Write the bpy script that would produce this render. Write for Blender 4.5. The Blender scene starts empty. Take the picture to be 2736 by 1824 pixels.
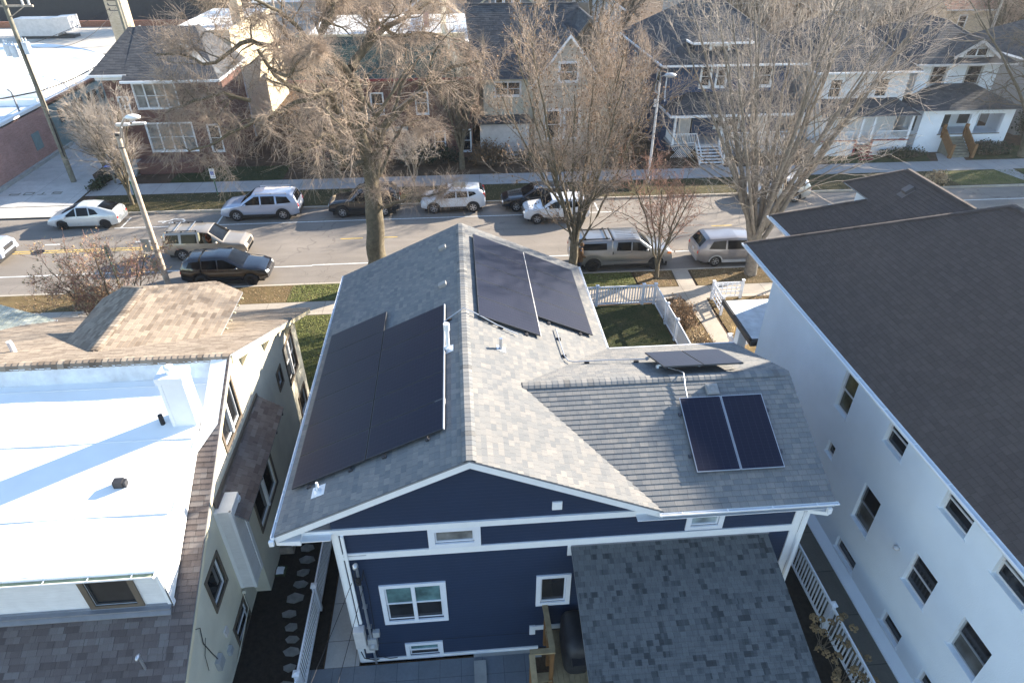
import bpy, math, random
import numpy as np
from mathutils import Vector, Matrix
R = math.radians
scene = bpy.context.scene
COL = scene.collection
# ---------------------------------------------------------------- camera
cam_d = bpy.data.cameras.new('camera'); cam = bpy.data.objects.new('camera', cam_d); COL.objects.link(cam)
cam.location = (0, 0, 18); cam.rotation_euler = (R(90-34.25), 0, R(-4.687))
cam_d.sensor_width = 36; cam_d.lens = 22.99; cam_d.clip_start = .1; cam_d.clip_end = 2500
scene.camera = cam
# ---------------------------------------------------------------- light
SUN_EL, SUN_AZ = 21.7, 27.0            # azimuth measured from +X towards +Y
sdir = Vector((math.cos(R(SUN_EL))*math.cos(R(SUN_AZ)), math.cos(R(SUN_EL))*math.sin(R(SUN_AZ)), math.sin(R(SUN_EL))))
w = bpy.data.worlds.new('World'); scene.world = w; w.use_nodes = True
nt = w.node_tree; nt.nodes.clear()
sky = nt.nodes.new('ShaderNodeTexSky'); sky.sky_type = 'NISHITA'; sky.sun_disc = False
sky.sun_elevation = R(SUN_EL); sky.sun_rotation = R(90-SUN_AZ); sky.altitude = 200; sky.air_density = 1.0; sky.dust_density = .25; sky.ozone_density = 1.3
bg = nt.nodes.new('ShaderNodeBackground'); bg.inputs[1].default_value = .105
wo = nt.nodes.new('ShaderNodeOutputWorld'); nt.links.new(sky.outputs[0], bg.inputs[0]); nt.links.new(bg.outputs[0], wo.inputs[0])
sl = bpy.data.lights.new('sun', 'SUN'); sl.energy = 5.0; sl.angle = R(.53); sl.color = (1, .88, .72)
so = bpy.data.objects.new('sun', sl); COL.objects.link(so); so.rotation_euler = sdir.to_track_quat('Z', 'Y').to_euler(); so.location = sdir*200
vs = scene.view_settings; vs.view_transform = 'Standard'; vs.look = 'None'; vs.exposure = 1.95; vs.gamma = 1; vs.use_curve_mapping = False
scene.cycles.max_bounces = 6; scene.cycles.transparent_max_bounces = 8
# ---------------------------------------------------------------- materials
MAT = {}
def _new(name):
    m = bpy.data.materials.new(name); m.use_nodes = True; n = m.node_tree; n.nodes.clear()
    o = n.nodes.new('ShaderNodeOutputMaterial'); b = n.nodes.new('ShaderNodeBsdfPrincipled'); n.links.new(b.outputs[0], o.inputs[0])
    MAT[name] = m; return m, n, b
def N(n, t, **k):
    x = n.nodes.new(t)
    for a, v in k.items(): setattr(x, a, v)
    return x
def mth(n, op, a, b=None, c=None):
    x = n.nodes.new('ShaderNodeMath'); x.operation = op
    for i, v in enumerate((a, b, c)):
        if v is None: continue
        if isinstance(v, (int, float)): x.inputs[i].default_value = v
        else: n.links.new(v, x.inputs[i])
    return x.outputs[0]
def mixc(n, f, a, b, mode='MIX'):
    x = n.nodes.new('ShaderNodeMix'); x.data_type = 'RGBA'; x.blend_type = mode
    for s, v in ((x.inputs[0], f), (x.inputs[6], a), (x.inputs[7], b)):
        if isinstance(v, (int, float)): s.default_value = v
        elif isinstance(v, tuple): s.default_value = v if len(v) == 4 else v+(1,)
        else: n.links.new(v, s)
    return x.outputs[2]
def ramp(n, f, stops, interp='LINEAR'):
    x = n.nodes.new('ShaderNodeValToRGB'); x.color_ramp.interpolation = interp
    e = x.color_ramp.elements
    while len(e) < len(stops): e.new(.5)
    for i, (p, c) in enumerate(stops): e[i].position = p; e[i].color = tuple(c)+(1,)
    n.links.new(f, x.inputs[0]); return x.outputs[0]
def noise(n, vec, scale, detail=4, rough=.6):
    x = n.nodes.new('ShaderNodeTexNoise'); x.inputs['Scale'].default_value = scale; x.inputs['Detail'].default_value = detail; x.inputs['Roughness'].default_value = rough
    if vec is not None: n.links.new(vec, x.inputs['Vector'])
    return x.outputs[0]
def posn(n): return n.nodes.new('ShaderNodeNewGeometry').outputs['Position']
def uvn(n): return n.nodes.new('ShaderNodeUVMap').outputs[0]
def bump(n, b, h, strength=.3, dist=.01):
    x = n.nodes.new('ShaderNodeBump'); x.inputs['Strength'].default_value = strength; x.inputs['Distance'].default_value = dist
    n.links.new(h, x.inputs['Height']); n.links.new(x.outputs[0], b.inputs['Normal'])
def plain(name, col, rough=.6, spec=.5, metal=0, var=.12, scale=3., bmp=0, coat=0, bscale=None):
    m, n, b = _new(name)
    p = posn(n); f = noise(n, p, scale)
    lo = tuple(max(0, c*(1-var)) for c in col); hi = tuple(min(1, c*(1+var)) for c in col)
    n.links.new(ramp(n, f, [(.3, lo), (.7, hi)]), b.inputs['Base Color'])
    b.inputs['Roughness'].default_value = rough; b.inputs['Metallic'].default_value = metal; b.inputs['Specular IOR Level'].default_value = spec
    b.inputs['Coat Weight'].default_value = coat; b.inputs['Coat Roughness'].default_value = .05
    if bmp: bump(n, b, noise(n, p, bscale or scale*12, 5, .7), bmp, .02)
    return m
def shingle(name, cols, course=.143, tab=.3, rough=.9, soft=.5, grain=.25):
    m, n, b = _new(name); uv = uvn(n)
    s = N(n, 'ShaderNodeSeparateXYZ'); n.links.new(uv, s.inputs[0]); u, v = s.outputs[0], s.outputs[1]
    row = mth(n, 'FLOOR', mth(n, 'DIVIDE', v, course)); rr = mth(n, 'FRACT', mth(n, 'MULTIPLY', mth(n, 'SINE', mth(n, 'MULTIPLY', row, 12.9898)), 43.758))
    un = mth(n, 'ADD', mth(n, 'DIVIDE', u, tab), mth(n, 'MULTIPLY', rr, 7.0))
    jit = noise(n, None, 1.0)
    c0 = mth(n, 'FLOOR', un)
    cv = N(n, 'ShaderNodeCombineXYZ'); n.links.new(c0, cv.inputs[0]); n.links.new(row, cv.inputs[1])
    wn = N(n, 'ShaderNodeTexWhiteNoise', noise_dimensions='2D'); n.links.new(cv.outputs[0], wn.inputs[0])
    # second, narrower tabs (laminated shingle)
    un2 = mth(n, 'ADD', mth(n, 'DIVIDE', u, tab*.53), mth(n, 'MULTIPLY', rr, 13.0)); c1 = mth(n, 'FLOOR', un2)
    cv2 = N(n, 'ShaderNodeCombineXYZ'); n.links.new(c1, cv2.inputs[0]); n.links.new(row, cv2.inputs[1]); cv2.inputs[2].default_value = 5
    wn2 = N(n, 'ShaderNodeTexWhiteNoise', noise_dimensions='3D'); n.links.new(cv2.outputs[0], wn2.inputs[0])
    f = mth(n, 'ADD', mth(n, 'MULTIPLY', wn.outputs[0], 1-soft*.5), mth(n, 'MULTIPLY', wn2.outputs[0], soft*.5))
    k = len(cols); col = ramp(n, f, [(i/max(1, k-1)*.84+.08, c) for i, c in enumerate(cols)])
    gr = noise(n, uv, 55, 3, .8); col = mixc(n, grain, col, ramp(n, gr, [(.3, (.25, .25, .25)), (.7, (.8, .8, .8))]), 'OVERLAY')
    big = noise(n, posn(n), .5, 3); col = mixc(n, .25, col, ramp(n, big, [(.3, (.4, .4, .4)), (.7, (.62, .6, .58))]), 'OVERLAY')
    fu = mth(n, 'FRACT', un); fu2 = mth(n, 'FRACT', un2); jt = mth(n, 'LESS_THAN', fu, .05); jt2 = mth(n, 'LESS_THAN', fu2, .05)
    col = mixc(n, mth(n, 'MULTIPLY', mth(n, 'MAXIMUM', jt, mth(n, 'MULTIPLY', jt2, .5)), .45), col, tuple(c*.35 for c in cols[0]))  # tab joints mixed darker: cut edges, with gap shade put into the colour
    n.links.new(col, b.inputs['Base Color']); b.inputs['Roughness'].default_value = rough; b.inputs['Specular IOR Level'].default_value = .25
    # relief: tab joints and laminated thickness
    h = mth(n, 'SUBTRACT', mth(n, 'MULTIPLY', wn2.outputs[0], .55), mth(n, 'MULTIPLY', jt, 1.6))
    h = mth(n, 'ADD', h, mth(n, 'MULTIPLY', gr, .5))
    bump(n, b, h, .5, .006)
    return m
def laps(name, col, pitch=.12, rough=.5, depth=.02, var=.1, vertical=False):
    m, n, b = _new(name); p = posn(n); s = N(n, 'ShaderNodeSeparateXYZ'); n.links.new(p, s.inputs[0])
    z = s.outputs[2]
    fr = mth(n, 'FRACT', mth(n, 'DIVIDE', z, pitch)); h = mth(n, 'SUBTRACT', 1.0, fr)
    f = noise(n, p, 2.5); mp = N(n, 'ShaderNodeMapping'); mp.inputs['Scale'].default_value = (1.2, 1.2, 30); n.links.new(p, mp.inputs[0])
    g = noise(n, mp.outputs[0], 2.2, 3)
    lo = tuple(c*(1-var) for c in col); hi = tuple(c*(1+var) for c in col)
    n.links.new(ramp(n, mth(n, 'ADD', mth(n, 'MULTIPLY', f, .5), mth(n, 'MULTIPLY', g, .5)), [(.35, lo), (.65, hi)]), b.inputs['Base Color'])
    b.inputs['Roughness'].default_value = rough
    bump(n, b, mth(n, 'ADD', h, mth(n, 'MULTIPLY', g, .25)), .5, depth)
    return m
def brickm(name, c1, c2, mortar, w_=.21, h_=.075, rough=.85):
    m, n, b = _new(name); x = N(n, 'ShaderNodeTexBrick'); n.links.new(uvn(n), x.inputs[0])
    x.inputs['Color1'].default_value = c1+(1,); x.inputs['Color2'].default_value = c2+(1,); x.inputs['Mortar'].default_value = mortar+(1,)
    x.inputs['Scale'].default_value = 1; x.inputs['Mortar Size'].default_value = .008; x.inputs['Brick Width'].default_value = w_; x.inputs['Row Height'].default_value = h_
    big = noise(n, posn(n), .8, 4); col = mixc(n, .35, x.outputs[0], ramp(n, big, [(.3, (.35, .35, .35)), (.7, (.65, .65, .65))]), 'OVERLAY')
    n.links.new(col, b.inputs['Base Color']); b.inputs['Roughness'].default_value = rough
    bump(n, b, mth(n, 'SUBTRACT', 1.0, x.outputs[1]), .4, .01)
    return m
def paint(name, col, rough=.3, metal=0., coat=1.):
    m, n, b = _new(name); p = posn(n); f = noise(n, p, 1.3)
    n.links.new(ramp(n, f, [(.3, tuple(c*.93 for c in col)), (.7, tuple(min(1, c*1.05) for c in col))]), b.inputs['Base Color'])
    b.inputs['Roughness'].default_value = rough; b.inputs['Metallic'].default_value = metal; b.inputs['Coat Weight'].default_value = coat; b.inputs['Coat Roughness'].default_value = .06
    return m
def slab(name, c, rough=.9, joint=1.5, width=.012, var=.18, bscale=40, axis='uv'):
    """concrete / paving with joints, world metres"""
    m, n, b = _new(name); p = posn(n); x = N(n, 'ShaderNodeTexBrick'); n.links.new(p, x.inputs[0]); x.offset = 0
    j = joint if isinstance(joint, tuple) else (joint, joint)
    x.inputs['Scale'].default_value = 1; x.inputs['Mortar Size'].default_value = width; x.inputs['Brick Width'].default_value = j[0]; x.inputs['Row Height'].default_value = j[1]
    for i, q in ((1, 1.06), (2, .94)): x.inputs[i].default_value = tuple(v*q for v in c)+(1,)
    x.inputs[3].default_value = tuple(v*.45 for v in c)+(1,)
    a = noise(n, p, .9, 6, .7); g = noise(n, p, 14, 5, .8)
    col = mixc(n, .5, x.outputs[0], ramp(n, a, [(.3, (.5-var,)*3), (.7, (.5+var,)*3)]), 'OVERLAY'); col = mixc(n, .3, col, ramp(n, g, [(.3, (.35,)*3), (.7, (.65,)*3)]), 'OVERLAY')
    n.links.new(col, b.inputs['Base Color']); b.inputs['Roughness'].default_value = rough; b.inputs['Specular IOR Level'].default_value = .3
    bump(n, b, noise(n, p, bscale, 4, .8), .3, .01); return m
def groundm(name, stops, scale=1.2, fine=9, bmp=.6):
    m, n, b = _new(name); p = posn(n); a = noise(n, p, scale, 6, .75); g = noise(n, p, fine, 6, .85)
    f = mth(n, 'ADD', mth(n, 'MULTIPLY', a, .55), mth(n, 'MULTIPLY', g, .45))
    n.links.new(ramp(n, f, stops), b.inputs['Base Color']); b.inputs['Roughness'].default_value = .95; b.inputs['Specular IOR Level'].default_value = .15
    bump(n, b, g, bmp, .04); return m

paint('navy_siding', (.03, .05, .11)); MAT.pop('navy_siding')
laps('navy', (.014, .03, .07), .115, .5)
laps('white_siding', (.72, .73, .74), .11, .5)
laps('grey_siding', (.22, .23, .24), .12, .6)
laps('pale_blue_siding', (.42, .5, .56), .12, .6)
laps('far_blue', (.015, .045, .115), .15, .6)
laps('tan_siding', (.5, .45, .38), .12, .6)
plain('white', (.8, .82, .84), .45, var=.04)
plain('white_vinyl', (.74, .77, .83), .4, var=.04)
plain('membrane', (.86, .87, .86), .6, var=.05, scale=.9, bmp=.12, bscale=5)
plain('membrane_old', (.62, .68, .74), .5, var=.2, scale=2.2, bmp=.35, bscale=6)
plain('stucco_white', (.78, .84, .9), .9, var=.05, scale=.7, bmp=.5, bscale=28)
plain('stucco_tan', (.64, .61, .5), .95, var=.1, scale=.8, bmp=.5, bscale=25)
plain('cream', (.62, .52, .38), .9, var=.12, scale=.6, bmp=.4, bscale=12)
plain('cream_trim', (.68, .6, .42), .7, var=.06)
plain('brown_vent', (.13, .11, .105), .7)
plain('brown_trim', (.13, .105, .08), .7)
plain('red_trim', (.25, .04, .04), .7)
plain('grey_metal', (.42, .44, .46), .45, metal=.5, var=.1)
plain('galv', (.55, .57, .6), .35, metal=.8, var=.08)
plain('dark_metal', (.05, .05, .055), .5, metal=.4)
plain('panel_frame', (.05, .055, .065), .45, metal=.5)
plain('black', (.012, .012, .013), .6, var=.3)
plain('rubber', (.018, .018, .02), .8, var=.2)
plain('grey_plastic', (.38, .39, .4), .5)
plain('light_plastic', (.6, .58, .57), .5)
plain('vent_grey', (.3, .29, .28), .6)
plain('pvc', (.72, .74, .76), .35)
plain('copper_gutter', (.3, .33, .2), .6, var=.25)
plain('drip', (.2, .21, .23), .6)
plain('wood_deck', (.3, .23, .13), .8, var=.25, scale=5, bmp=.3)
plain('wood_orange', (.2, .1, .035), .8, var=.2, scale=5)
plain('pole_wood', (.4, .34, .28), .85, var=.3, scale=4, bmp=.5)
plain('pole_dark', (.2, .19, .15), .9, var=.3, scale=3, bmp=.5)
plain('cover', (.02, .022, .027), .5, var=.3, scale=3, bmp=.6, bscale=5)
plain('soil', (.022, .017, .013), .95, var=.5, scale=6, bmp=1., bscale=14)
plain('mulch', (.12, .075, .05), .95, var=.5, scale=5, bmp=1., bscale=16)
plain('steel_dark', (.1, .1, .11), .4, metal=.7)
plain('skin', (.45, .25, .18), .6)
plain('coat_brown', (.12, .065, .03), .9, var=.3, scale=8)
plain('orange_cloth', (.6, .16, .04), .8)
plain('jeans', (.03, .04, .07), .9)
plain('seat_tan', (.3, .28, .22), .8)
plain('sign_white', (.78, .8, .82), .5, var=.03)
plain('sign_back', (.3, .31, .3), .5, metal=.4)
plain('sign_green', (.01, .1, .05), .5)
plain('blue_sign', (.01, .1, .45), .5)
plain('stone', (.2, .2, .19), .9, var=.3, scale=4, bmp=.6)
plain('line_white', (.62, .63, .62), .8, var=.25, scale=8)
plain('line_yellow', (.58, .4, .1), .8, var=.25, scale=8)
plain('teal_paint', (.2, .27, .27), .8, var=.12)
plain('dark_door', (.035, .04, .045), .6)
plain('clay', (.28, .13, .08), .85, var=.2, scale=6)
plain('bark', (.13, .108, .072), .95, var=.35, scale=5, bmp=1., bscale=16)
plain('bark_pale', (.2, .175, .145), .95, var=.3, scale=5, bmp=.8, bscale=14)
plain('twig', (.38, .3, .235), .9, var=.3, scale=2)
plain('twig_pale', (.4, .345, .295), .9, var=.22, scale=2)
plain('twig_red', (.34, .19, .14), .9, var=.3, scale=2)
plain('twig_dark', (.15, .12, .09), .9, var=.3, scale=2)
plain('dry_leaf', (.23, .14, .075), .9, var=.45, scale=9)
plain('dry_leaf_pale', (.42, .31, .18), .9, var=.35, scale=9)
plain('hydrangea', (.24, .165, .085), .9, var=.35, scale=18)
plain('shrub_green', (.045, .055, .025), .9, var=.5, scale=7)
plain('evergreen', (.02, .035, .018), .9, var=.5, scale=5)
plain('grass_blade', (.16, .18, .05), .9, var=.4, scale=5)
plain('light_glass', (.55, .6, .62), .1, coat=1)
plain('tail_red', (.5, .012, .01), .2, coat=1)
plain('amber', (.7, .2, .03), .25, coat=1)
plain('plate', (.6, .62, .65), .5)
plain('rim', (.5, .51, .53), .3, metal=.8)
plain('rim_dark', (.03, .03, .033), .4, metal=.5)
plain('foundation', (.36, .36, .34), .9, var=.15, scale=2, bmp=.3)
plain('red_flower', (.5, .02, .02), .7)
plain('grass_tuft', (.5, .36, .16), .9, var=.3, scale=12)
brickm('brick_dark', (.12, .045, .034), (.17, .068, .05), (.17, .14, .12))
brickm('brick_red', (.36, .17, .14), (.46, .24, .2), (.42, .36, .32))
brickm('brick_buff', (.42, .33, .22), (.52, .42, .3), (.4, .36, .3))
brickm('brick_cream', (.66, .55, .38), (.72, .62, .45), (.6, .52, .4))
shingle('sh_grey', [(.15, .158, .165), (.175, .181, .184), (.193, .195, .193), (.21, .207, .2), (.24, .233, .22)], .143, .22)
shingle('sh_porch', [(.045, .05, .054), (.098, .106, .11), (.115, .122, .126), (.125, .133, .137)], .13, .15)
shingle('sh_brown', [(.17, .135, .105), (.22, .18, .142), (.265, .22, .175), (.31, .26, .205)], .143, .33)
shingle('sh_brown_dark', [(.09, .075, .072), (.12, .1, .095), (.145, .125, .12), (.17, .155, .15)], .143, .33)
shingle('sh_apt', [(.078, .061, .055), (.086, .068, .061), (.094, .075, .067)], .143, .26, grain=.15)
shingle('sh_slate', [(.045, .048, .056), (.065, .068, .076), (.09, .092, .098)], .18, .4)
shingle('sh_green', [(.03, .055, .05), (.045, .075, .065), (.06, .09, .08)], .18, .4)
shingle('sh_pale', [(.3, .33, .29), (.38, .41, .36), (.45, .47, .42)], .143, .33)
slab('concrete', (.36, .32, .27), joint=(1.5, 30), var=.12)
slab('concrete_far', (.34, .33, .32), joint=(1.5, 30), var=.12)
slab('alley_mat', (.46, .45, .43), joint=(3.1, 3.0), var=.15)
slab('paver', (.16, .185, .21), joint=(.6, .62), width=.006, var=.12)
slab('walk_dark', (.12, .115, .1), joint=(1.3, 1.55), width=.012, var=.15)
slab('slab_white', (.42, .42, .4), joint=(1.2, 1.25), var=.1)
slab('curb_mat', (.4, .36, .3), joint=(3, 30), var=.2)
slab('roof_gravel', (.5, .46, .4), joint=(6, 50), width=.02, var=.15)
groundm('lawn', [(.3, (.045, .045, .016)), (.46, (.08, .09, .03)), (.56, (.14, .13, .055)), (.75, (.24, .19, .1))], .8, 12)
groundm('lawn_dark', [(.3, (.03, .038, .014)), (.48, (.05, .062, .024)), (.58, (.1, .09, .042)), (.75, (.16, .125, .06))], 1.0, 14)
groundm('leafy', [(.3, (.045, .035, .018)), (.45, (.11, .08, .04)), (.58, (.17, .125, .06)), (.75, (.3, .22, .11))], 1.1, 16)
groundm('far_verge_shaded', [(.3, (.03, .03, .014)), (.5, (.06, .055, .025)), (.7, (.12, .095, .05))], 1.1, 16)  # verge base darkened: shade of houses and trees put into the colour
groundm('bed', [(.35, (.04, .03, .02)), (.5, (.09, .06, .04)), (.7, (.2, .13, .08))], 1.3, 16)
def asphalt():
    m, n, b = _new('asphalt'); p = posn(n)
    mp = N(n, 'ShaderNodeMapping'); mp.inputs['Scale'].default_value = (.12, 1.3, 1); n.links.new(p, mp.inputs[0])
    st = noise(n, mp.outputs[0], 1.4, 5, .7); a = noise(n, p, .35, 5, .7); g = noise(n, p, 30, 4, .9)
    col = ramp(n, mth(n, 'ADD', mth(n, 'MULTIPLY', st, .5), mth(n, 'MULTIPLY', a, .5)), [(.32, (.172, .154, .135)), (.5, (.208, .185, .162)), (.68, (.25, .222, .194))])
    col = mixc(n, .35, col, ramp(n, g, [(.3, (.3,)*3), (.7, (.7,)*3)]), 'OVERLAY')
    # sealed cracks
    v = N(n, 'ShaderNodeTexVoronoi', feature='DISTANCE_TO_EDGE'); v.inputs['Scale'].default_value = .16
    d = N(n, 'ShaderNodeMix'); d.data_type = 'RGBA'; d.inputs[0].default_value = .12; n.links.new(p, d.inputs[6])
    nz = N(n, 'ShaderNodeTexNoise'); nz.inputs['Scale'].default_value = .9; n.links.new(p, nz.inputs[0])
    ad = N(n, 'ShaderNodeVectorMath', operation='MULTIPLY_ADD'); n.links.new(nz.outputs[1], ad.inputs[0]); ad.inputs[1].default_value = (2.5, 2.5, 0); n.links.new(p, ad.inputs[2]); n.links.new(ad.outputs[0], v.inputs[0])
    cr = mth(n, 'LESS_THAN', v.outputs['Distance'], .0035)
    col = mixc(n, mth(n, 'MULTIPLY', cr, .35), col, (.07, .06, .055))
    n.links.new(col, b.inputs['Base Color']); b.inputs['Roughness'].default_value = .85; b.inputs['Specular IOR Level'].default_value = .35
    bump(n, b, g, .35, .01)
asphalt()
def glassm(name, col, rough=.05, spec=.6):
    m, n, b = _new(name); p = posn(n)
    n.links.new(ramp(n, noise(n, p, 1.7, 3), [(.35, tuple(c*.5 for c in col)), (.65, tuple(c*1.4 for c in col))]), b.inputs['Base Color'])
    b.inputs['Roughness'].default_value = rough; b.inputs['Specular IOR Level'].default_value = spec; b.inputs['IOR'].default_value = 1.5
    return m
glassm('glass', (.018, .02, .024)); glassm('glass_car', (.008, .009, .011), .06, .18); glassm('glass_warm', (.07, .065, .04)); glassm('drape', (.09, .09, .085), .2); glassm('blind', (.1, .19, .2), .25); glassm('blind_pale', (.3, .36, .38), .3); glassm('curtain', (.2, .2, .19), .3)
glassm('screen', (.02, .02, .021), .5)
def clearglass():
    m, n, b = _new('glass_clear'); tr = N(n, 'ShaderNodeBsdfTransparent'); tr.inputs[0].default_value = (.85, .9, .88, 1); mx = N(n, 'ShaderNodeMixShader'); mx.inputs[0].default_value = .22
    b.inputs['Base Color'].default_value = (.02, .02, .02, 1); b.inputs['Roughness'].default_value = .03
    o = [x for x in n.nodes if x.type == 'OUTPUT_MATERIAL'][0]; n.links.new(tr.outputs[0], mx.inputs[1]); n.links.new(b.outputs[0], mx.inputs[2]); n.links.new(mx.outputs[0], o.inputs[0])
clearglass()
def solar():
    m, n, b = _new('solar'); uv = uvn(n); s = N(n, 'ShaderNodeSeparateXYZ'); n.links.new(uv, s.inputs[0])
    # uv in metres on a panel: u along the short side, v along the long side
    fu = mth(n, 'FRACT', mth(n, 'DIVIDE', s.outputs[0], .178)); fv = mth(n, 'FRACT', mth(n, 'DIVIDE', s.outputs[1], .0905))
    l1 = mth(n, 'LESS_THAN', fu, .03); l2 = mth(n, 'LESS_THAN', fv, .05)
    bus = mth(n, 'LESS_THAN', mth(n, 'FRACT', mth(n, 'DIVIDE', s.outputs[0], .0297)), .1)
    c = mixc(n, mth(n, 'MULTIPLY', bus, .35), (.002, .005, .022), (.02, .035, .075)); c = mixc(n, mth(n, 'MAXIMUM', l1, mth(n, 'MULTIPLY', l2, .45)), c, (.035, .045, .075))
    d = noise(n, posn(n), 1.1, 5, .7); c = mixc(n, mth(n, 'MULTIPLY', d, .03), c, (.3, .29, .28))
    n.links.new(c, b.inputs['Base Color']); b.inputs['Roughness'].default_value = .35; b.inputs['Specular IOR Level'].default_value = .06; b.inputs['Coat Weight'].default_value = .25; b.inputs['Coat Roughness'].default_value = .62; b.inputs['Sheen Weight'].default_value = 1.0; b.inputs['Sheen Roughness'].default_value = .22; b.inputs['Sheen Tint'].default_value = (.68, .82, 1, 1)
solar()
for nm, c, r, mt in (('car_silver', (.36, .38, .40), .35, .5), ('car_prius', (.58, .6, .6), .35, .2), ('car_gold', (.38, .33, .27), .4, .5), ('car_black', (.006, .007, .012), .2, 0), ('car_black2', (.012, .012, .014), .25, 0),
                     ('car_bluesilver', (.42, .47, .58), .32, .4), ('car_white', (.66, .69, .73), .3, 0), ('car_grey', (.27, .27, .27), .35, .6), ('car_van', (.26, .25, .26), .35, .4), ('car_lex', (.55, .53, .5), .35, .4)):
    paint(nm, c, r, mt)
# ---------------------------------------------------------------- helpers
def tag(o, label=None, cat=None, group=None, kind=None):
    if label: o['label'] = label
    if cat: o['category'] = cat
    if group: o['group'] = group
    if kind: o['kind'] = kind
    return o
def empty(name, loc, rz=0, **k):
    o = bpy.data.objects.new(name, None); COL.objects.link(o); o.location = loc; o.rotation_euler = (0, 0, rz); o.empty_display_size = .3
    if k: tag(o, **k)
    return o
def wloc(o):
    v = Vector((0, 0, 0))
    while o is not None: v += o.location; o = o.parent
    return v
class MB:
    def __init__(s): s.v = []; s.f = []; s.m = []; s.uv = []; s.sm = []
    def add(s, vs, fs, mi=0, uv=None, smooth=False):
        k = len(s.v); s.v += [tuple(p) for p in vs]
        for i, f in enumerate(fs): s.f.append(tuple(a+k for a in f)); s.m.append(mi); s.uv.append(uv[i] if uv else None); s.sm.append(smooth)
        return s
    def box(s, x0, x1, y0, y1, z0, z1, mi=0):
        if x0 > x1: x0, x1 = x1, x0
        if y0 > y1: y0, y1 = y1, y0
        if z0 > z1: z0, z1 = z1, z0
        v = [(x0,y0,z0),(x1,y0,z0),(x1,y1,z0),(x0,y1,z0),(x0,y0,z1),(x1,y0,z1),(x1,y1,z1),(x0,y1,z1)]
        return s.add(v, [(0,3,2,1),(4,5,6,7),(0,1,5,4),(1,2,6,5),(2,3,7,6),(3,0,4,7)], mi)
    def obox(s, c, ax, ay, az, mi=0):
        c, ax, ay, az = map(Vector, (c, ax, ay, az)); v = []
        for k in (-1, 1):
            for a, b in ((-1,-1),(1,-1),(1,1),(-1,1)): v.append(c+ax*a+ay*b+az*k)
        return s.add(v, [(0,3,2,1),(4,5,6,7),(0,1,5,4),(1,2,6,5),(2,3,7,6),(3,0,4,7)], mi)
    def beam(s, a, b, w_, h, up=(0,0,1), mi=0):
        a, b, up = Vector(a), Vector(b), Vector(up); d = (b-a); L = d.length/2; d.normalize(); x = d.cross(up)
        if x.length < 1e-4: x = d.cross(Vector((1,0,0)))
        x.normalize(); y = x.cross(d); return s.obox((a+b)/2, x*w_/2, y*h/2, d*L, mi)
    def quad(s, a, b, c, d, mi=0, uv=None): return s.add([a,b,c,d], [(0,1,2,3)], mi, [uv] if uv else None)
    def poly(s, pts, mi=0): return s.add(pts, [tuple(range(len(pts)))], mi)
    def prism(s, pts, off, mi=0):
        off = Vector(off); n = len(pts); a = [Vector(p) for p in pts]; b = [p+off for p in a]
        return s.add(a+b, [tuple(range(n)), tuple(range(2*n-1, n-1, -1))]+[(i, i+n, (i+1)%n+n, (i+1)%n) for i in range(n)], mi)
    def tube(s, pts, r, n=8, mi=0, cap=True, smooth=True):
        pts = [Vector(p) for p in pts]; k = len(pts); rs = r if isinstance(r, (list, tuple)) else [r]*k; v = []
        t0 = (pts[1]-pts[0]).normalized(); u = t0.cross(Vector((0,0,1)))
        if u.length < 1e-3: u = Vector((1,0,0))
        u.normalize()
        for i, p in enumerate(pts):
            t = (pts[min(i+1,k-1)]-pts[max(i-1,0)]).normalized(); u = (u-t*u.dot(t)).normalized(); w2 = t.cross(u)
            for j in range(n):
                a = 2*math.pi*j/n; v.append(p+(u*math.cos(a)+w2*math.sin(a))*rs[i])
        f = [(i*n+j, i*n+(j+1)%n, (i+1)*n+(j+1)%n, (i+1)*n+j) for i in range(k-1) for j in range(n)]
        s.add(v, f, mi, smooth=smooth)
        if cap:
            s.add(v[:n], [tuple(range(n-1,-1,-1))], mi); s.add(v[-n:], [tuple(range(n))], mi)
        return s
    def cyl(s, c, r, h, n=16, mi=0, r2=None): return s.tube([c, (c[0], c[1], c[2]+h)], [r, r if r2 is None else r2], n, mi)
    def lathe(s, c, prof, n=20, mi=0, axis='z'):
        v = []
        for r_, h in prof:
            for j in range(n):
                a = 2*math.pi*j/n; x, y = r_*math.cos(a), r_*math.sin(a)
                v.append((c[0]+x, c[1]+y, c[2]+h) if axis == 'z' else (c[0]+x, c[1]+h, c[2]+y))
        f = [(i*n+j, i*n+(j+1)%n, (i+1)*n+(j+1)%n, (i+1)*n+j) for i in range(len(prof)-1) for j in range(n)]
        return s.add(v, f, mi, smooth=True)
    def ball(s, c, rx, ry, rz, n=10, mi=0):
        prof = []
        for i in range(n//2+1):
            a = -math.pi/2+math.pi*i/(n//2); prof.append((max(1e-3, math.cos(a)), math.sin(a)))
        v = []; m_ = n
        for q, h in prof:
            for j in range(m_): v.append((c[0]+rx*q*math.cos(2*math.pi*j/m_), c[1]+ry*q*math.sin(2*math.pi*j/m_), c[2]+rz*h))
        return s.add(v, [(i*m_+j, i*m_+(j+1)%m_, (i+1)*m_+(j+1)%m_, (i+1)*m_+j) for i in range(len(prof)-1) for j in range(m_)], mi, smooth=True)
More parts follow.
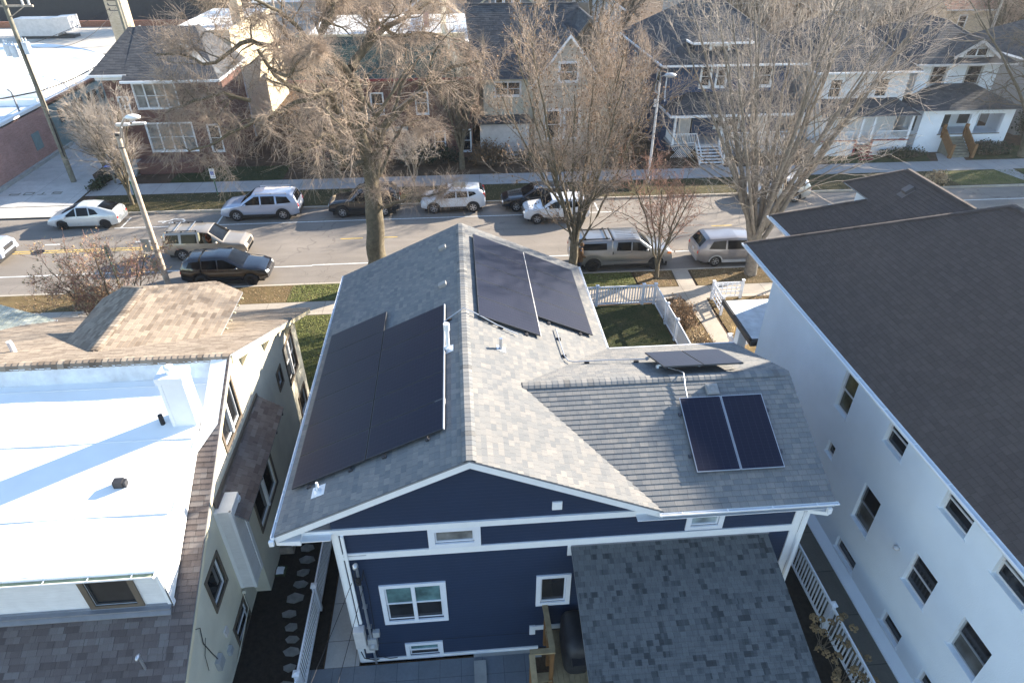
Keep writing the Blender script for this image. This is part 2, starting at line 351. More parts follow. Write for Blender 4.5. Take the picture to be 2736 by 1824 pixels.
    def build(s, name, mats, parent=None, label=None, local=False):
        me = bpy.data.meshes.new(name); o = bpy.data.objects.new(name, me); COL.objects.link(o)
        off = Vector((0,0,0))
        if parent is not None:
            if not local: off = wloc(parent)
            o.parent = parent
        me.from_pydata([(p[0]-off[0], p[1]-off[1], p[2]-off[2]) for p in s.v], [], s.f)
        for m in ([mats] if isinstance(mats, str) else mats): me.materials.append(MAT[m])
        uvl = me.uv_layers.new(name='UVMap'); k = 0
        V = s.v
        for i, f in enumerate(s.f):
            u = s.uv[i]
            if u is None:
                a, b, c = Vector(V[f[0]]), Vector(V[f[1]]), Vector(V[f[2]]); n_ = (b-a).cross(c-a)
                if n_.length > 1e-12: n_.normalize()
                if abs(n_.z) > .72: u = [(V[j][0], V[j][1]) for j in f]
                else:
                    h = math.hypot(n_.x, n_.y) or 1; tx, ty = -n_.y/h, n_.x/h; u = [(V[j][0]*tx+V[j][1]*ty, V[j][2]) for j in f]
            for q in u: uvl.data[k].uv = q; k += 1
        me.polygons.foreach_set('material_index', s.m); me.polygons.foreach_set('use_smooth', s.sm); me.update()
        if label: o['label'] = label
        return o
def ztag(o, label, cat, group=None, kind=None): return tag(o, label, cat, group, kind)
def area(name, pts, z, mat, kind='structure', label=None, cat=None, thick=0):
    """flat ground patch"""
    b = MB()
    if thick: b.prism([(x, y, z-thick) for x, y in pts], (0,0,thick))
    else: b.poly([(x, y, z) for x, y in pts])
    o = b.build(name, mat); tag(o, label, cat, None, kind); return o
# roof plane as overlapping courses
def clip(poly, f, lo, hi):
    def half(p, g):
        out = []
        for i in range(len(p)):
            a, b = p[i-1], p[i]; ga, gb = g(a), g(b)
            if (ga >= 0) != (gb >= 0): t = ga/(ga-gb); out.append(a+(b-a)*t)
            if gb >= 0: out.append(b)
        return out
    p = half(poly, lambda q: f(q)-lo)
    return half(p, lambda q: hi-f(q)) if len(p) > 2 else []
def roof_plane(mb, pts, course=.143, h=.016, mi=0, thick=.05, org=None, udir=None):
    """pts: planar polygon (3D); the first two points lie along the eave"""
    P = [Vector(p) for p in pts]; u = Vector(udir) if udir else (P[1]-P[0]).normalized(); nrm = Vector((0,0,0))
    for i in range(1, len(P)-1): nrm += (P[i]-P[0]).cross(P[i+1]-P[0])
    nrm.normalize()
    if nrm.z < 0: nrm = -nrm
    v = nrm.cross(u).normalized()
    if v.z < 0: v = -v
    o = Vector(org) if org else P[0]; fv = lambda q: (q-o).dot(v); vmin = min(fv(q) for q in P); vmax = max(fv(q) for q in P)
    if org: vmin = math.floor(vmin/course+1e-6)*course
    k = int(math.ceil((vmax-vmin)/course)); uo = 3.7 if org else random.random()*9
    for i in range(k):
        a, b = vmin+i*course, min(vmin+(i+1)*course, vmax)
        c = clip(P, fv, a, b)
        if len(c) < 3: continue
        top = [q+nrm*(h*(1-(fv(q)-a)/course)+.001) for q in c]
        mb.add(top, [tuple(range(len(c)))], mi, [[((q-o).dot(u)+uo, fv(q)+a*0+.0005) if True else 0 for q in c]])
        low = [q for q in c if fv(q)-a < 1e-4]
        if len(low) == 2:
            l0, l1 = low; mb.add([l0, l1, l1+nrm*(h+.001), l0+nrm*(h+.001)], [(0,1,2,3)], mi, [[((q-o).dot(u)+uo, fv(q)+.002) for q in (l0, l1, l1, l0)]])
    n = len(P); q = [p-Vector((0,0,thick)) for p in P]
    mb.add(P+q, [(i, (i+1)%n, (i+1)%n+n, i+n) for i in range(n)]+[tuple(range(2*n-1, n-1, -1))], 1 if mi == 0 else mi)
def ridge_caps(mb, a, b, wid=.16, drop=.06, step=.16, mi=0, lift=.026, nrm=None):
    """row of folded cap shingles from a to b"""
    a, b = Vector(a), Vector(b); d = b-a; L = d.length; d.normalize(); x = d.cross(Vector((0,0,1))).normalized(); up = x.cross(d)
    if up.z < 0: up = -up
    k = int(L/step)
    for i in range(k):
        p = a+d*(i*step); q = p+d*(step*1.04); l0, l1 = up*(lift+.006), up*lift
        dr = Vector((0,0,-drop)); r = random.random()*9
        v = [p-x*wid+dr+l0, p-x*wid*.45+l0*1+dr*.25, p+x*wid*.45+l0+dr*.25, p+x*wid+dr+l0, q-x*wid+dr+l1, q-x*wid*.45+l1+dr*.25, q+x*wid*.45+l1+dr*.25, q+x*wid+dr+l1]
        fs = [(0,4,5,1),(1,5,6,2),(2,6,7,3)]
        uv = [[(r, .07+(i%7)*.143)]*4 for _ in fs]
        mb.add(v, fs, mi, uv)
        v2 = [v[0], v[1], v[2], v[3], v[3]-up*.007, v[2]-up*.007, v[1]-up*.007, v[0]-up*.007]; mb.add(v2, [(0,1,6,7),(1,2,5,6),(2,3,4,5)], mi, [[(r, .07+(i%7)*.143)]*4]*3)
def gutter(mb, a, b, out, w_=.09, h=.08, mi=0, straps=.9):
    """open K-gutter from a to b, out = horizontal outward direction"""
    a, b, out = Vector(a), Vector(b), Vector(out).normalized(); z = Vector((0,0,1)); t = .008
    prof = [(0, 0), (0, -h), (w_*.7, -h), (w_, -h*.45), (w_, .0), (w_-.018, .0), (w_-.018, -h*.42), (w_*.66, -h+t), (t, -h+t), (t, 0)]
    n = len(prof); v = [a+out*p+z*q for p, q in prof]+[b+out*p+z*q for p, q in prof]
    mb.add(v, [(i, (i+1)%n, (i+1)%n+n, i+n) for i in range(n)], mi)
    for e in (a, b): mb.add([e, e+out*w_, e+out*w_-z*h*.45, e+out*w_*.7-z*h, e-z*h], [(0,1,2,3,4)], mi)
    d = (b-a); L = d.length; d.normalize(); k = max(1, int(L/straps))
    for i in range(k):
        p = a+d*((i+.5)*L/k); mb.beam(p+z*.004, p+out*w_+z*.004, .022, .006, mi=mi)
class Wall:
    """vertical wall: origin o, horizontal axis u, outward normal n"""
    def __init__(s, o, u, n): s.o, s.u, s.n = Vector(o), Vector(u).normalized(), Vector(n).normalized()
    def p(s, x, z, d=0): return s.o+s.u*x+Vector((0,0,z))+s.n*d
    def face(s, mb, x0, x1, z0, z1, holes=(), mi=0, depth=.1, rmi=None):
        xs = sorted({x0, x1, *[h[0] for h in holes], *[h[1] for h in holes]}); zs = sorted({z0, z1, *[h[2] for h in holes], *[h[3] for h in holes]})
        xs = [x for x in xs if x0 <= x <= x1]; zs = [z for z in zs if z0 <= z <= z1]
        for i in range(len(xs)-1):
            for j in range(len(zs)-1):
                cx, cz = (xs[i]+xs[i+1])/2, (zs[j]+zs[j+1])/2
                if any(h[0] < cx < h[1] and h[2] < cz < h[3] for h in holes): continue
                mb.quad(s.p(xs[i], zs[j]), s.p(xs[i+1], zs[j]), s.p(xs[i+1], zs[j+1]), s.p(xs[i], zs[j+1]), mi)
        r = mi if rmi is None else rmi
        for h in holes:
            a, b, c, d = h[:4]
            for (p, q) in (((a,c),(b,c)), ((b,c),(b,d)), ((b,d),(a,d)), ((a,d),(a,c))):
                mb.quad(s.p(*p), s.p(*q), s.p(*q, -depth), s.p(*p, -depth), r)
    def bar(s, mb, x0, x1, z0, z1, d0, d1, mi=0):
        c = s.p((x0+x1)/2, (z0+z1)/2, (d0+d1)/2); mb.obox(c, s.u*abs(x1-x0)/2, s.n*abs(d1-d0)/2, Vector((0,0,1))*abs(z1-z0)/2, mi)
    def frame(s, mb, x0, x1, z0, z1, t, d0, d1, mi=0):
        s.bar(mb, x0, x1, z0, z0+t, d0, d1, mi); s.bar(mb, x0, x1, z1-t, z1, d0, d1, mi); s.bar(mb, x0, x0+t, z0+t, z1-t, d0, d1, mi); s.bar(mb, x1-t, x1, z0+t, z1-t, d0, d1, mi)
    def window(s, parent, x0, x1, z0, z1, fmat='white', casing=.09, cd=.035, depth=.05, split=.5, vsplit=0, top='glass', bot='glass', sash=.04, name='window', sill=True, cmat=None, label=None):
        """casing + sash (part) with panes (sub-part); x0..z1 is the opening"""
        m = MB()
        if casing:
            s.frame(m, x0-casing, x1+casing, z0-casing, z1+casing, casing, .002, cd, 1 if cmat else 0)
            if sill: s.bar(m, x0-casing-.02, x1+casing+.02, z0-casing-.03, z0-casing+.001, .002, cd+.03, 1 if cmat else 0)
        cols = vsplit+1; W = (x1-x0)/cols; panes = MB()
        for i in range(cols):
            a, b = x0+i*W, x0+(i+1)*W
            if split:
                zm = z0+(z1-z0)*split
                s.frame(m, a, b, zm-sash/2, z1, sash, -depth+.012, -depth+.045); s.frame(m, a+.002, b-.002, z0, zm+sash/2, sash, -depth-.02, -depth+.012)
                panes.quad(s.p(a+sash, zm, -depth+.02), s.p(b-sash, zm, -depth+.02), s.p(b-sash, z1-sash, -depth+.02), s.p(a+sash, z1-sash, -depth+.02), 0)
                panes.quad(s.p(a+sash, z0+sash, -depth), s.p(b-sash, z0+sash, -depth), s.p(b-sash, zm, -depth), s.p(a+sash, zm, -depth), 1)
            else:
                s.frame(m, a, b, z0, z1, sash, -depth-.01, -depth+.035)
                panes.quad(s.p(a+sash, z0+sash, -depth), s.p(b-sash, z0+sash, -depth), s.p(b-sash, z1-sash, -depth), s.p(a+sash, z1-sash, -depth), 0)
            if vsplit and i: s.bar(m, a-.05, a+.05, z0, z1, -depth+.046, cd-.004)
        o = m.build(name, [fmat, cmat or fmat], parent, label); panes.build('pane', [top, bot], o)
        return o
def children(o): return [c for c in bpy.data.objects if c.parent == o]
def copy_tree(o, parent=None, kids=None):
    c = o.copy(); COL.objects.link(c)
    if parent is not None: c.parent = parent
    for ch in children(o): copy_tree(ch, c)
    return c
# ================================================================ setting
random.seed(4)
b = MB(); xs = [-400, -60, -34, -27, -12, 0, 12, 30, 60, 400]; ys = [(-60, 0), (33.0, 0), (33.0, -.15), (44.2, -.15), (44.2, 0), (80, 0), (900, 0)]
for i in range(len(xs)-1):
    for j in range(len(ys)-1):
        (y0, z0), (y1, z1) = ys[j], ys[j+1]
        if xs[i] == -34 and j == 3: continue
        b.quad((xs[i], y0, z0-.03), (xs[i+1], y0, z0-.03), (xs[i+1], y1, z1-.03), (xs[i], y1, z1-.03))
b.quad((-34, 44.2, -.18), (-27, 44.2, -.18), (-27, 44.2, -.03), (-34, 44.2, -.03))
b.quad((-34, 33, -.18), (-27, 33, -.18), (-27, 44.2, -.18), (-34, 44.2, -.18))
tag(b.build('ground', 'bed'), kind='structure')
b = MB()
for i in range(-14, 16): b.quad((i*6, 33.06, -.125), (i*6+6, 33.06, -.125), (i*6+6, 44.14, -.125), (i*6, 44.14, -.125))
tag(b.build('road', 'asphalt'), kind='structure')
b = MB()
for x in range(-30, 34): b.box(x*2.9, x*2.9+2.89, 32.92, 33.06, -.2, .012)
for x in range(-30, 34):
    if -34.5 < x*2.9 < -28: continue
    b.box(x*2.9, x*2.9+2.89, 44.14, 44.29, -.2, .012)
tag(b.build('curb', 'curb_mat'), kind='structure')
L = MB()
L.box(-60, -9, 35.4, 35.5, -.126, -.118); L.box(-9, 60, 35.48, 35.58, -.126, -.118)
L.box(-22.9, 9.6, 41.84, 41.93, -.126, -.118); L.box(26, 60, 41.84, 41.93, -.126, -.118)
for x in (-22.5, -16.35, 9.5): L.box(x-.05, x+.05, 41.94, 43.6, -.126, -.118)
L.box(9.2, 11, 41.84, 41.93, -.126, -.117)
for x in (-26.2, -20.7, -32): L.box(x, x+.9, 39.6, 39.72, -.126, -.118)
tag(L.build('road_line', 'line_white'), kind='structure')
L = MB(); L.box(-60, -15.5, 38.45, 38.55, -.126, -.118); L.box(-60, -15.5, 38.72, 38.82, -.126, -.118)
for x in (-7.8, -5.6, 16.5, 20.5, 34, 40): L.box(x, x+1.4, 38.98, 39.08, -.126, -.118)
tag(L.build('centre_line', 'line_yellow'), kind='structure')
# accessible-parking symbol on the road
L = MB(); c = (-19.5, 42.75)
for a, b_ in (((-.9, .0), (-.2, .05)), ((-.2, .05), (0, .35)), ((0, .35), (.7, .3)), ((-.55, -.25), (-.35, .02)), ((-.1, -.35), (.1, -.1))):
    L.beam((c[0]+a[0], c[1]+a[1], -.121), (c[0]+b_[0], c[1]+b_[1], -.121), .11, .006)
for i in range(9):
    a0, a1 = R(-150+i*28), R(-122+i*28); L.beam((c[0]+.35+.5*math.cos(a0), c[1]-.02+.3*math.sin(a0), -.121), (c[0]+.35+.5*math.cos(a1), c[1]-.02+.3*math.sin(a1), -.121), .1, .006)
tag(L.build('parking_symbol', 'line_white'), kind='structure')
b = MB(); b.lathe((-26.1, 38.6, -.124), [(.38, 0), (.38, .012), (.34, .012), (.33, .006), (.001, .006)], 24); tag(b.build('manhole_cover', 'dark_metal'), 'dark round manhole cover in the road left of the tan bush', 'manhole cover')
# pavements
area('sidewalk', [(-60, 29.65), (60, 29.65), (60, 31.0), (-60, 31.0)], .006, 'concrete')
area('sidewalk', [(-27.2, 47.5), (60, 47.5), (60, 49.7), (-27.2, 49.7)], .006, 'concrete_far')
area('alley', [(-33.9, 45.8), (-27.3, 45.8), (-27.4, 50), (-28.6, 52), (-28.6, 80), (-33.9, 80)], .01, 'alley_mat')
area('alley', [(-40, 43.9), (-26.2, 43.9), (-27.2, 45.79), (-40, 45.79)], -.02, 'alley_mat')
area('sidewalk', [(-60, 46.2), (-33.9, 46.2), (-33.9, 49), (-60, 49)], .012, 'concrete_far')
b = MB()
def stroke(l):
    for (a, c_) in l: b.beam((a[0], a[1], .017), (c_[0], c_[1], .017), .1, .004)
def letter(ch, x, y, w_=.62, h=.42):      # painted upside-down towards the alley, as in the place
    S_ = {'S': [((1,1),(0,1)),((0,1),(0,.5)),((0,.5),(1,.5)),((1,.5),(1,0)),((1,0),(0,0))], 'T': [((0,1),(1,1)),((.5,1),(.5,0))], 'O': [((0,0),(1,0)),((1,0),(1,1)),((1,1),(0,1)),((0,1),(0,0))], 'P': [((0,0),(0,1)),((0,1),(1,1)),((1,1),(1,.5)),((1,.5),(0,.5))]}[ch]
    stroke([((x+w_*(1-p[0]), y+h*(1-p[1])), (x+w_*(1-q[0]), y+h*(1-q[1]))) for p, q in S_])
for i, ch in enumerate('STOP'): letter(ch, -29.8-i*.98, 48.1)
tag(b.build('stop_marking', 'pole_dark'), kind='structure')
area('lawn', [(-9.6, 31.02), (9.6, 31.02), (9.6, 32.9), (-9.6, 32.9)], .01, 'lawn')
area('lawn', [(-60, 31.02), (-9.62, 31.02), (-9.62, 32.9), (-60, 32.9)], .008, 'leafy')
area('lawn', [(-6.6, 23.2), (-4.4, 23.2), (-4.2, 29.6), (-9, 29.6), (-9, 24.5)], .008, 'lawn')
area('lawn', [(4.2, 17), (10.0, 17), (10.0, 29.3), (4.2, 29.3)], .008, 'lawn_dark')
area('leaf_bed', [(-60, 22), (-9.05, 22), (-9.05, 29.6), (-60, 29.6)], .006, 'leafy')
area('walkway', [(11.9, 31.0), (12.85, 31.0), (12.95, 32.9), (12.0, 32.9)], .01, 'concrete')
area('walkway', [(11.75, 29.66), (13.0, 29.66), (12.85, 27.5), (12.85, 18), (11.95, 18), (11.95, 27)], .011, 'concrete')
area('walkway', [(10.45, 3), (11.45, 3), (11.45, 18), (10.45, 18)], .008, 'walk_dark')
area('walkway', [(-4.45, 10.45), (-3.48, 10.45), (-3.48, 20), (-4.45, 20)], .012, 'slab_white')
area('soil_bed', [(-6.95, 3), (-4.5, 3), (-4.5, 23), (-6.95, 23)], .004, 'soil')
area('soil_bed', [(8.3, 3), (10.44, 3), (10.44, 17), (8.3, 17)], .005, 'soil')
area('patio', [(-5.0, 3), (1.4, 3), (1.4, 10.44), (-5.0, 10.44)], .014, 'paver')
area('lawn', [(-22, 49.75), (-13.6, 49.75), (-13.6, 53), (-22, 53)], .01, 'lawn_dark')
area('lawn', [(-26.2, 44.35), (60, 44.35), (60, 47.45), (-26.2, 47.45)], .008, 'far_verge_shaded')
area('lawn', [(37.6, 44.4), (43.2, 44.4), (42.4, 47.4), (37.0, 47.4)], .014, 'lawn'); area('lawn', [(45.2, 44.4), (60, 44.4), (60, 47.4), (44.2, 47.4)], .014, 'lawn')
area('lawn', [(42.3, 49.8), (60, 49.8), (60, 53), (43.5, 53)], .012, 'lawn_dark'); area('lawn', [(30, 49.75), (38.6, 49.75), (39.5, 52.5), (30, 52.5)], .012, 'lawn_dark')
area('walkway', [(39.2, 49.7), (41.6, 49.7), (42.3, 51.6), (40.2, 51.6)], .012, 'concrete_far'); area('walkway', [(42.6, 44.3), (43.8, 44.3), (44, 47.5), (42.4, 47.5)], .012, 'concrete_far')
area('walkway', [(-27, 49.7), (-25.8, 49.7), (-24.6, 52.3), (-25.6, 53)], .012, 'concrete_far')
area('walkway', [(19.2, 49.7), (21.2, 49.7), (21.2, 50.4), (19.2, 50.4)], .012, 'concrete_far')
area('leaf_bed', [(-6.6, 49.8), (15, 49.8), (15, 53.5), (-6.6, 53.5)], .008, 'bed')
area('leaf_bed', [(9.7, 31.02), (11.85, 31.02), (11.95, 32.9), (9.7, 32.9)], .012, 'leafy'); area('leaf_bed', [(13, 31.02), (60, 31.02), (60, 32.9), (13.05, 32.9)], .012, 'leafy')
area('leaf_bed', [(10.1, 17), (11.9, 17), (11.9, 27), (11.7, 29.6), (10.1, 29.6)], .006, 'leafy'); area('leaf_bed', [(12.95, 18), (24, 18), (24, 29.6), (13.05, 29.6)], .006, 'leafy')
# ================================================================ blue house
EZ, RZ, RX, SL = 5.82, 7.86, -.08, .446            # eave, ridge, ridge x, slope
XL, XR, Y0, Y1 = -4.65, 4.5, 10.33, 22.88
WX0, WX1, WY, WK = 4.5, 8.75, 13.72, .41
house = empty('blue_house', (2.6, 10.6, 0), label='navy blue two storey house with white trim, grey shingle roof and rear porch', cat='house')
zm = lambda x: RZ-SL*abs(x-RX)
zw = lambda y: 7.22-WK*abs(y-WY)
W0 = Wall((-3.42, 10.6, 0), (1,0,0), (0,-1,0))       # rear wall, x measured from the left corner
wx = lambda x: x+3.42
wins = [(-1.02, -.06, 4.88, 5.32, 'u'), (-2.45, -.98, 1.83, 3.27, 'd'), (1.63, 2.31, 2.17, 3.22, 's'), (-2.03, -1.2, -.05+.12, .62, 'b'), (5.36, 6.08, 4.9, 5.5, 'w')]
m = MB(); holes = [(wx(a), wx(b_), c, d) for a, b_, c, d, _ in wins]
W0.face(m, 0, wx(8.2), -.02, 5.6, holes, 0, .06)
m.poly([(-4.2, 10.6, 5.6), (4.2, 10.6, 5.6), (RX, 10.6, zm(RX)-.09), (-4.2, 10.6, 5.9)][:0] or [(-3.42, 10.6, 5.6), (3.9, 10.6, 5.6), (4.15, 10.6, zm(4.15)-.06), (RX, 10.6, RZ-.06), (-3.42, 10.6, zm(-3.42)-.06)])
m.quad((-3.42, 22.6, 0), (-3.42, 10.6, 0), (-3.42, 10.6, 6.3), (-3.42, 22.6, 6.3)); m.quad((3.9, 22.6, 0), (3.9, 17.0, 0), (3.9, 17.0, 5.9), (3.9, 22.6, 5.9)); m.quad((-3.42, 22.6, 0), (3.9, 22.6, 0), (3.9, 22.6, 5.9), (-3.42, 22.6, 5.9))
m.poly([(3.9, 22.6, 5.9), (RX, 22.6, RZ-.06), (-3.42, 22.6, 6.2), (-3.42, 22.6, 5.9)])
m.quad((8.2, 10.6, 0), (8.2, 16.9, 0), (8.2, 16.9, 5.75), (8.2, 10.6, 5.75)); m.poly([(8.2, 10.6, 5.75), (8.2, 16.9, 5.75), (8.2, WY, 7.15)]); m.quad((3.9, 16.9, 0), (8.2, 16.9, 0), (8.2, 16.9, 5.9), (3.9, 16.9, 5.9))
m.build('wall', 'navy', house)
m = MB()
def hb(x0, x1, z0, z1, d=.03): W0.bar(m, wx(x0), wx(x1), z0, z1, .001, d)
hb(-4.3, 4.22, 5.44, 5.63, .05); hb(-3.42, 8.2, 4.5, 4.72, .034); hb(-3.42, 1.62, -.12, .1, .04); hb(1.43, 3.0, .93, 1.1, .036); hb(1.36, 1.52, .74, 1.12, .05)
hb(-3.46, -3.29, -.1, 5.44, .03); hb(8.05, 8.26, 0, 5.6, .036); hb(2.28, 2.42, 4.1, 4.5, .03)
m.box(-3.452, -3.422, 10.57, 10.75, -.1, 5.44); m.box(8.2, 8.232, 10.57, 10.78, 0, 5.6)
# rake boards and horizontal closure of the gable eaves
for (x0, x1) in ((XL, RX), (RX, XR)):
    m.prism([(x0, Y0+.004, zm(x0)-.055), (x1, Y0+.004, zm(x1)-.055), (x1, Y0+.004, zm(x1)-.24), (x0, Y0+.004, zm(x0)-.24)] if x0 < RX-1 or True else [], (0, .035, 0))
    m.prism([(x0, Y0+.045, zm(x0)-.12), (x1, Y0+.045, zm(x1)-.12), (x1, Y0+.045, zm(x1)-.14), (x0, Y0+.045, zm(x0)-.14)], (0, .22, 0))
    m.prism([(x0, Y1-.04, zm(x0)-.055), (x1, Y1-.04, zm(x1)-.055), (x1, Y1-.04, zm(x1)-.22), (x0, Y1-.04, zm(x0)-.22)], (0, .035, 0))
m.prism([(XL, Y0+.002, 5.60), (XL+.55, Y0+.002, 5.60), (XL+.55, Y0+.002, 5.44), (XL, Y0+.002, 5.5)], (0, .3, 0))
m.box(XL+.02, -3.42, Y0+.03, Y1-.05, 5.5, 5.53); m.box(3.9, XR-.02, 17.1, Y1-.05, 5.5, 5.53); m.box(3.9, WX1-.1, 10.34, 10.6, 5.5, 5.52); m.box(3.9, WX1-.1, 16.9, 17.1, 5.5, 5.52)
for s in (-1, 1):
    y0 = WY; y1 = WY+s*3.42; m.prism([(WX1-.01, y0, zw(y0)-.05), (WX1-.01, y1, zw(y1)-.05), (WX1-.01, y1, zw(y1)-.2), (WX1-.01, y0, zw(y0)-.2)], (.03, 0, 0))
m.build('trim', 'white', house)
for a, b_, c, d, k in wins:
    kw = dict(u=dict(top='curtain', bot='glass', split=0, casing=.16), d=dict(top='blind', bot='glass', vsplit=1, casing=.12), s=dict(split=0, top='glass', casing=.12), b=dict(top='blind', bot='glass', casing=.11), w=dict(split=0, top='blind_pale', casing=.12))[k]
    W0.window(house, wx(a), wx(b_), c, d, 'white_vinyl', sill=False, cd=.045, **kw)
m = MB()
m.box(-3.6, 8.35, 10.5, 17, -.2, -.03); m.build('foundation', 'foundation', house)
# roofs
m = MB()
roof_plane(m, [(XL, Y0, zm(XL)), (XL, Y1, zm(XL)), (RX, Y1, RZ), (RX, Y0, RZ)])
vy0, vy1 = WY-3.42, WY+3.42; vx = RX+(RZ-7.22)/SL; va = RX+(RZ-zw(vy0))/SL
og = (XR, Y1, zm(XR)); roof_plane(m, [(XR, vy1, zm(XR)), (XR, Y1, zm(XR)), (RX, Y1, RZ), (RX, WY, RZ), (vx, WY, zm(vx))], org=og, udir=(0,1,0)); roof_plane(m, [(RX, WY, RZ), (RX, Y0, RZ), (va, Y0, zm(va)), (vx, WY, zm(vx))], org=og, udir=(0,1,0))
roof_plane(m, [(WX1, vy0, zw(vy0)), (va, vy0, zw(vy0)), (vx, WY, 7.22), (WX1, WY, 7.22)], h=.013)
roof_plane(m, [(va, vy1, zw(vy1)), (WX1, vy1, zw(vy1)), (WX1, WY, 7.22), (vx, WY, 7.22)])
ridge_caps(m, (RX, Y0, RZ), (RX, Y1, RZ)); ridge_caps(m, (vx+.05, WY, 7.22), (WX1, WY, 7.22))
roof = m.build('roof', ['sh_grey', 'drip'], house)
m = MB(); ov = Vector
gutter(m, (XL, Y0-.03, zm(XL)-.01), (XL, Y1, zm(XL)-.01), (-1,0,0)); m.build('gutter', 'white', house)
m = MB(); gutter(m, (XR, vy1+.1, zm(XR)-.01), (XR, Y1, zm(XR)-.01), (1,0,0)); m.build('gutter', 'white', house)
m = MB(); gutter(m, (va-.12, vy0, zw(vy0)-.01), (WX1+.08, vy0, zw(vy0)-.01), (0,-1,0)); m.build('gutter', 'white', house)
m = MB(); gutter(m, (XR+.1, vy1, zw(vy1)-.01), (WX1+.04, vy1, zw(vy1)-.01), (0,1,0)); m.build('gutter', 'white', house)
def dspout(pts, r=.05): 
    m = MB()
    for a, b_ in zip(pts, pts[1:]): m.beam(a, b_, r*1.5, r*2.1)
    return m.build('downspout', 'white', house)
dspout([(8.62, 10.22, 5.68), (8.62, 10.22, 5.5), (8.3, 10.5, 5.3), (8.3, 10.5, .1)]); dspout([(-3.2, 10.53, 5.44), (-3.2, 10.53, 1.9)], .035); dspout([(-4.72, 10.26, 5.75), (-4.72, 10.26, 5.6)])
# roof vents, pipes
def on_main(x, off=0): return zm(x)+off
for (x, y) in ((-.62, 21.3), (-.6, 18.6), (-.6, 15.8), (-.62, 12.64)):
    m = MB(); t = Vector((-1, 0, -SL)).normalized(); nn = Vector((-SL, 0, 1)).normalized(); c = Vector((x-.1, y, zm(x-.1)))
    m.obox(c+nn*.06, t*.13, Vector((0,1,0))*.1, nn*.06)
    m.build('roof_vent', 'vent_grey', roof)
m = MB(); c = (-.42, 14.85, zm(-.42)); m.cyl((c[0]-.13, c[1], c[2]-.05), .055, .75, 14); m.cyl((c[0]-.13, c[1], c[2]+.62), .085, .2, 16); m.cyl((c[0]-.13, c[1], c[2]-.02), .09, .09, 14); m.obox((c[0]-.13, c[1], c[2]-.03), (.15, 0, .15*SL), (0,.15,0), (-.004,0,.008)); m.build('vent_pipe', 'pvc', roof)
m = MB(); m.cyl((.93, 15.14, zm(.93)-.03), .05, .4, 14); m.obox((.93, 15.14, zm(.93)+.012), (.13, 0, -.13*SL), (0,.13,0), (.004,0,.008)); m.build('vent_pipe', 'galv', roof)
m = MB(); x = -3.72; m.obox((x, 11.25, zm(x)+.012), (.16, 0, .16*SL), (0,.17,0), (-.004,0,.008)); m.cyl((x, 11.25, zm(x)-.02), .11, .09, 16, r2=.07); m.cyl((x, 11.25, zm(x)), .045, .3, 12, r2=.03); m.build('vent_pipe', 'pvc', roof)
m = MB(); y = 13.28; nn = Vector((0, -WK, 1)).normalized(); t = Vector((0, 1, WK)).normalized(); c = Vector((6.46, y, zw(y)))
m.obox(c+nn*.05, Vector((1,0,0))*.16, t*.16, nn*.05); m.obox(c+nn*.11, Vector((1,0,0))*.13, t*.13, nn*.012)
for r_ in (.1, .065): m.tube([c+nn*.125+Vector((r_*math.cos(a), 0, 0))+t*(r_*math.sin(a)) for a in [i*math.pi/8 for i in range(17)]], .008, 5)
m.build('roof_vent', 'vent_grey', roof)
# conduits
m = MB(); g = .09
P_ = [(-.95, 16.0, zm(-.95)+g), (-.55, 16.35, zm(-.55)+g), (-.08, 16.5, RZ+g+.05), (.25, 16.45, zm(.25)+g+.04), (.9, 16.25, zm(.9)+g), (1.5, 16.1, zm(1.5)+g)]
m.tube(P_, .016, 8); m.build('conduit', 'galv', roof); m = MB()
P_ = [(2.8, 17.2, zm(2.8)+g), (2.82, 16.6, zm(2.82)+g), (2.86, 15.75, zm(2.86)+g), (2.95, 15.55, zm(2.95)+g+.0), (3.1, 15.5, zw(15.5)+g), (4.1, 15.45, zw(15.45)+g+.02), (5.3, 15.25, zw(15.25)+g+.05)]
m.tube(P_, .016, 8); m.build('conduit', 'galv', roof); m = MB()
P_ = [(5.52, 14.2, zw(14.2)+.15), (5.75, 13.95, zw(13.95)+.12), (5.78, 13.72, 7.22+.12), (5.74, 13.4, zw(13.4)+.1), (5.72, 13.0, zw(13.0)+.1)]
m.tube(P_, .016, 8)
m.build('conduit', 'galv', roof)
for p in ((-.5, 16.35), (1.0, 16.25), (2.82, 16.7), (2.86, 15.8), (3.5, 15.48), (4.95, 15.33)):
    m = MB(); z = min(zm(p[0]), 99) if p[1] > 16.5 or p[0] < 2.9 else zw(p[1]); m.box(p[0]-.07, p[0]+.07, p[1]-.04, p[1]+.04, z-.01, z+.07); m.build('conduit_block', 'rubber', roof)
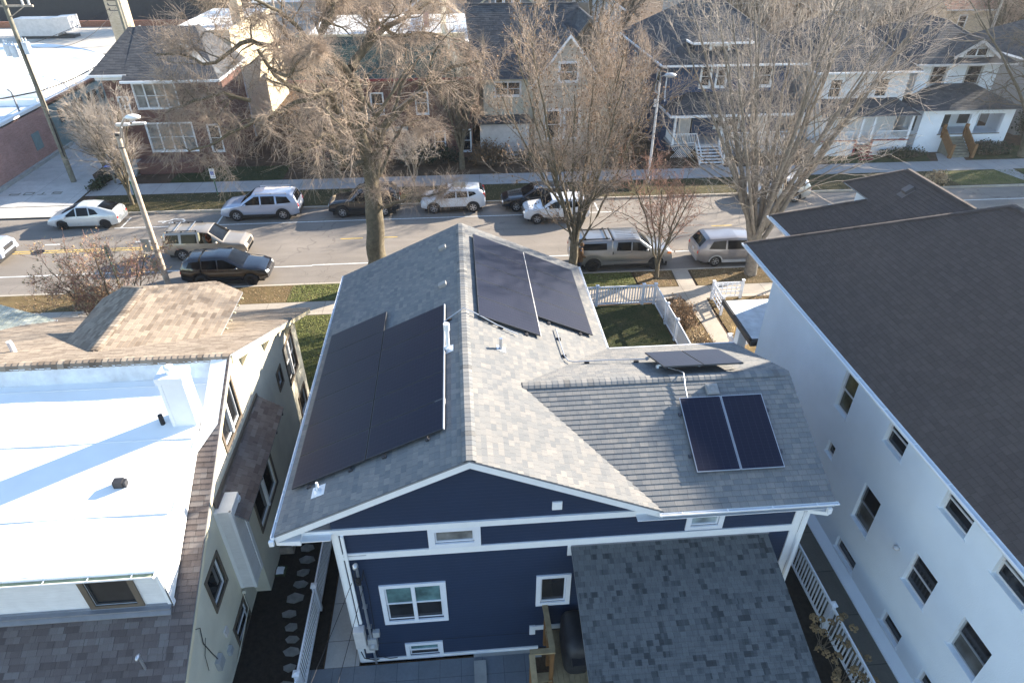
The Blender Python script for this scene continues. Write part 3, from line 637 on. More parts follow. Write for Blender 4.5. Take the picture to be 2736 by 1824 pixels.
# gable vent square, electric service
m = MB(); W0.bar(m, wx(1.83), wx(2.07), 5.85, 6.11, .001, .04); W0.bar(m, wx(1.86), wx(2.04), 5.88, 6.08, .04, .055); m.build('wall_vent', 'white', house)
m = MB(); yb = 10.5
m.tube([(-3.0, yb, 0.0), (-3.0, yb, 4.3), (-3.0, yb-.05, 4.42)], .035, 10); m.ball((-3.0, yb-.07, 4.42), .075, .1, .09, 10)
m.box(-3.0-.3+.02, -2.72, 10.565, 10.6, 4.63, 4.66)
for z in (1.7, 2.6): m.box(-3.06, -2.94, 10.49, 10.6, z, z+.04)
m.build('service_mast', 'galv', house)
m = MB(); m.box(-3.42, -3.14, 10.38, 10.6, .95, 1.72); m.box(-3.2, -2.97, 10.45, 10.6, .62, 1.0); m.build('breaker_box', 'light_plastic', house)
m = MB(); m.box(-3.1, -2.86, 10.44, 10.6, .75, 1.25); m.lathe((-2.98, 10.44, .98), [(.001, -.1), (.07, -.1), (.08, -.02), (.085, 0)], 16, axis='y'); m.box(-2.94, -2.76, 10.48, 10.6, 1.28, 1.5); m.build('electric_meter', 'grey_plastic', house)
m = MB(); m.tube([(-3.0, 10.4, 4.36), (-3.08, 10.3, 4.05), (-3.0, 10.35, 3.85), (-2.9, 10.42, 3.9), (-2.86, 10.55, 4.1)], .012, 5); m.tube([(-2.87, 10.55, 4.1), (-2.84, 10.57, 3.3), (-2.88, 10.57, 1.5)], .008, 5); m.tube([(-2.95, 10.5, .75), (-2.9, 10.52, .3), (-2.6, 10.55, .1), (-2.4, 10.55, .12)], .01, 5); m.tube([(-3.35, 10.5, .62), (-3.3, 10.5, .3), (-3.05, 10.52, .14), (-2.9, 10.5, .2)], .014, 5); m.tube([(-2.86, 10.56, .86), (-1, 10.565, .84), (1.35, 10.565, .82)], .005, 4); m.box(-3.06, -2.95, 10.4, 10.46, 3.7, 3.95); m.build('cable', 'rubber', house)
# rear porch roof
m = MB(); roof_plane(m, [(2.35, 7.25, 3.36), (7.58, 7.25, 3.36), (7.46, 10.56, 4.46), (2.35, 10.56, 4.46)], .12, .012)
m.build('porch_roof', ['sh_porch', 'drip'], house)
m = MB(); m.box(2.36, 7.5, 10.55, 10.575, 4.44, 4.5); m.build('flashing', 'drip', house)
m = MB(); gutter(m, (2.35, 7.25, 3.33), (7.62, 7.25, 3.33), (0,-1,0)); m.build('gutter', 'white', house)
m = MB()
for x in (2.5, 7.3): m.box(x-.08, x+.08, 7.4, 7.56, 0, 3.25)
m.box(2.4, 7.4, 7.4, 7.55, 3.1, 3.25); m.build('porch_post', 'white', house)
# ---------------------------------------------------------------- solar arrays
def panel_mesh(m, o, u, v, pw, ph):
    """o: lower-left corner of top face, u,v unit vectors, pw along u, ph along v"""
    u, v = Vector(u).normalized(), Vector(v).normalized(); n_ = u.cross(v)
    if n_.z < 0: n_ = -n_
    e = .011; o = Vector(o); c = o+u*pw/2+v*ph/2-n_*.02
    m.obox(c, u*(pw/2-.006), v*(ph/2-.006), n_*.02, 1)
    e = .022; q = [o+u*e+v*e, o+u*(pw-e)+v*e, o+u*(pw-e)+v*(ph-e), o+u*e+v*(ph-e)]; q = [p+n_*.0015 for p in q]
    short = pw < ph
    uv = [(0, 0), (pw, 0), (pw, ph), (0, ph)] if short else [(0, 0), (0, pw), (ph, pw), (ph, 0)]
    m.quad(*q, mi=0, uv=uv)
def array(label, o, u, v, pw, ph, cells, rails=None, legs=0):
    root = empty('solar_array', o, label=label, cat='solar array'); u_, v_ = Vector(u).normalized(), Vector(v).normalized(); n_ = u_.cross(v_); n_ = n_ if n_.z > 0 else -n_
    for (i, j) in cells:
        m = MB(); panel_mesh(m, Vector(o)+u_*(pw+.012)*i+v_*(ph+.012)*j, u, v, pw, ph); m.build('solar_panel', ['solar', 'galv' if len(cells) == 2 and not legs else 'panel_frame'], root)
    ci = [c[0] for c in cells]; cj = [c[1] for c in cells]
    m = MB()
    for j in sorted(set(cj)):
        cc = [c[0] for c in cells if c[1] == j]
        for f in (.22, .78):
            a = Vector(o)+v_*((ph+.012)*j+ph*f)+u_*(min(cc)*(pw+.012)-.06)-n_*.06; b_ = Vector(o)+v_*((ph+.012)*j+ph*f)+u_*((max(cc)+1)*(pw+.012)+.05)-n_*.06
            m.beam(a, b_, .035, .035, up=n_)
            k = int((b_-a).length/1.2)+1
            for q in range(k+1): p = a+(b_-a)*(q/k)-n_*.04; m.obox(p, u_*.03, v_*.05, n_*.04)
    m.build('rail', 'galv' if legs else 'steel_dark', root)
    if len(cells) > 2: m = MB(); k = max(ci)+1; m.beam(Vector(o)+v_*(2*ph+.02)-n_*.02, Vector(o)+v_*(2*ph+.02)+u_*(5*(pw+.012))-n_*.02, .03, .04, up=n_) if cells[0][1] == 0 else m.beam(Vector(o)+v_*(ph+.006)-n_*.005, Vector(o)+v_*(ph+.006)+u_*(5*(pw+.012))-n_*.005, .02, .012, up=n_); m.build('edge_rail', 'light_plastic', root)
    return root
cs = 1/math.sqrt(1+SL*SL); H1 = .14
pl = (2.068)
lx = -4.46
array('large black solar array of eleven panels on the shaded left roof slope', (lx, 11.56, zm(lx)+H1), (0,1,0), (1,0,SL), 1.118, 2.07, [(i, 0) for i in range(6)]+[(i, 1) for i in range(5)])
rx = 4.1
array('glaring grey solar array of nine panels on the sunny right roof slope', (rx, 22.03, zm(rx)+H1), (0,-1,0), (-1,0,SL), 1.118, 2.04, [(i, 1) for i in range(5)]+[(i, 0) for i in range(4)])
array('pair of upright solar panels beside the round topped vent on the small wing', (5.49, 11.1, zw(11.1)+.12), (1,0,0), (0,1,WK), 1.115, 2.09, [(0, 0), (1, 0)])
o_ = Vector((5.17, 15.5, 6.83)); 
array('pair of raised black panels on the far slope of the small wing', (5.29, 13.93, 7.43), (1,0,.0), (-.07,1.55,-.62), 1.11, 1.69, [(0, 0), (1, 0)], legs=1)
# ---------------------------------------------------------------- rear deck, steps, grill
dk = empty('wooden_deck', (2.0, 9, 0), label='small wooden deck with tan handrail tucked beside the rear porch roof', cat='deck')
m = MB()
for i in range(38): m.box(1.84+i*.145, 1.84+i*.145+.138, 7.6, 10.55, .86, .9)
m.build('deck_board', 'wood_deck', dk)
m = MB(); zt = 2.08
m.beam((1.76, 10.55, zt), (1.8, 9.28, zt), .15, .04); m.beam((1.86, 9.25, zt), (1.22, 9.25, zt), .15, .045); m.beam((1.26, 9.2, zt), (1.3, 7.0, 1.3), .15, .04)
m.beam((1.8, 10.5, 1.1), (1.82, 9.3, 1.1), .04, .09); m.build('handrail', 'wood_deck', dk)
m = MB()
for x, y, a_, b_ in ((1.8, 10.5, .3, zt-.02), (1.8, 9.9, .3, zt-.02), (1.8, 9.28, .3, zt-.02), (1.27, 9.25, 0, zt-.02), (1.3, 7.65, 0, 1.5)): m = MB(); m.box(x-.05, x+.05, y-.05, y+.05, a_, b_); m.build('rail_post', 'wood_orange', dk)
m = MB(); m.beam((1.81, 10.5, 1.02), (1.81, 9.3, 1.02), .05, .04)
for i in range(9): m.box(1.79, 1.82, 9.36+i*.12, 9.39+i*.12, 1.0, zt-.02)
m.build('baluster_panel', 'wood_orange', dk)
m = MB()
for i in range(4): m.box(1.35, 1.83, 9.2-i*.3, 9.45-i*.3, .68-i*.18, .72-i*.18)
m.build('stair', 'wood_deck', dk)
st = empty('concrete_steps', (.5, 10, 0), label='grey concrete cellar steps beside the patio and low wall', cat='steps')
m = MB(); 
for i in range(5): m.box(-.24+i*.34, .1+i*.34, 9.1, 10.3, -1.2, .08-i*.02+.0 if i == 0 else .06-i*.14)
m.build('step', 'foundation', st); m = MB(); m.box(-.24, 1.7, 10.32, 10.57, -1.2, -.02); m.build('wall', 'foundation', st)
g_ = empty('covered_grill', (2.55, 9.8, .9), label='barbecue grill under a black cover on the wooden deck', cat='grill')
m = MB(); ring = []
secs = [(.0, .34, .62), (.35, .36, .64), (.75, .37, .66), (1.0, .33, .62), (1.12, .24, .5), (1.17, .1, .3)]
v = []
random.seed(8)
for z, rx_, ry_ in secs:
    for j in range(20):
        a = 2*math.pi*j/20; cx, sy_ = math.cos(a), math.sin(a); k = .55
        v.append((2.5+rx_*math.copysign(abs(cx)**k, cx)+random.uniform(-.02, .02), 9.85+ry_*math.copysign(abs(sy_)**k, sy_)+random.uniform(-.02, .02), .9+z))
m.add(v, [(i*20+j, i*20+(j+1)%20, (i+1)*20+(j+1)%20, (i+1)*20+j) for i in range(5) for j in range(20)]+[tuple(range(100, 120))], smooth=True)
m.box(2.3, 2.75, 9.0, 9.28, 1.55, 1.72); m.build('cover', 'cover', g_)
m = MB(); m.box(2.75, 2.83, 9.05, 9.15, 1.6, 1.75); m.build('badge', 'sign_white', g_)
# ---------------------------------------------------------------- side garden
def fence_run(label, pts, h=1.0, gap=.125, pick=.05, posts=None, group=None):
    root = empty('picket_fence', (pts[0][0], pts[0][1], 0), label=label, cat='fence')
    pk = MB()
    for (a, b_) in zip(pts, pts[1:]):
        a, b_ = Vector((*a, 0)), Vector((*b_, 0)); d = b_-a; L_ = d.length; d.normalize(); z = Vector((0,0,1)); s = d.cross(z)
        for zz in (.12, h-.03): pk.beam(a+z*zz, b_+z*zz, .05, .09 if zz > .5 else .07)
        k = int(L_/gap)
        for i in range(1, k):
            p = a+d*(i*L_/k); pk.obox(p+z*(h/2+.03), d*pick/2, s*.012, z*(h/2-.07))
    pk.build('picket_panel', 'white_vinyl', root)
    for p in (posts or pts):
        m = MB(); m.box(p[0]-.065, p[0]+.065, p[1]-.065, p[1]+.065, 0, h+.06); m.box(p[0]-.09, p[0]+.09, p[1]-.09, p[1]+.09, h+.06, h+.1); m.add([(p[0]-.08, p[1]-.08, h+.1), (p[0]+.08, p[1]-.08, h+.1), (p[0]+.08, p[1]+.08, h+.1), (p[0]-.08, p[1]+.08, h+.1), (p[0], p[1], h+.15)], [(0,1,4),(1,2,4),(2,3,4),(3,0,4)])
        m.build('fence_post', 'white_vinyl', root)
    return root
fence_run('white picket fence along the front of the small dark lawn, beside the parked truck', [(4.6, 29.3), (6.88, 29.3), (9.35, 29.3), (9.98, 29.3)], 1.15, .14, .055)
fence_run('long white picket fence running back from the street beside the walkway', [(10.0, 29.12), (10.05, 27.3), (10.1, 25.8), (10.12, 23.4), (10.15, 21), (10.15, 18.6)], 1.15, .14, .055, posts=[(10.05, 27.3), (10.1, 25.8), (10.12, 23.4), (10.15, 21)])
fence_run('white picket fence beside the white apartment house walkway, behind brown hydrangeas', [(10.12, 13.35), (10.14, 12.98), (10.14, 10.5), (10.14, 8.1), (10.14, 5.6)], 1.1, .14, .045, posts=[(10.14, 12.98), (10.14, 10.5), (10.14, 8.1)])
fence_run('white picket fence beside the stepping stones on the left of the blue house', [(-4.86, 14.9), (-4.86, 12.35), (-4.88, 9.7), (-4.9, 7.0)], 1.1, .12, .04, posts=[(-4.86, 12.35), (-4.88, 9.7), (-4.9, 7.3)])
fence_run('end of a white picket fence far back between the tan house and blue house', [(-4.9, 24.2), (-4.9, 22.0)], 1.1, .12, .04)
sp = [(-5.45, 10.0, .3), (-5.43, 10.55, .2), (-5.46, 11.02, .24), (-5.52, 11.42, .2), (-5.62, 11.8, .22), (-5.76, 12.25, .24), (-5.72, 12.78, .3), (-5.62, 13.28, .24), (-5.62, 13.72, .24), (-5.58, 14.2, .26), (-5.66, 14.68, .26), (-5.72, 15.1, .26)]
words = ['nearest stepping stone at the bottom edge beside the white fence', 'second', 'third', 'fourth', 'fifth', 'sixth', 'seventh', 'eighth', 'ninth', 'tenth', 'eleventh', 'farthest']
for i, (x, y, r_) in enumerate(sp):
    m = MB(); k = 6; a0 = random.random()*6; ring = [(x+r_*random.uniform(.8, 1.15)*math.cos(a0+6.283*j/k), y+r_*.62*random.uniform(.85, 1.15)*math.sin(a0+6.283*j/k), .0) for j in range(k)]
    m.prism([(p[0], p[1], .035) for p in ring], (0,0,-.03)); o = m.build('stepping_stone', 'stone')
    tag(o, words[0] if i == 0 else (('farthest stepping stone, by the raised planter box' if i == 11 else '%s grey stepping stone up from the bottom edge in the dark side garden' % words[i])), 'stepping stone', 'stepping stones in the side garden')
pb = empty('planter_box', (-6.4, 14.9, 0), label='low timber planter box of dark soil against the tan house', cat='planter')
m = MB(); x0, x1, y0, y1 = -6.75, -6.05, 14.5, 15.6
m.box(x0, x1, y0, y0+.05, 0, .3); m.box(x0, x1, y1-.05, y1, 0, .3); m.box(x0, x0+.05, y0+.05, y1-.05, 0, .3); m.box(x1-.05, x1, y0+.05, y1-.05, 0, .3); m.build('frame', 'pole_wood', pb)
m = MB(); m.box(x0+.05, x1-.05, y0+.05, y1-.05, 0, .22); m.build('soil', 'soil', pb)
m = MB(); v = []; nx, ny = 9, 7
for i in range(nx):
    for j in range(ny): v.append((-6.78+.62*i/(nx-1)+random.uniform(-.01, .01), 13.62+.42*j/(ny-1)+random.uniform(-.01, .01), .03+.06*math.sin(math.pi*i/(nx-1))*math.sin(math.pi*j/(ny-1))+random.uniform(0, .015)))
fs = [(i*ny+j, (i+1)*ny+j, (i+1)*ny+j+1, i*ny+j+1) for i in range(nx-1) for j in range(ny-1)]
m.add(v, fs, smooth=True)
for k, f in enumerate(fs):
    i, j = divmod(k, ny-1)
    if i in (0, nx-2) or j in (0, ny-2): m.m[k] = 1
    elif 2 <= i <= 3: m.m[k] = 2
o = m.build('soil_bag', ['sign_white', 'shrub_green', 'mulch']); tag(o, 'flat empty white and green garden soil bag on the dark soil', 'bag')
ch = empty('patio_chair', (-4.35, 9.0, 0), label='dark wooden patio chair against the white fence, lower left corner of the patio', cat='chair')
m = MB(); 
for i in range(5): m.obox((-4.62+.0, 9.3-i*.11, .75), (.02, 0, .0), (0, .045, 0), (-.1, 0, .42))
m.build('backrest', 'black', ch); m = MB(); m.box(-4.55, -4.05, 8.8, 9.35, .38, .42); m.build('seat', 'black', ch)
for y_ in (8.72, 9.36): m = MB(); m.box(-4.6, -4.0, y_, y_+.08, .58, .61); m.build('armrest', 'black', ch)
for x, y in ((-4.02, 8.76), (-4.02, 9.4), (-4.56, 8.76), (-4.56, 9.4)):
    m = MB(); m.box(x-.025, x+.025, y-.025, y+.025, 0, .58); m.build('leg', 'black', ch)
tb = empty('fire_pit', (-3.9, 8.35, 0), label='round black mesh topped fire pit on the patio at the bottom edge', cat='fire pit')
m = MB(); m.lathe((-3.9, 8.45, .3), [(.3, -.1), (.42, .05), (.46, .12), (.46, .15)], 28); m.build('bowl', 'dark_metal', tb)
m = MB()
for k in range(8): m.tube([(-3.9+.44*math.cos(a)*math.cos(k*math.pi/8), 8.45+.44*math.cos(a)*math.sin(k*math.pi/8), .46+.22*math.sin(a)) for a in [i*math.pi/10 for i in range(11)]], .006, 4)
m.lathe((-3.9, 8.45, .46), [(.44, 0), (.4, .1), (.3, .17), (.15, .21), (.01, .22)], 28); m.build('mesh_lid', 'steel_dark', tb)
for k in range(3): a = k*2.09; m = MB(); m.box(-3.9+.3*math.cos(a)-.02, -3.9+.3*math.cos(a)+.02, 8.45+.3*math.sin(a)-.02, 8.45+.3*math.sin(a)+.02, 0, .3); m.build('leg', 'dark_metal', tb)
# ================================================================ tan stucco house (left)
random.seed(11)
tan = empty('tan_house', (-10.5, 12, 0), label='tan stucco bungalow with brown shingles and a bright white flat rear roof, left edge', cat='house')
ky, zr_ = 15.4, 7.47
tb_ = lambda y: zr_-.545*(ky-y)          # rear slope
tf_ = lambda y: zr_-.436*(y-ky)          # front slope
XR_ = -6.6; XLf = -17.2
WT = Wall((-6.95, 0, 0), (0,1,0), (1,0,0))
m = MB()
tw = [(14.25, 15.7, 5.05, 6.4), (10.95, 11.8, 2.42, 3.5), (11.32, 12.28, .04, .88), (20.8, 22.1, 2.3, 3.85), (19.52, 20.0, 3.05, 3.68), (21.3, 22.3, .1, 1.1)]
WT.face(m, 8.9, 12.4, -.02, 3.75, tw, 0, .08); m.poly([(-6.95, 3, 0), (-6.95, 8.9, 0), (-6.95, 8.9, 3.75), (-6.95, 5.2, 1.75), (-6.95, 3, .6)]); WT.face(m, 12.4, 22.9, -.02, 4.0, tw, 0, .08); WT.face(m, 12.4, 18.6, 4.0, 5.0, tw, 0, .08); WT.face(m, 14.2, 16.6, 5.0, 6.45, tw, 0, .08)
Y_ = lambda y: -6.95
m.poly([(-6.95, 8.9, 3.75), (-6.95, 12.4, 3.75), (-6.95, 12.4, tb_(12.4)-.1)])
m.poly([(-6.95, 12.4, 5.0), (-6.95, 14.2, 5.0), (-6.95, 14.2, tb_(14.2)-.1), (-6.95, 12.4, tb_(12.4)-.1)])
m.poly([(-6.95, 14.2, 6.45), (-6.95, 16.6, 6.45), (-6.95, 16.6, tf_(16.6)-.1), (-6.95, ky, zr_-.1), (-6.95, 14.2, tb_(14.2)-.1)])
m.poly([(-6.95, 16.6, 5.0), (-6.95, 18.6, 5.0), (-6.95, 18.6, tf_(18.6)-.1), (-6.95, 16.6, tf_(16.6)-.1)])
m.poly([(-6.95, 18.6, 4.0), (-6.95, 22.9, 4.0), (-6.95, 22.9, tf_(22.9)-.1), (-6.95, 18.6, tf_(18.6)-.1)])
m.quad((-6.95, 22.9, 0), (-16.5, 22.9, 0), (-16.5, 22.9, 4.1), (-6.95, 22.9, 4.1)); m.quad((-16.5, 3, 0), (-6.95, 3, 0), (-6.95, 3, 1.8), (-16.5, 3, 1.8))
m.box(-7.6, -6.93, 7, 22.88, -.02, .02)
m.build('wall', 'stucco_tan', tan)
for k, w_ in enumerate(tw):
    kw = dict(split=.5, casing=.1, cmat='brown_trim', sill=False, sash=.05, depth=.07)
    if k in (1, 4, 5): kw['split'] = 0
    if k == 0: kw.update(vsplit=1, split=0, top='glass')
    if k == 3: kw.update(vsplit=1, top='curtain')
    WT.window(tan, *w_, **kw)
m = MB()
dz = 5.0
roof_plane(m, [(XLf, 5.2, tb_(5.2)), (-7.1, 5.2, tb_(5.2)), (-7.1, 9.75, tb_(9.75)), (XLf, 9.75, tb_(9.75))], .143, .013, 0); roof_plane(m, [(-7.1, 5.2, tb_(5.2)), (XR_, 5.2, tb_(5.2)), (XR_, ky, zr_), (-7.1, ky, zr_)], .143, .013, 0)
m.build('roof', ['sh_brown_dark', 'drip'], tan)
m = MB(); roof_plane(m, [(XR_, 24.42, tf_(24.42)), (XLf, 24.42, tf_(24.42)), (XLf, ky, zr_), (XR_, ky, zr_)], .143, .013)
cx_, cz_, ck = -11.0, 6.93, .282; c_ = lambda x: cz_-ck*abs(x-cx_)
ye = ky+(zr_-cz_)/.436
def yv(x): return ky+(zr_-c_(x))/.436
xr2, xl2 = -8.07, -12.95; cl_ = lambda x: cz_-.43*(cx_-x)
roof_plane(m, [(xr2, yv(xr2), c_(xr2)), (xr2, 21.4, c_(xr2)), (-8.95, 21.78, c_(-8.95)), (cx_, 20.5, cz_), (cx_, ye, cz_)], .143, .013)
roof_plane(m, [(xl2, 21.35, cl_(xl2)), (xl2, ky+(zr_-cl_(xl2))/.436, cl_(xl2)), (cx_, ye, cz_), (cx_, 20.5, cz_), (-12.25, 21.6, cl_(-12.25))], .143, .013)
m.poly([(-8.95, 21.78, c_(-8.95)), (-12.25, 21.6, cl_(-12.25)), (cx_, 20.5, cz_)])
ridge_caps(m, (cx_, ye+.1, cz_), (cx_, 20.55, cz_), .15, .04); ridge_caps(m, (cx_, 20.5, cz_), (-8.95, 21.8, c_(-8.95)), .12, .05); ridge_caps(m, (cx_, 20.5, cz_), (-12.25, 21.62, cl_(-12.25)), .12, .05)
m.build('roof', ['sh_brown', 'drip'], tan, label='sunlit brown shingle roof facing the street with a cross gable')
m = MB(); x = XLf; i = 0
while x < XR_-.16:
    r_ = random.random()*9; a = [(x, ky+.17, zr_-.02), (x, ky+.02, zr_+.055), (x, ky-.1, zr_+.03), (x, ky-.17, zr_-.09)]; q = [(p[0]+.172, p[1], p[2]-.018) for p in a]
    m.add(a+q, [(j, j+1, j+5, j+4) for j in range(3)], 0, [[(r_, .07)]*4]*3); a2 = [(p[0], p[1], p[2]-.025) for p in a]; m.add(a+a2, [(j, j+4, j+5, j+1) for j in range(3)], 0, [[(r_, .07)]*4]*3); x += .168
m.build('ridge_cap', 'sh_brown', tan)
m = MB()   # walls carrying the cross gable
m.box(-12.6, -8.8, 18.8, 21.2, 4.2, 5.95); m.build('dormer_wall', 'stucco_tan', tan)
for y in (19.1, 19.6, 20.1, 20.6, 21.1): m = MB(); m.box(-8.3, -8.0, y-.018, y+.018, c_(xr2)-.12, c_(xr2)-.06); m.build('rafter_tail', 'cream_trim', tan)
m = MB()
for (a, b_) in (((XR_-.02, 5.3, tb_(5.3)-.15), (XR_-.02, ky, zr_-.13)), ((XR_+.02, ky, zr_-.14), (XR_+.02, 19.4, tf_(19.4)-.14)), ((XR_-.06, 19.2, tf_(19.2)-.14), (XR_-.06, 24.42, tf_(24.42)-.14))):
    front = a[1] > 10; m.beam(a, b_, .05, .2 if front else .12)
for y in (16.9, 19.0, 21.6):
    z = tf_(y)-.24; m.prism([(-6.95, y-.07, z), (-6.64, y-.07, z), (-6.95, y-.07, z-.55)], (0, .14, 0))
m.build('fascia', 'cream_trim', tan)
m = MB(); mz = lambda y: 5.83+.2*(y-9.63)
nx, ny = 34, 22; v = []
for i in range(nx+1):
    for j in range(ny+1):
        x, y = XLf+(-7.08-XLf)*i/nx, 9.63+(15.14-9.63)*j/ny; z = mz(y)+.012*math.sin(x*1.7+math.sin(y*1.3)*2)*math.sin(y*2.1)+random.uniform(-.004, .004)
        v.append((x, y, z))
m.add(v, [(i*(ny+1)+j, (i+1)*(ny+1)+j, (i+1)*(ny+1)+j+1, i*(ny+1)+j+1) for i in range(nx) for j in range(ny)], smooth=True)
for y in (11.0, 13.1, 14.9): m.box(XLf, -7.12, y-.02, y+.02, mz(y)+.002, mz(y)+.016)
m.box(XLf, -7.05, 9.6, 9.64, 5.7, 5.83); m.quad((-7.08, 9.73, 4.47), (-7.08, 13.4, tb_(13.4)), (-7.08, 13.4, mz(13.4)), (-7.08, 9.63, mz(9.63)))
m.quad((-7.09, 12.9, tb_(12.9)+.03), (-6.66, 13.6, tb_(13.6)+.03), (-6.66, 15.3, tb_(15.3)+.03), (-7.09, 15.3, tb_(15.3)+.03)); m.quad((-7.09, 12.9, 6), (-7.09, 15.3, 6), (-7.09, 15.3, tb_(15.3)+.03), (-7.09, 12.9, tb_(12.9)+.03))
m.build('flat_roof', 'membrane', tan)
m = MB(); v = []; nx = 60
for i in range(nx+1):
    for j in range(6):
        t = j/5; x = XLf+(-6.66-XLf)*i/nx; v.append((x, 15.12+.13*t+random.uniform(-.008, .008), mz(15.12)+(zr_-.06-mz(15.12))*t))
m.add(v, [(i*6+j, (i+1)*6+j, (i+1)*6+j+1, i*6+j+1) for i in range(nx) for j in range(5)], smooth=True)
m.build('parapet', 'membrane_old', tan)
# rear dormer wall, window, gutter
WD = Wall((-17, 9.73, 0), (1,0,0), (0,-1,0)); m = MB()
WD.face(m, 0, 9.92, 4.4, 5.72, [(8.24, 9.18, 4.58, 5.5)], 0, .08); m.build('dormer_wall', 'white_siding', tan)
WD.window(tan, 8.24, 9.18, 4.58, 5.5, 'dark_door', casing=.13, cmat='brown_trim', split=0, sill=False, top='screen', sash=.05)
m = MB(); WD.bar(m, 9.82, 9.93, 4.4, 5.7, .002, .03); m.box(-7.1, -7.06, 9.7, 9.82, 4.42, 5.7); m.box(XLf, -7.05, 9.62, 9.73, 5.56, 5.6); m.build('trim', 'white', tan)
m = MB(); gutter(m, (XLf, 9.6, 5.78), (-7.06, 9.6, 5.78), (0,-1,0), .13, .1); o = m.build('gutter', 'white', tan)
m = MB(); m.box(XLf, -7.1, 9.51, 9.585, 5.69, 5.755); m.build('gutter_liner', 'copper_gutter', o)
m = MB(); m.box(XLf, -7.1, 9.58, 9.72, 4.43, 4.47); m.prism([(XLf, 9.72, 4.47), (-7.1, 9.72, 4.47), (-7.1, 9.52, 4.32), (XLf, 9.52, 4.32)], (0, 0, .03)); m.build('flashing', 'dark_metal' if 0 else 'drip', tan)
# chimney chase on the flat roof
chm = MB(); x0, x1, y0, y1 = -7.74, -7.12, 13.5, 14.0
chm.box(x0, x1, y0, y1, 6.2, 8.0); chm.build('chimney', 'white', tan)
m = MB(); m.box(x0-.03, x1+.03, y0-.03, y1+.03, 7.98, 8.15); m.box(x0-.0, x0+.09, y0-.012, y0, 6.35, 7.98); m.box(x1-.09, x1, y0-.012, y0, 6.35, 7.98); m.lathe((-7.45, 13.72, 8.15), [(.09, 0), (.09, .1), (.12, .12), (.12, .2), (.1, .22), (.01, .22)], 18); m.build('chimney_cap', 'white', tan)
m = MB(); m.cyl((-8.02, 13.6, 6.5), .06, .42, 14); m.build('vent_pipe', 'rubber', tan)
m = MB(); m.box(-8.62, -8.4, 11.72, 11.9, 6.2, 6.44); m.box(-8.42, -8.33, 11.74, 11.88, 6.2, 6.42); m.build('roof_vent', 'dark_metal', tan)
m = MB(); m.cyl((-13.65, 17.3, tf_(17.3)-.05), .08, .42, 14); m.build('vent_pipe', 'pvc', tan)
# bay and siding chase
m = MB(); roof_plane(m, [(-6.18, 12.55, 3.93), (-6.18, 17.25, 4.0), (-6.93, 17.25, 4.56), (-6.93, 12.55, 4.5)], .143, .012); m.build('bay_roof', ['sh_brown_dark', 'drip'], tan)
m = MB(); m.box(-6.95, -6.9, 12.55, 17.25, 4.5, 4.66)
for y in (13.2, 14.2, 15.2, 16.2, 17.1): m.box(-6.6, -6.2, y-.03, y+.03, 3.8, 3.9)
m.build('bay_trim', 'brown_trim', tan)
WB = Wall((-6.5, 0, 0), (0,1,0), (1,0,0)); m = MB(); WB.face(m, 13.15, 17.0, -.02, 4.05, [(13.85, 15.8, 2.05, 3.25)], 0, .08)
m.quad((-6.5, 17.0, 0), (-6.95, 17.0, 0), (-6.95, 17.0, 4.3), (-6.5, 17.0, 4.1)); m.quad((-6.95, 13.15, 0), (-6.5, 13.15, 0), (-6.5, 13.15, 4.1), (-6.95, 13.15, 4.3)); m.build('bay_wall', 'stucco_tan', tan)
WB.window(tan, 13.85, 15.8, 2.05, 3.25, casing=.1, cmat='brown_trim', vsplit=1, split=0, sill=False, depth=.06)
m = MB(); m.box(-6.94, -6.5, 12.4, 13.14, 1.25, 4.45); m.build('chase', 'white_siding', tan)
m = MB(); m.box(-6.96, -6.86, 12.385, 12.4, 1.25, 4.45); m.box(-6.56, -6.48, 12.38, 12.46, 1.25, 4.45); m.box(-6.5, -6.48, 13.0, 13.15, 1.25, 4.3); m.build('chase_trim', 'white', tan)
m = MB(); m.tube([(-6.9, 12.3, 1.17), (-6.8, 12.3, 1.17)], .05, 10); m.tube([(-6.9, 12.3, 1.15), (-6.9, 12.3, .4), (-6.9, 10.8, .1)], .014, 6); m.build('conduit', 'stucco_tan', tan)
m = MB(); m.box(-6.95, -6.83, 9.95, 10.25, 1.15, 1.5); m.build('utility_box', 'grey_plastic', tan); m = MB(); m.box(-6.95, -6.85, 10.6, 10.8, .75, .95); m.build('utility_box', 'grey_plastic', tan); m = MB(); m.box(-6.95, -6.9, 10.8, 11.0, 1.3, 1.55); m.build('wall_vent', 'light_plastic', tan)
m = MB(); m.tube([(-6.92, 9.7, 3.4), (-6.9, 9.95, 3.1), (-6.92, 9.85, 2.6), (-6.92, 10.0, 1.9), (-6.9, 10.1, 1.4)], .012, 5); m.tube([(-6.91, 10.0, 2.6), (-6.91, 9.7, 2.3), (-6.91, 9.6, 1.8)], .008, 5); m.build('cable', 'rubber', tan)
m = MB(); m.cyl((-7.5, 8.6, tb_(8.6)-.05), .028, .55, 10); m.ball((-7.5, 8.57, tb_(8.6)+.5), .05, .09, .06, 10); m.build('service_mast', 'galv', tan)
# pale green roof further left
pg = empty('pale_roofed_house', (-20, 22, 0), label='corner of a pale green shingle roof with white gutter at the left edge', cat='house')
m = MB(); roof_plane(m, [(-16.45, 14, 3.95), (-16.45, 23.6, 3.95), (-20.5, 23.6, 5.75), (-20.5, 14, 5.75)]); m.build('roof', ['sh_pale', 'drip'], pg)
m = MB(); gutter(m, (-16.45, 14, 3.94), (-16.45, 23.6, 3.94), (1,0,0)); m.build('gutter', 'white', pg)
m = MB(); m.box(-20.4, -16.8, 14, 23.2, 0, 3.85); m.poly([(-16.8, 23.2, 3.85), (-20.4, 23.2, 3.85), (-20.4, 23.2, 5.6)]); m.build('wall', 'tan_siding', pg)
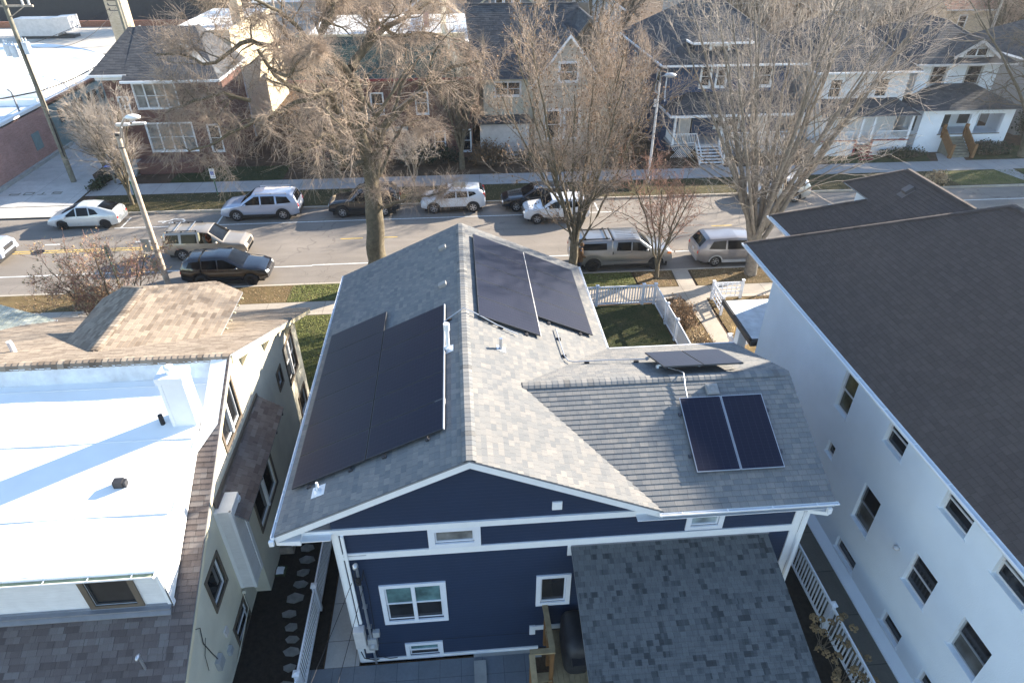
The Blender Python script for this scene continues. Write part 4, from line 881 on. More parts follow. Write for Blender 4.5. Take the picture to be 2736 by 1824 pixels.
# ================================================================ white apartment house (right)
apt = empty('apartment_house', (15, 12, 0), label='large white stucco apartment house with dark brown hip roofs on the right', cat='apartment house')
AX, ZE, K = 11.0, 6.79, .667; WA = Wall((11.7, 0, 0), (0,-1,0), (-1,0,0))   # x measured as -y
aw = [(14.67, 15.39, 4.44, 5.86, 2), (12.1, 12.96, 5.15, 6.1, 1), (14.63, 15.07, 2.75, 3.24, 0), (12.08, 12.94, 2.01, 3.46, 3), (12.0, 13.09, .37, .88, 0), (9.44, 10.39, 2.35, 3.51, 1), (9.54, 10.39, .4, .93, 0), (7.46, 8.43, 2.42, 3.57, 3), (7.75, 8.6, .43, .97, 0), (9.43, 10.41, 5.2, 6.1, 1), (7.5, 8.48, 5.2, 6.1, 1), (5.3, 6.2, 5.2, 6.1, 1), (5.4, 6.3, 2.4, 3.5, 1), (17.4, 18.1, .4, .9, 0)]
m = MB(); WA.face(m, -21, -2, -.02, 6.62, [(-b_, -a, c, d) for a, b_, c, d, _ in aw], 0, .17)
WF = Wall((11.7, 21, 0), (-1,0,0), (0,1,0)); WF.face(m, -9.8, 0, -.02, 6.62)
m.box(11.45, 11.72, 2, 21.02, -.02, .06); m.prism([(11.48, 2, .06), (11.7, 2, .28), (11.7, 2, .06)], (0, 19, 0))
m.quad((13.75, 21, 0), (13.75, 24.3, 0), (13.75, 24.3, 6.65), (13.75, 21, 6.65)); m.quad((13.75, 24.3, 0), (21, 24.3, 0), (21, 24.3, 6.65), (13.75, 24.3, 6.65)); m.box(16.0, 18.2, 21.8, 24.1, 6.3, 8.35); m.box(11.1, 11.75, 1, 22.3, 6.6, 6.64); m.box(11.1, 21, 21, 22.3, 6.6, 6.64); m.box(13.2, 21, 24.3, 24.8, 6.6, 6.64)
m.build('wall', 'stucco_white', apt)
for a, b_, c, d, t in aw:
    kw = dict(fmat='light_plastic', casing=0, depth=.13, sash=.05, sill=False, split=.5)
    if t == 2: kw.update(top='glass_warm', bot='glass_warm')
    if t == 3: kw.update(fmat='grey_metal', bot='drape')
    if t == 0: kw.update(split=0, sash=.06)
    if t == 1: kw.update(top='drape' if a < 9 else 'glass', bot='glass')
    WA.window(apt, -b_, -a, c, d, **kw)
for a, b_, c, d, t in aw:
    m = MB(); WA.bar(m, -b_-.06, -a+.06, c-.06, c-.005, .001, .03); m.build('window_sill', 'stucco_white', apt)
m = MB(); px_, py_, pz_ = 16.4, 17.1, ZE+K*5.4
roof_plane(m, [(AX, -3, ZE), (AX, 22.5, ZE), (px_, py_, pz_), (px_, -3, pz_)], .143, .01)
roof_plane(m, [(AX, 22.5, ZE), (21.8, 22.5, ZE), (px_, py_, pz_)], .143, .01); roof_plane(m, [(21.8, 22.5, ZE), (21.8, -3, ZE), (px_, -3, pz_), (px_, py_, pz_)], .2, .01)
cz = lambda x: ZE+K*(x-13.05)
roof_plane(m, [(13.05, 18, ZE), (13.05, 25, ZE), (15.5, 22.52, cz(15.5)), (15.5, 24.4, cz(15.5)), (17.0, 22.9, cz(17)), (17.0, 16, cz(17))], .143, .01)
roof_plane(m, [(13.05, 25, ZE), (21, 25, ZE), (18.5, 22.52, cz(15.5)), (15.5, 22.52, cz(15.5))], .143, .01); roof_plane(m, [(15.5, 24.4, cz(15.5)), (18.5, 24.4, cz(15.5)), (17, 22.9, cz(17))], .143, .01); roof_plane(m, [(18.5, 24.4, cz(15.5)), (18.5, 16, cz(15.5)), (17, 16, cz(17)), (17, 22.9, cz(17))], .2, .01)
for a, b_ in (((AX, 22.5, ZE), (px_, py_, pz_)), ((px_, py_, pz_), (px_, -3, pz_)), ((13.05, 25, ZE), (15.5, 22.52, cz(15.5))), ((15.5, 24.4, cz(15.5)), (17, 22.9, cz(17))), ((17, 22.9, cz(17)), (17, 16.5, cz(17)))): ridge_caps(m, a, b_, .13, .05, .2)
m.prism([(22, 13.2, 10.4), (22, 21.3, 14.5), (22, 21.8, 10.0)], (5, 0, 0)); m.build('roof', ['sh_apt', 'drip'], apt)  # prism: unseen wedge added out of frame to shade the blue house's wing
m = MB(); t = Vector((1, 0, K)).normalized(); nn = Vector((-K, 0, 1)).normalized(); c = Vector((16.4, 21.7, cz(16.4))); m.obox(c+nn*.08, t*.17, Vector((0,1,0))*.14, nn*.08); m.obox(c-t*.1+nn*.015, t*.25, Vector((0,1,0))*.2, nn*.01); m.build('roof_vent', 'brown_vent', apt)
for (a, b_, o_) in (((AX, -3, ZE), (AX, 22.5, ZE), (-1,0,0)), ((13.05, 22.6, ZE), (13.05, 25, ZE), (-1,0,0))):
    m = MB(); gutter(m, a, b_, o_, .14, .12, 0, 1.3); m.build('gutter', 'white', apt)
m = MB(); m.box(11.6, 13.74, 21.3, 24.4, 2.85, 3.0); m.build('porch_roof', 'membrane_old', apt); m = MB(); m.box(11.5, 11.6, 21.2, 24.5, 2.78, 3.03); m.box(11.5, 13.74, 21.12, 21.3, 2.78, 3.03); m.build('porch_edge', 'dark_metal', apt)
m = MB(); m.box(12.2, 12.6, 23.6, 24.0, 0, 2.85); m.box(12.2, 12.5, 21.6, 21.9, 0, 2.85); m.build('porch_post', 'stucco_white', apt)
m = MB(); m.box(12.9, 13.05, 20.9, 21.0, 2.5, 2.7); m.lathe((11.62, 10.9, 3.0), [(.001, 0), (.09, 0), (.09, .05), (.001, .06)], 12); m.build('wall_light', 'light_plastic', apt)
# lattice gate fence and planter in front of the apartment
lf = empty('lattice_fence', (13.2, 29.0, 0), label='low white lattice fence corner beside the apartment walkway', cat='fence')
def lat(a, b_, k):
    m = MB(); a, b_ = Vector((*a, 0)), Vector((*b_, 0)); z = Vector((0,0,1))
    for zz in (.18, .45, .66, 1.0): m.beam(a+z*zz, b_+z*zz, .04, .05)
    for i in range(k+1): p = a+(b_-a)*(i/k); m.beam(p+z*.18, p+z*1.0, .035, .035)
    for i in range(k*3): p = a+(b_-a)*((i+.5)/(k*3)); m.beam(p+z*.84, p+z*1.0, .03, .05)
    m.build('lattice_panel', 'white_vinyl', lf)
lat((13.2, 29.5), (13.15, 27.95), 5); lat((13.2, 29.5), (14.75, 29.5), 6)
for p in ((13.2, 29.5), (13.15, 27.9), (14.8, 29.5)):
    m = MB(); m.box(p[0]-.06, p[0]+.06, p[1]-.06, p[1]+.06, 0, 1.1); m.box(p[0]-.08, p[0]+.08, p[1]-.08, p[1]+.08, 1.1, 1.14); m.build('fence_post', 'white_vinyl', lf)
pp = empty('flower_planter', (12.95, 25.1, 0), label='square white planter with dried ornamental grass beside the walkway', cat='planter')
m = MB(); x, y = 12.95, 25.1
for a in ((x-.38, x+.38, y-.38, y-.26), (x-.38, x+.38, y+.26, y+.38), (x-.38, x-.26, y-.26, y+.26), (x+.26, x+.38, y-.26, y+.26)): m.box(a[0], a[1], a[2], a[3], .3, .5)
m.box(x-.28, x+.28, y-.28, y+.28, 0, .42); m.build('box', 'white_vinyl', pp)
m = MB()
for i in range(260):
    a, r_, h = random.random()*6.28, random.random()*.2, random.uniform(.25, .65); dx, dy = math.cos(a), math.sin(a); p = Vector((x+dx*r_, y+dy*r_, .42)); q = p+Vector((dx*h*.45, dy*h*.45, h)); s = Vector((-dy, dx, 0))*.012
    m.add([p-s, p+s, q+s*.5, q-s*.5], [(0,1,2,3)])
m.build('dry_grass', 'grass_tuft', pp)
# ================================================================ houses across the street
random.seed(21)
def walls_box(parent, x0, x1, y0, y1, zt, mat, holes=(), lh=(), rh=(), name='wall', z0=-.05, depth=.08):
    m = MB(); F = Wall((x0, y0, 0), (1,0,0), (0,-1,0)); F.face(m, 0, x1-x0, z0, zt, holes, 0, depth)
    Lw = Wall((x0, y0, 0), (0,1,0), (-1,0,0)); Lw.face(m, 0, y1-y0, z0, zt, lh, 0, depth)
    Rw = Wall((x1, y0, 0), (0,1,0), (1,0,0)); Rw.face(m, 0, y1-y0, z0, zt, rh, 0, depth)
    m.quad((x0, y1, z0), (x1, y1, z0), (x1, y1, zt), (x0, y1, zt)); m.quad((x0, y0, zt-.02), (x1, y0, zt-.02), (x1, y1, zt-.02), (x0, y1, zt-.02))
    m.build(name, mat, parent); return F, Lw, Rw
def hip(parent, x0, x1, y0, y1, ze, k, mat, name='roof', trim='white', course=.2, gut=True, rise=None):
    """hip roof; ridge runs along the longer side"""
    m = MB(); w_, d = x1-x0, y1-y0; h = min(w_, d)/2*k
    if w_ >= d: a, b_ = (x0+d/2, (y0+y1)/2, ze+h), (x1-d/2, (y0+y1)/2, ze+h)
    else: a, b_ = ((x0+x1)/2, y0+w_/2, ze+h), ((x0+x1)/2, y1-w_/2, ze+h)
    c = [(x0,y0,ze),(x1,y0,ze),(x1,y1,ze),(x0,y1,ze)]
    if w_ >= d: P_ = [[c[0],c[1],b_,a],[c[1],c[2],b_],[c[2],c[3],a,b_],[c[3],c[0],a]]
    else: P_ = [[c[0],c[1],a],[c[1],c[2],b_,a],[c[2],c[3],b_],[c[3],c[0],a,b_]]
    for p in P_: roof_plane(m, p, course, .015)
    ridge_caps(m, a, b_, .14, .06, .3)
    for q, e in ((c[0], a), (c[1], b_ if w_ >= d else a)): ridge_caps(m, q, e, .12, .05, .3)
    o = m.build(name, [mat, 'drip'], parent)
    if gut:
        g = MB()
        for (p, q, n_) in ((c[0], c[1], (0,-1,0)), (c[0], c[3], (-1,0,0)), (c[1], c[2], (1,0,0))):
            p, q, n2 = Vector(p), Vector(q), Vector(n_); g.obox((p+q)/2+n2*.06-Vector((0,0,.07)), (q-p)/2+n2.cross(Vector((0,0,1)))*0, n2*.06, (0,0,.07))
        g.build('gutter', trim, parent)
    return o
def gable_x(parent, x0, x1, y0, y1, ze, k, mat, name='roof', trim='white', course=.2, wallmat=None):
    """ridge along X"""
    m = MB(); ym = (y0+y1)/2; h = (y1-y0)/2*k; roof_plane(m, [(x0,y0,ze),(x1,y0,ze),(x1,ym,ze+h),(x0,ym,ze+h)], course, .015); roof_plane(m, [(x1,y1,ze),(x0,y1,ze),(x0,ym,ze+h),(x1,ym,ze+h)], course, .015); ridge_caps(m, (x0, ym, ze+h), (x1, ym, ze+h), .14, .05, .3)
    o = m.build(name, [mat, 'drip'], parent); t = MB(); t.box(x0, x1, y0-.1, y0, ze-.14, ze-.01); t.build('gutter', trim, parent)
    if wallmat:
        w_ = MB()
        for x in (x0+.4, x1-.4): w_.poly([(x, y0+.4, ze-.05), (x, y1-.4, ze-.05), (x, ym, ze+h-.25)])
        w_.build('gable', wallmat, parent)
    return o
def gable_y(parent, x0, x1, y0, y1, ze, k, mat, wallmat, name='roof', trim='white', course=.2, ov=.35, win=None, tmat=None):
    """ridge along Y, gable wall facing the street"""
    m = MB(); xm = (x0+x1)/2; h = (x1-x0)/2*k; roof_plane(m, [(x0,y1,ze),(x0,y0,ze),(xm,y0,ze+h),(xm,y1,ze+h)], course, .015); roof_plane(m, [(x1,y0,ze),(x1,y1,ze),(xm,y1,ze+h),(xm,y0,ze+h)], course, .015); ridge_caps(m, (xm, y0, ze+h), (xm, y1, ze+h), .14, .05, .3)
    o = m.build(name, [mat, 'drip'], parent)
    w_ = MB(); w_.poly([(x0+ov, y0+ov, ze-.15), (x1-ov, y0+ov, ze-.15), (x1-ov, y0+ov, ze+ov*k-.05), (xm, y0+ov, ze+h-.08), (x0+ov, y0+ov, ze+ov*k-.05)]); w_.build('gable', wallmat, parent)
    t = MB()
    for a, b_ in (((x0, y0, ze), (xm, y0, ze+h)), ((x1, y0, ze), (xm, y0, ze+h))): t.prism([(a[0], y0-.02, a[2]-.03), (b_[0], y0-.02, b_[2]-.03), (b_[0], y0-.02, b_[2]-.3), (a[0], y0-.02, a[2]-.25)], (0, .05, 0))
    t.build('rake_board', tmat or trim, parent)
    return o
# B: dark brick two storey house
bh = empty('brick_house', (-22, 53.5, 0), label='dark red brick two storey house with slate blue roof beside the alley', cat='house')
W_, Lw, Rw = walls_box(bh, -26.3, -17.9, 53.5, 59.8, 7.1, 'brick_dark', [(2.1, 5.1, 4.6, 6.35), (.78, 1.42, 3.7, 5.4), (2.2, 5.6, 1.3, 3.4), (6.8, 7.6, 1.2, 3.2), (-9, -8, 0, 1)][:4])
for (a, b_, c, d, vs_) in ((2.1, 5.1, 4.6, 6.35, 3), (.78, 1.42, 3.7, 5.4, 1), (2.2, 5.6, 1.3, 3.4, 3), (6.8, 7.6, 1.2, 3.2, 0)): W_.window(bh, a, b_, c, d, vsplit=vs_, casing=.09, top='curtain' if vs_ > 1 else 'glass', bot='curtain' if vs_ > 1 else 'glass')
m = MB()
for (x, z) in ((.9, 6.6), (1.1, 6.1)): m.obox(W_.p(x, z, .01), Vector((.09, 0, .09)), Vector((0, .012, 0)), Vector((-.09, 0, .09)))
W_.bar(m, .25, .45, 5.2, 5.4, .001, .03); W_.bar(m, .6, .75, 4.9, 5.0, .001, .03); m.build('stone_ornament', 'brick_buff', bh)
m = MB(); z0 = 7.15
roof_plane(m, [(-26.8, 52.9, z0), (-24.2, 52.9, z0), (-23.9, 58.5, 9.5), (-25.4, 58.5, 9.5)], .2, .015); roof_plane(m, [(-24.3, 52.2, 6.85), (-17.4, 52.2, 6.85), (-20.3, 58.5, 9.55), (-24.8, 58.5, 9.55)], .2, .015); roof_plane(m, [(-17.4, 52.2, 6.85), (-17.4, 60.0, 6.85), (-20.3, 59.4, 9.55), (-20.3, 58.5, 9.55)], .2, .015); roof_plane(m, [(-26.8, 60, z0), (-26.8, 52.9, z0), (-24.8, 58.5, 9.5), (-24.8, 59.4, 9.5)], .2, .015)
m.poly([(-25.4, 58.5, 9.5), (-20.3, 58.5, 9.55), (-20.3, 60, 9.2), (-25.4, 60, 9.2)]); m.build('roof', ['sh_slate', 'drip'], bh)
m = MB(); m.box(-26.9, -24.1, 52.78, 52.95, 6.98, 7.14); m.box(-24.4, -17.3, 52.08, 52.25, 6.68, 6.84); m.box(-17.42, -17.28, 52.2, 60, 6.7, 6.85); m.box(-26.6, -17.6, 53.2, 53.5, 6.7, 6.9); m.build('gutter', 'white', bh)
m = MB(); m.prism([(-21.0, 56.0, 8.6), (-20.4, 56.0, 8.6), (-17.2, 53.0, 7.05), (-17.9, 53.0, 7.05)], (0, 0, .06)); m.build('roof_strip', 'roof_gravel', bh)
m = MB(); m.box(-24.9, -20.2, 51.8, 53.48, 0, .9); m.build('porch', 'brick_dark', bh)
m = MB()
for i in range(4): m.box(-26.3, -25.0, 51.3+i*.35, 53.4, 0, .18*(i+1))
m.build('step', 'foundation', bh)
# C: cream brick block
cb = empty('cream_building', (-16, 60, 0), label='tall cream painted brick block with white flat roof behind the big tree', cat='building')
walls_box(cb, -24.5, -18.4, 60.4, 77, 8.4, 'brick_cream'); m = MB(); m.box(-24.5, -18.4, 60.4, 77, 8.4, 8.44); m.build('flat_roof', 'membrane', cb); m = MB(); m.box(-18.6, -18.35, 60.4, 70, 8.44, 8.9); m.box(-18.6, -18.35, 70, 77, 8.44, 8.6); m.box(-24.5, -18.6, 60.38, 60.6, 8.44, 8.9); m.build('parapet', 'brick_cream', cb); m = MB(); m.tube([(-18.25, 61.2, 8.5), (-18.25, 61.2, 0)], .07, 8); m.build('downspout', 'white', cb)
m = MB(); m.box(-19.6, -18.8, 66, 67.2, 8.4, 10.6); m.build('chimney', 'brick_buff', cb)
# D: green roofed brick building
gd = empty('green_roofed_building', (-6, 55, 0), label='dark brick building with green shingle front roof and white flat roof behind the big tree', cat='building')
W_, _, _ = walls_box(gd, -12.2, 1.2, 54, 72, 6.6, 'brick_dark', [(10.3, 11.1, .5, 2.1), (12.4, 13.2, .5, 2.2), (8.1, 9.3, -.02, 1.7), (2.2, 3.2, 3.6, 5.2), (5.5, 6.4, 3.6, 5.2), (9, 9.9, 3.6, 5.2), (2.2, 3.2, .5, 2.2)])
for a, b_, c, d in ((10.3, 11.1, .5, 2.1), (12.4, 13.2, .5, 2.2), (2.2, 3.2, 3.6, 5.2), (5.5, 6.4, 3.6, 5.2), (9, 9.9, 3.6, 5.2), (2.2, 3.2, .5, 2.2)): W_.window(gd, a, b_, c, d, casing=.08)
m = MB(); W_.bar(m, 8.1, 9.3, 0, 1.7, -.08, -.05); m.build('door', 'dark_door', gd); m = MB(); W_.bar(m, 5.0, 5.3, 2.8, 5.0, .01, .04); m.box(-8.5, -4.0, 53.1, 54, 2.5, 2.6); m.build('canopy', 'teal_paint', gd)
m = MB(); roof_plane(m, [(-12.6, 53.4, 6.45), (1.5, 53.4, 6.45), (-.3, 57, 8.9), (-12.6, 57, 8.9)], .2, .015); m.build('roof', ['sh_green', 'drip'], gd)
m = MB(); m.box(-12.2, 1.2, 57.05, 72, 8.3, 8.35); m.build('flat_roof', 'membrane', gd); m = MB(); m.box(-12.3, .9, 56.9, 57.1, 8.3, 9.0); m.prism([(.2, 53.3, 6.45), (.6, 53.3, 6.45), (-.6, 57, 9.35), (-1.0, 57, 9.35)], (0, 0, .3)); m.prism([(-.6, 57, 9.4), (-1.0, 57, 9.4), (-1.0, 72, 9.4), (-.6, 72, 9.4)], (0,0,.25)); m.build('parapet', 'cream_trim', gd)
m = MB(); m.box(-12.7, 1.6, 53.25, 53.4, 6.25, 6.42); m.build('gutter', 'red_trim', gd); m = MB(); m.box(-7, -6.3, 62, 62.8, 8.3, 10.2); m.build('chimney', 'brick_red', gd); m = MB(); m.box(-2.6, -2.1, 64, 64.5, 8.3, 9.6); m.build('chimney', 'brick_red', gd)
# E: dark roofed tudor
te = empty('gabled_house', (6, 56, 0), label='grey gabled house with steep dark roofs and a pale half timbered front gable', cat='house')
W_, _, _ = walls_box(te, 2.2, 13, 55.5, 67, 5.9, 'stucco_tan', [(1.0, 3.0, 4.5, 5.5), (1.2, 3.6, .7, 2.4), (6.2, 7.4, 1.0, 2.8), (7.8, 9.0, 1.0, 2.8)])
for a, b_, c, d, v_ in ((1.0, 3.0, 4.5, 5.5, 1), (1.2, 3.6, .7, 2.4, 1), (6.2, 7.4, 1.0, 2.8, 0), (7.8, 9.0, 1.0, 2.8, 0)): W_.window(te, a, b_, c, d, vsplit=v_, casing=.12)
m = MB(); roof_plane(m, [(1.4, 54.9, 5.9), (13.2, 54.9, 5.9), (10.5, 61, 10.6), (1.0, 61, 10.6)], .2, .015); roof_plane(m, [(13.2, 67, 5.9), (1.4, 67, 5.9), (1.4, 61, 10.6), (11.5, 61, 10.6)], .3, .015); ridge_caps(m, (1.2, 61, 10.6), (10.6, 61, 10.6), .15, .06, .3); m.build('roof', ['sh_slate', 'drip'], te)
gable_y(te, 5.9, 11.9, 53.6, 60.5, 5.6, 1.25, 'sh_slate', 'tan_siding', tmat='white'); gable_y(te, 9.0, 12.2, 55.0, 61, 8.2, 1.3, 'sh_slate', 'brown_trim', tmat='brown_trim')
m = MB(); m.box(6.3, 11.5, 53.95, 55.5, 0, 5.5); m.build('bay_wall', 'tan_siding', te)
WE = Wall((6.3, 53.95, 0), (1,0,0), (0,-1,0)); WE.window(te, 1.9, 3.3, 5.9, 7.2, casing=.14, depth=-.03); WE.window(te, .9, 2.0, 1.4, 3.6, casing=.16, depth=-.03); WE.window(te, 2.5, 3.6, 1.4, 3.6, casing=.16, depth=-.03)
m = MB(); m.box(1.6, 5.9, 53.4, 55.5, 2.75, 2.95); m.build('porch_roof', 'sh_slate', te); m = MB(); m.box(1.8, 5.8, 53.6, 53.75, .1, 2.75); m.build('porch_screen', 'light_plastic', te)
# F: blue house with white porch
bf = empty('porch_house', (22, 54, 0), label='dark blue two storey house with hip roof, dormer and white railed front porch', cat='house')
W_, Lw, _ = walls_box(bf, 17.0, 27.2, 54.2, 68, 6.95, 'far_blue', [(2.8, 3.5, 5.2, 6.7), (4.1, 4.8, 5.2, 6.7), (7.2, 8.6, 5.2, 6.7), (1.4, 2.6, 1.15, 3.2), (4.6, 6.6, 1.9, 3.2), (8, 9, 1.15, 3.2)], [(2, 2.9, 4.3, 5.9), (6, 6.9, 4.3, 5.9), (10, 11, 4.3, 5.9)])
for a, b_, c, d in ((2.8, 3.5, 5.2, 6.7), (4.1, 4.8, 5.2, 6.7), (7.2, 8.6, 5.2, 6.7), (4.6, 6.6, 1.9, 3.2)): W_.window(bf, a, b_, c, d, casing=.15)
for a, b_, c, d in ((2, 2.9, 4.3, 5.9), (6, 6.9, 4.3, 5.9), (10, 11, 4.3, 5.9)): Lw.window(bf, a, b_, c, d, casing=.12)
for a in (1.4, 8):
    m = MB(); W_.bar(m, a, a+1.1, 1.15, 3.2, -.08, -.03); m.build('door', 'light_plastic', bf)
hip(bf, 16.2, 28.0, 53.2, 69, 7.05, .68, 'sh_slate', course=.22)
m = MB(); m.box(19.0, 23.0, 54.4, 57.5, 7.2, 8.55); m.build('dormer_wall', 'navy', bf); WX = Wall((19, 54.4, 0), (1,0,0), (0,-1,0)); WX.window(bf, 1.3, 2.7, 7.55, 8.2, split=0, casing=.15, depth=-.03)
hip(bf, 18.6, 23.4, 53.9, 59, 8.55, .4, 'sh_slate', name='dormer_roof')
roofm = MB(); roof_plane(roofm, [(16.9, 51.7, 3.6), (28.4, 51.7, 3.6), (26.5, 54.2, 4.75), (18.8, 54.2, 4.75)], .2, .015); roof_plane(roofm, [(16.9, 55, 3.6), (16.9, 51.7, 3.6), (18.8, 54.2, 4.75), (18.8, 55, 4.75)], .2, .015); roofm.build('porch_roof', ['sh_slate', 'drip'], bf)
m = MB(); m.box(16.85, 28.45, 51.58, 51.72, 3.42, 3.6); m.box(16.8, 16.92, 51.6, 55, 3.42, 3.6); m.build('gutter', 'white', bf)
m = MB(); m.box(17.3, 28.2, 52.0, 54.2, 1.0, 1.15); m.build('porch_floor', 'grey_plastic', bf)
for x in (17.45, 21.4, 24.9, 28.05):
    m = MB(); m.box(x-.09, x+.09, 52.05, 52.23, 1.15, 3.45); m.build('porch_post', 'white', bf)
m = MB()
def rail(m, a, b_, z0, h=.85, gap=.14):
    a, b_ = Vector(a), Vector(b_); L_ = (b_-a).length; z = Vector((0,0,1)); m.beam(a+z*(z0+h), b_+z*(z0+h), .07, .06); m.beam(a+z*(z0+.1), b_+z*(z0+.1), .05, .05); k = int(L_/gap)
    for i in range(1, k): p = a+(b_-a)*(i/k); m.beam(p+z*(z0+.1), p+z*(z0+h), .035, .035)
rail(m, (17.5, 52.1, 0), (19.35, 52.1, 0), 1.15); rail(m, (21.35, 52.1, 0), (28, 52.1, 0), 1.15); rail(m, (17.4, 52.1, 0), (17.4, 54.1, 0), 1.15); m.build('porch_railing', 'white', bf)
for xa_, xb_ in ((17.4, 18.6), (21.4, 27.4)):
    m = MB(); x = xa_
    while x < xb_: m.beam((x, 52.02, .1), (x+.8, 52.02, .95), .03, .015, up=(0,1,0)); m.beam((x+.8, 52.0, .1), (x, 52.0, .95), .03, .015, up=(0,1,0)); x += .17
    m.build('lattice_skirt', 'white', bf)
m = MB()
for i in range(6): m.box(19.45, 21.25, 50.45+i*.27, 50.72+i*.27, .17*(i)+.1, .17*i+.14)
for x in (19.35, 21.3): m.beam((x, 50.4, .15), (x, 52.1, 1.2), .06, .26)
m.build('stair', 'white', bf)
for x in (19.35, 21.3): m = MB(); m.beam((x, 50.4, .95), (x, 52.1, 2.0), .07, .06); m.box(x-.05, x+.05, 50.35, 50.45, 0, 1.0); m.build('stair_railing', 'white', bf)
m = MB(); m.tube([(16.3, 53.3, 6.9), (16.9, 54.1, 6.6), (16.9, 54.1, 4.9), (16.5, 52.6, 4.5)], .05, 8); m.build('downspout', 'white', bf)
# G: white and red porch house behind the pale tree
gr = empty('red_trimmed_house', (34, 54, 0), label='white house with red trimmed porch behind the pale bare tree', cat='house')
W_, _, _ = walls_box(gr, 29.6, 37.2, 53.8, 66, 6.2, 'white_siding', [(1, 2, 4.2, 5.6), (5, 6, 4.2, 5.6)])
for a in (1, 5): W_.window(gr, a, a+1, 4.2, 5.6, casing=.12)
hip(gr, 29.0, 37.8, 53.2, 66.6, 6.3, .7, 'sh_slate'); roofm = MB(); roof_plane(roofm, [(29.2, 51.3, 3.3), (37.6, 51.3, 3.3), (36.6, 53.8, 4.1), (30, 53.8, 4.1)], .2, .015); roofm.build('porch_roof', ['sh_slate', 'drip'], gr)
m = MB(); m.box(29.5, 32.8, 51.6, 51.75, 0, 1.2); m.box(34.2, 37.3, 51.6, 51.75, 0, 1.2); m.box(29.5, 37.3, 51.75, 53.8, .9, 1.0); m.build('porch_wall', 'white_siding', gr)
m = MB(); rail(m, (30.2, 51.7, 0), (32.6, 51.7, 0), 1.25, .7); m.build('porch_railing', 'white', gr); m = MB(); rail(m, (34.4, 51.7, 0), (37.1, 51.7, 0), 1.25, .7); m.build('porch_railing', 'white', gr)
m = MB(); m.box(29.5, 32.9, 51.55, 51.78, 1.2, 1.27); m.box(34.1, 37.35, 51.55, 51.78, 1.2, 1.27); m.box(32.75, 32.9, 51.5, 51.65, 0, 1.25); m.box(34.1, 34.25, 51.5, 51.65, 0, 1.25)
for i in range(5): m.box(32.9, 34.1, 50.4+i*.25, 50.65+i*.25, .2*i, .2*i+.04)
m.build('red_trim', 'red_trim', gr)
for x in (29.7, 33.0, 34.0, 37.2):
    m = MB(); m.box(x-.09, x+.09, 51.6, 51.78, 1.25, 3.25); m.build('porch_post', 'white', gr)
# H: white stucco house
wh = empty('white_stucco_house', (42, 54, 0), label='white stucco house with grey hip roofs and orange brown porch stairs, upper right', cat='house')
W_, _, _ = walls_box(wh, 38.4, 45.4, 54.6, 65, 6.6, 'stucco_white', [(1.2, 2.4, 4.9, 6.3), (4.3, 5.5, 4.9, 6.3)])
for a in (1.2, 4.3): W_.window(wh, a, a+1.2, 4.9, 6.3, fmat='grey_metal', casing=.14, cmat='grey_metal')
hip(wh, 37.6, 46.2, 53.8, 66, 6.65, .62, 'sh_slate', trim='light_plastic'); gable_y(wh, 40.6, 44.6, 53.9, 58, 7.2, .65, 'sh_slate', 'white', tmat='light_plastic'); WX = Wall((40.6, 54.25, 0), (1,0,0), (0,-1,0)); WX.window(wh, 1.1, 2.9, 7.15, 7.75, split=0, vsplit=1, casing=.1, depth=-.03, cmat='grey_metal')
m = MB(); roof_plane(m, [(37.4, 51.4, 3.6), (46.4, 51.4, 3.6), (43.5, 54.5, 4.95), (40.2, 54.5, 4.95)], .2, .015); roof_plane(m, [(37.4, 55, 3.6), (37.4, 51.4, 3.6), (40.2, 54.5, 4.95)], .2, .015); roof_plane(m, [(46.4, 51.4, 3.6), (46.4, 55, 3.6), (43.5, 54.5, 4.95)], .2, .015); m.build('porch_roof', ['sh_slate', 'drip'], wh)
m = MB(); F = Wall((38.2, 52, 0), (1,0,0), (0,-1,0)); F.face(m, 0, 8, -.05, 3.5, [(1.9, 4.3, 1.5, 3.1), (4.9, 7.2, 1.5, 3.1)], 0, .25); F.face(m, 0, 0.01, -.05, 3.5); Lw = Wall((38.2, 52, 0), (0,1,0), (-1,0,0)); Lw.face(m, 0, 2.6, -.05, 3.5, [(.6, 2.0, 1.6, 3.0)], 0, .25); Rw = Wall((46.2, 52, 0), (0,1,0), (1,0,0)); Rw.face(m, 0, 2.6, -.05, 3.5); m.box(38.2, 46.2, 52.3, 54.6, 1.2, 1.3); m.build('porch_wall', 'stucco_white', wh)
m = MB(); m.box(40.0, 42.4, 51.93, 52.0, 1.44, 1.5); m.box(43.0, 45.5, 51.93, 52.0, 1.44, 1.5); m.box(43.8, 45.2, 51.96, 52, .55, .8); m.build('porch_trim', 'brown_trim', wh)
m = MB(); m.box(41.4, 42.6, 54.5, 54.58, 1.3, 3.2); m.box(43.4, 45.2, 54.5, 54.58, 1.6, 3.0); m.box(39.4, 40.4, 54.5, 54.58, 1.3, 3.1); m.build('door', 'dark_door', wh)
m = MB()
for i in range(7): m.box(40.6, 42.4, 50.4+i*.24, 52.0, .18*i, .18*(i+1))
m.build('stair', 'pole_dark', wh)
for x in (40.5, 42.45): m = MB(); m.beam((x, 50.3, .95), (x, 52, 2.1), .1, .08); m.beam((x, 50.3, .55), (x, 52, 1.7), .05, .75); m.box(x-.12, x+.12, 50.15, 50.4, 0, 1.15); m.box(x-.12, x+.12, 51.9, 52.1, 1.2, 2.3); m.build('stair_railing', 'wood_orange', wh)
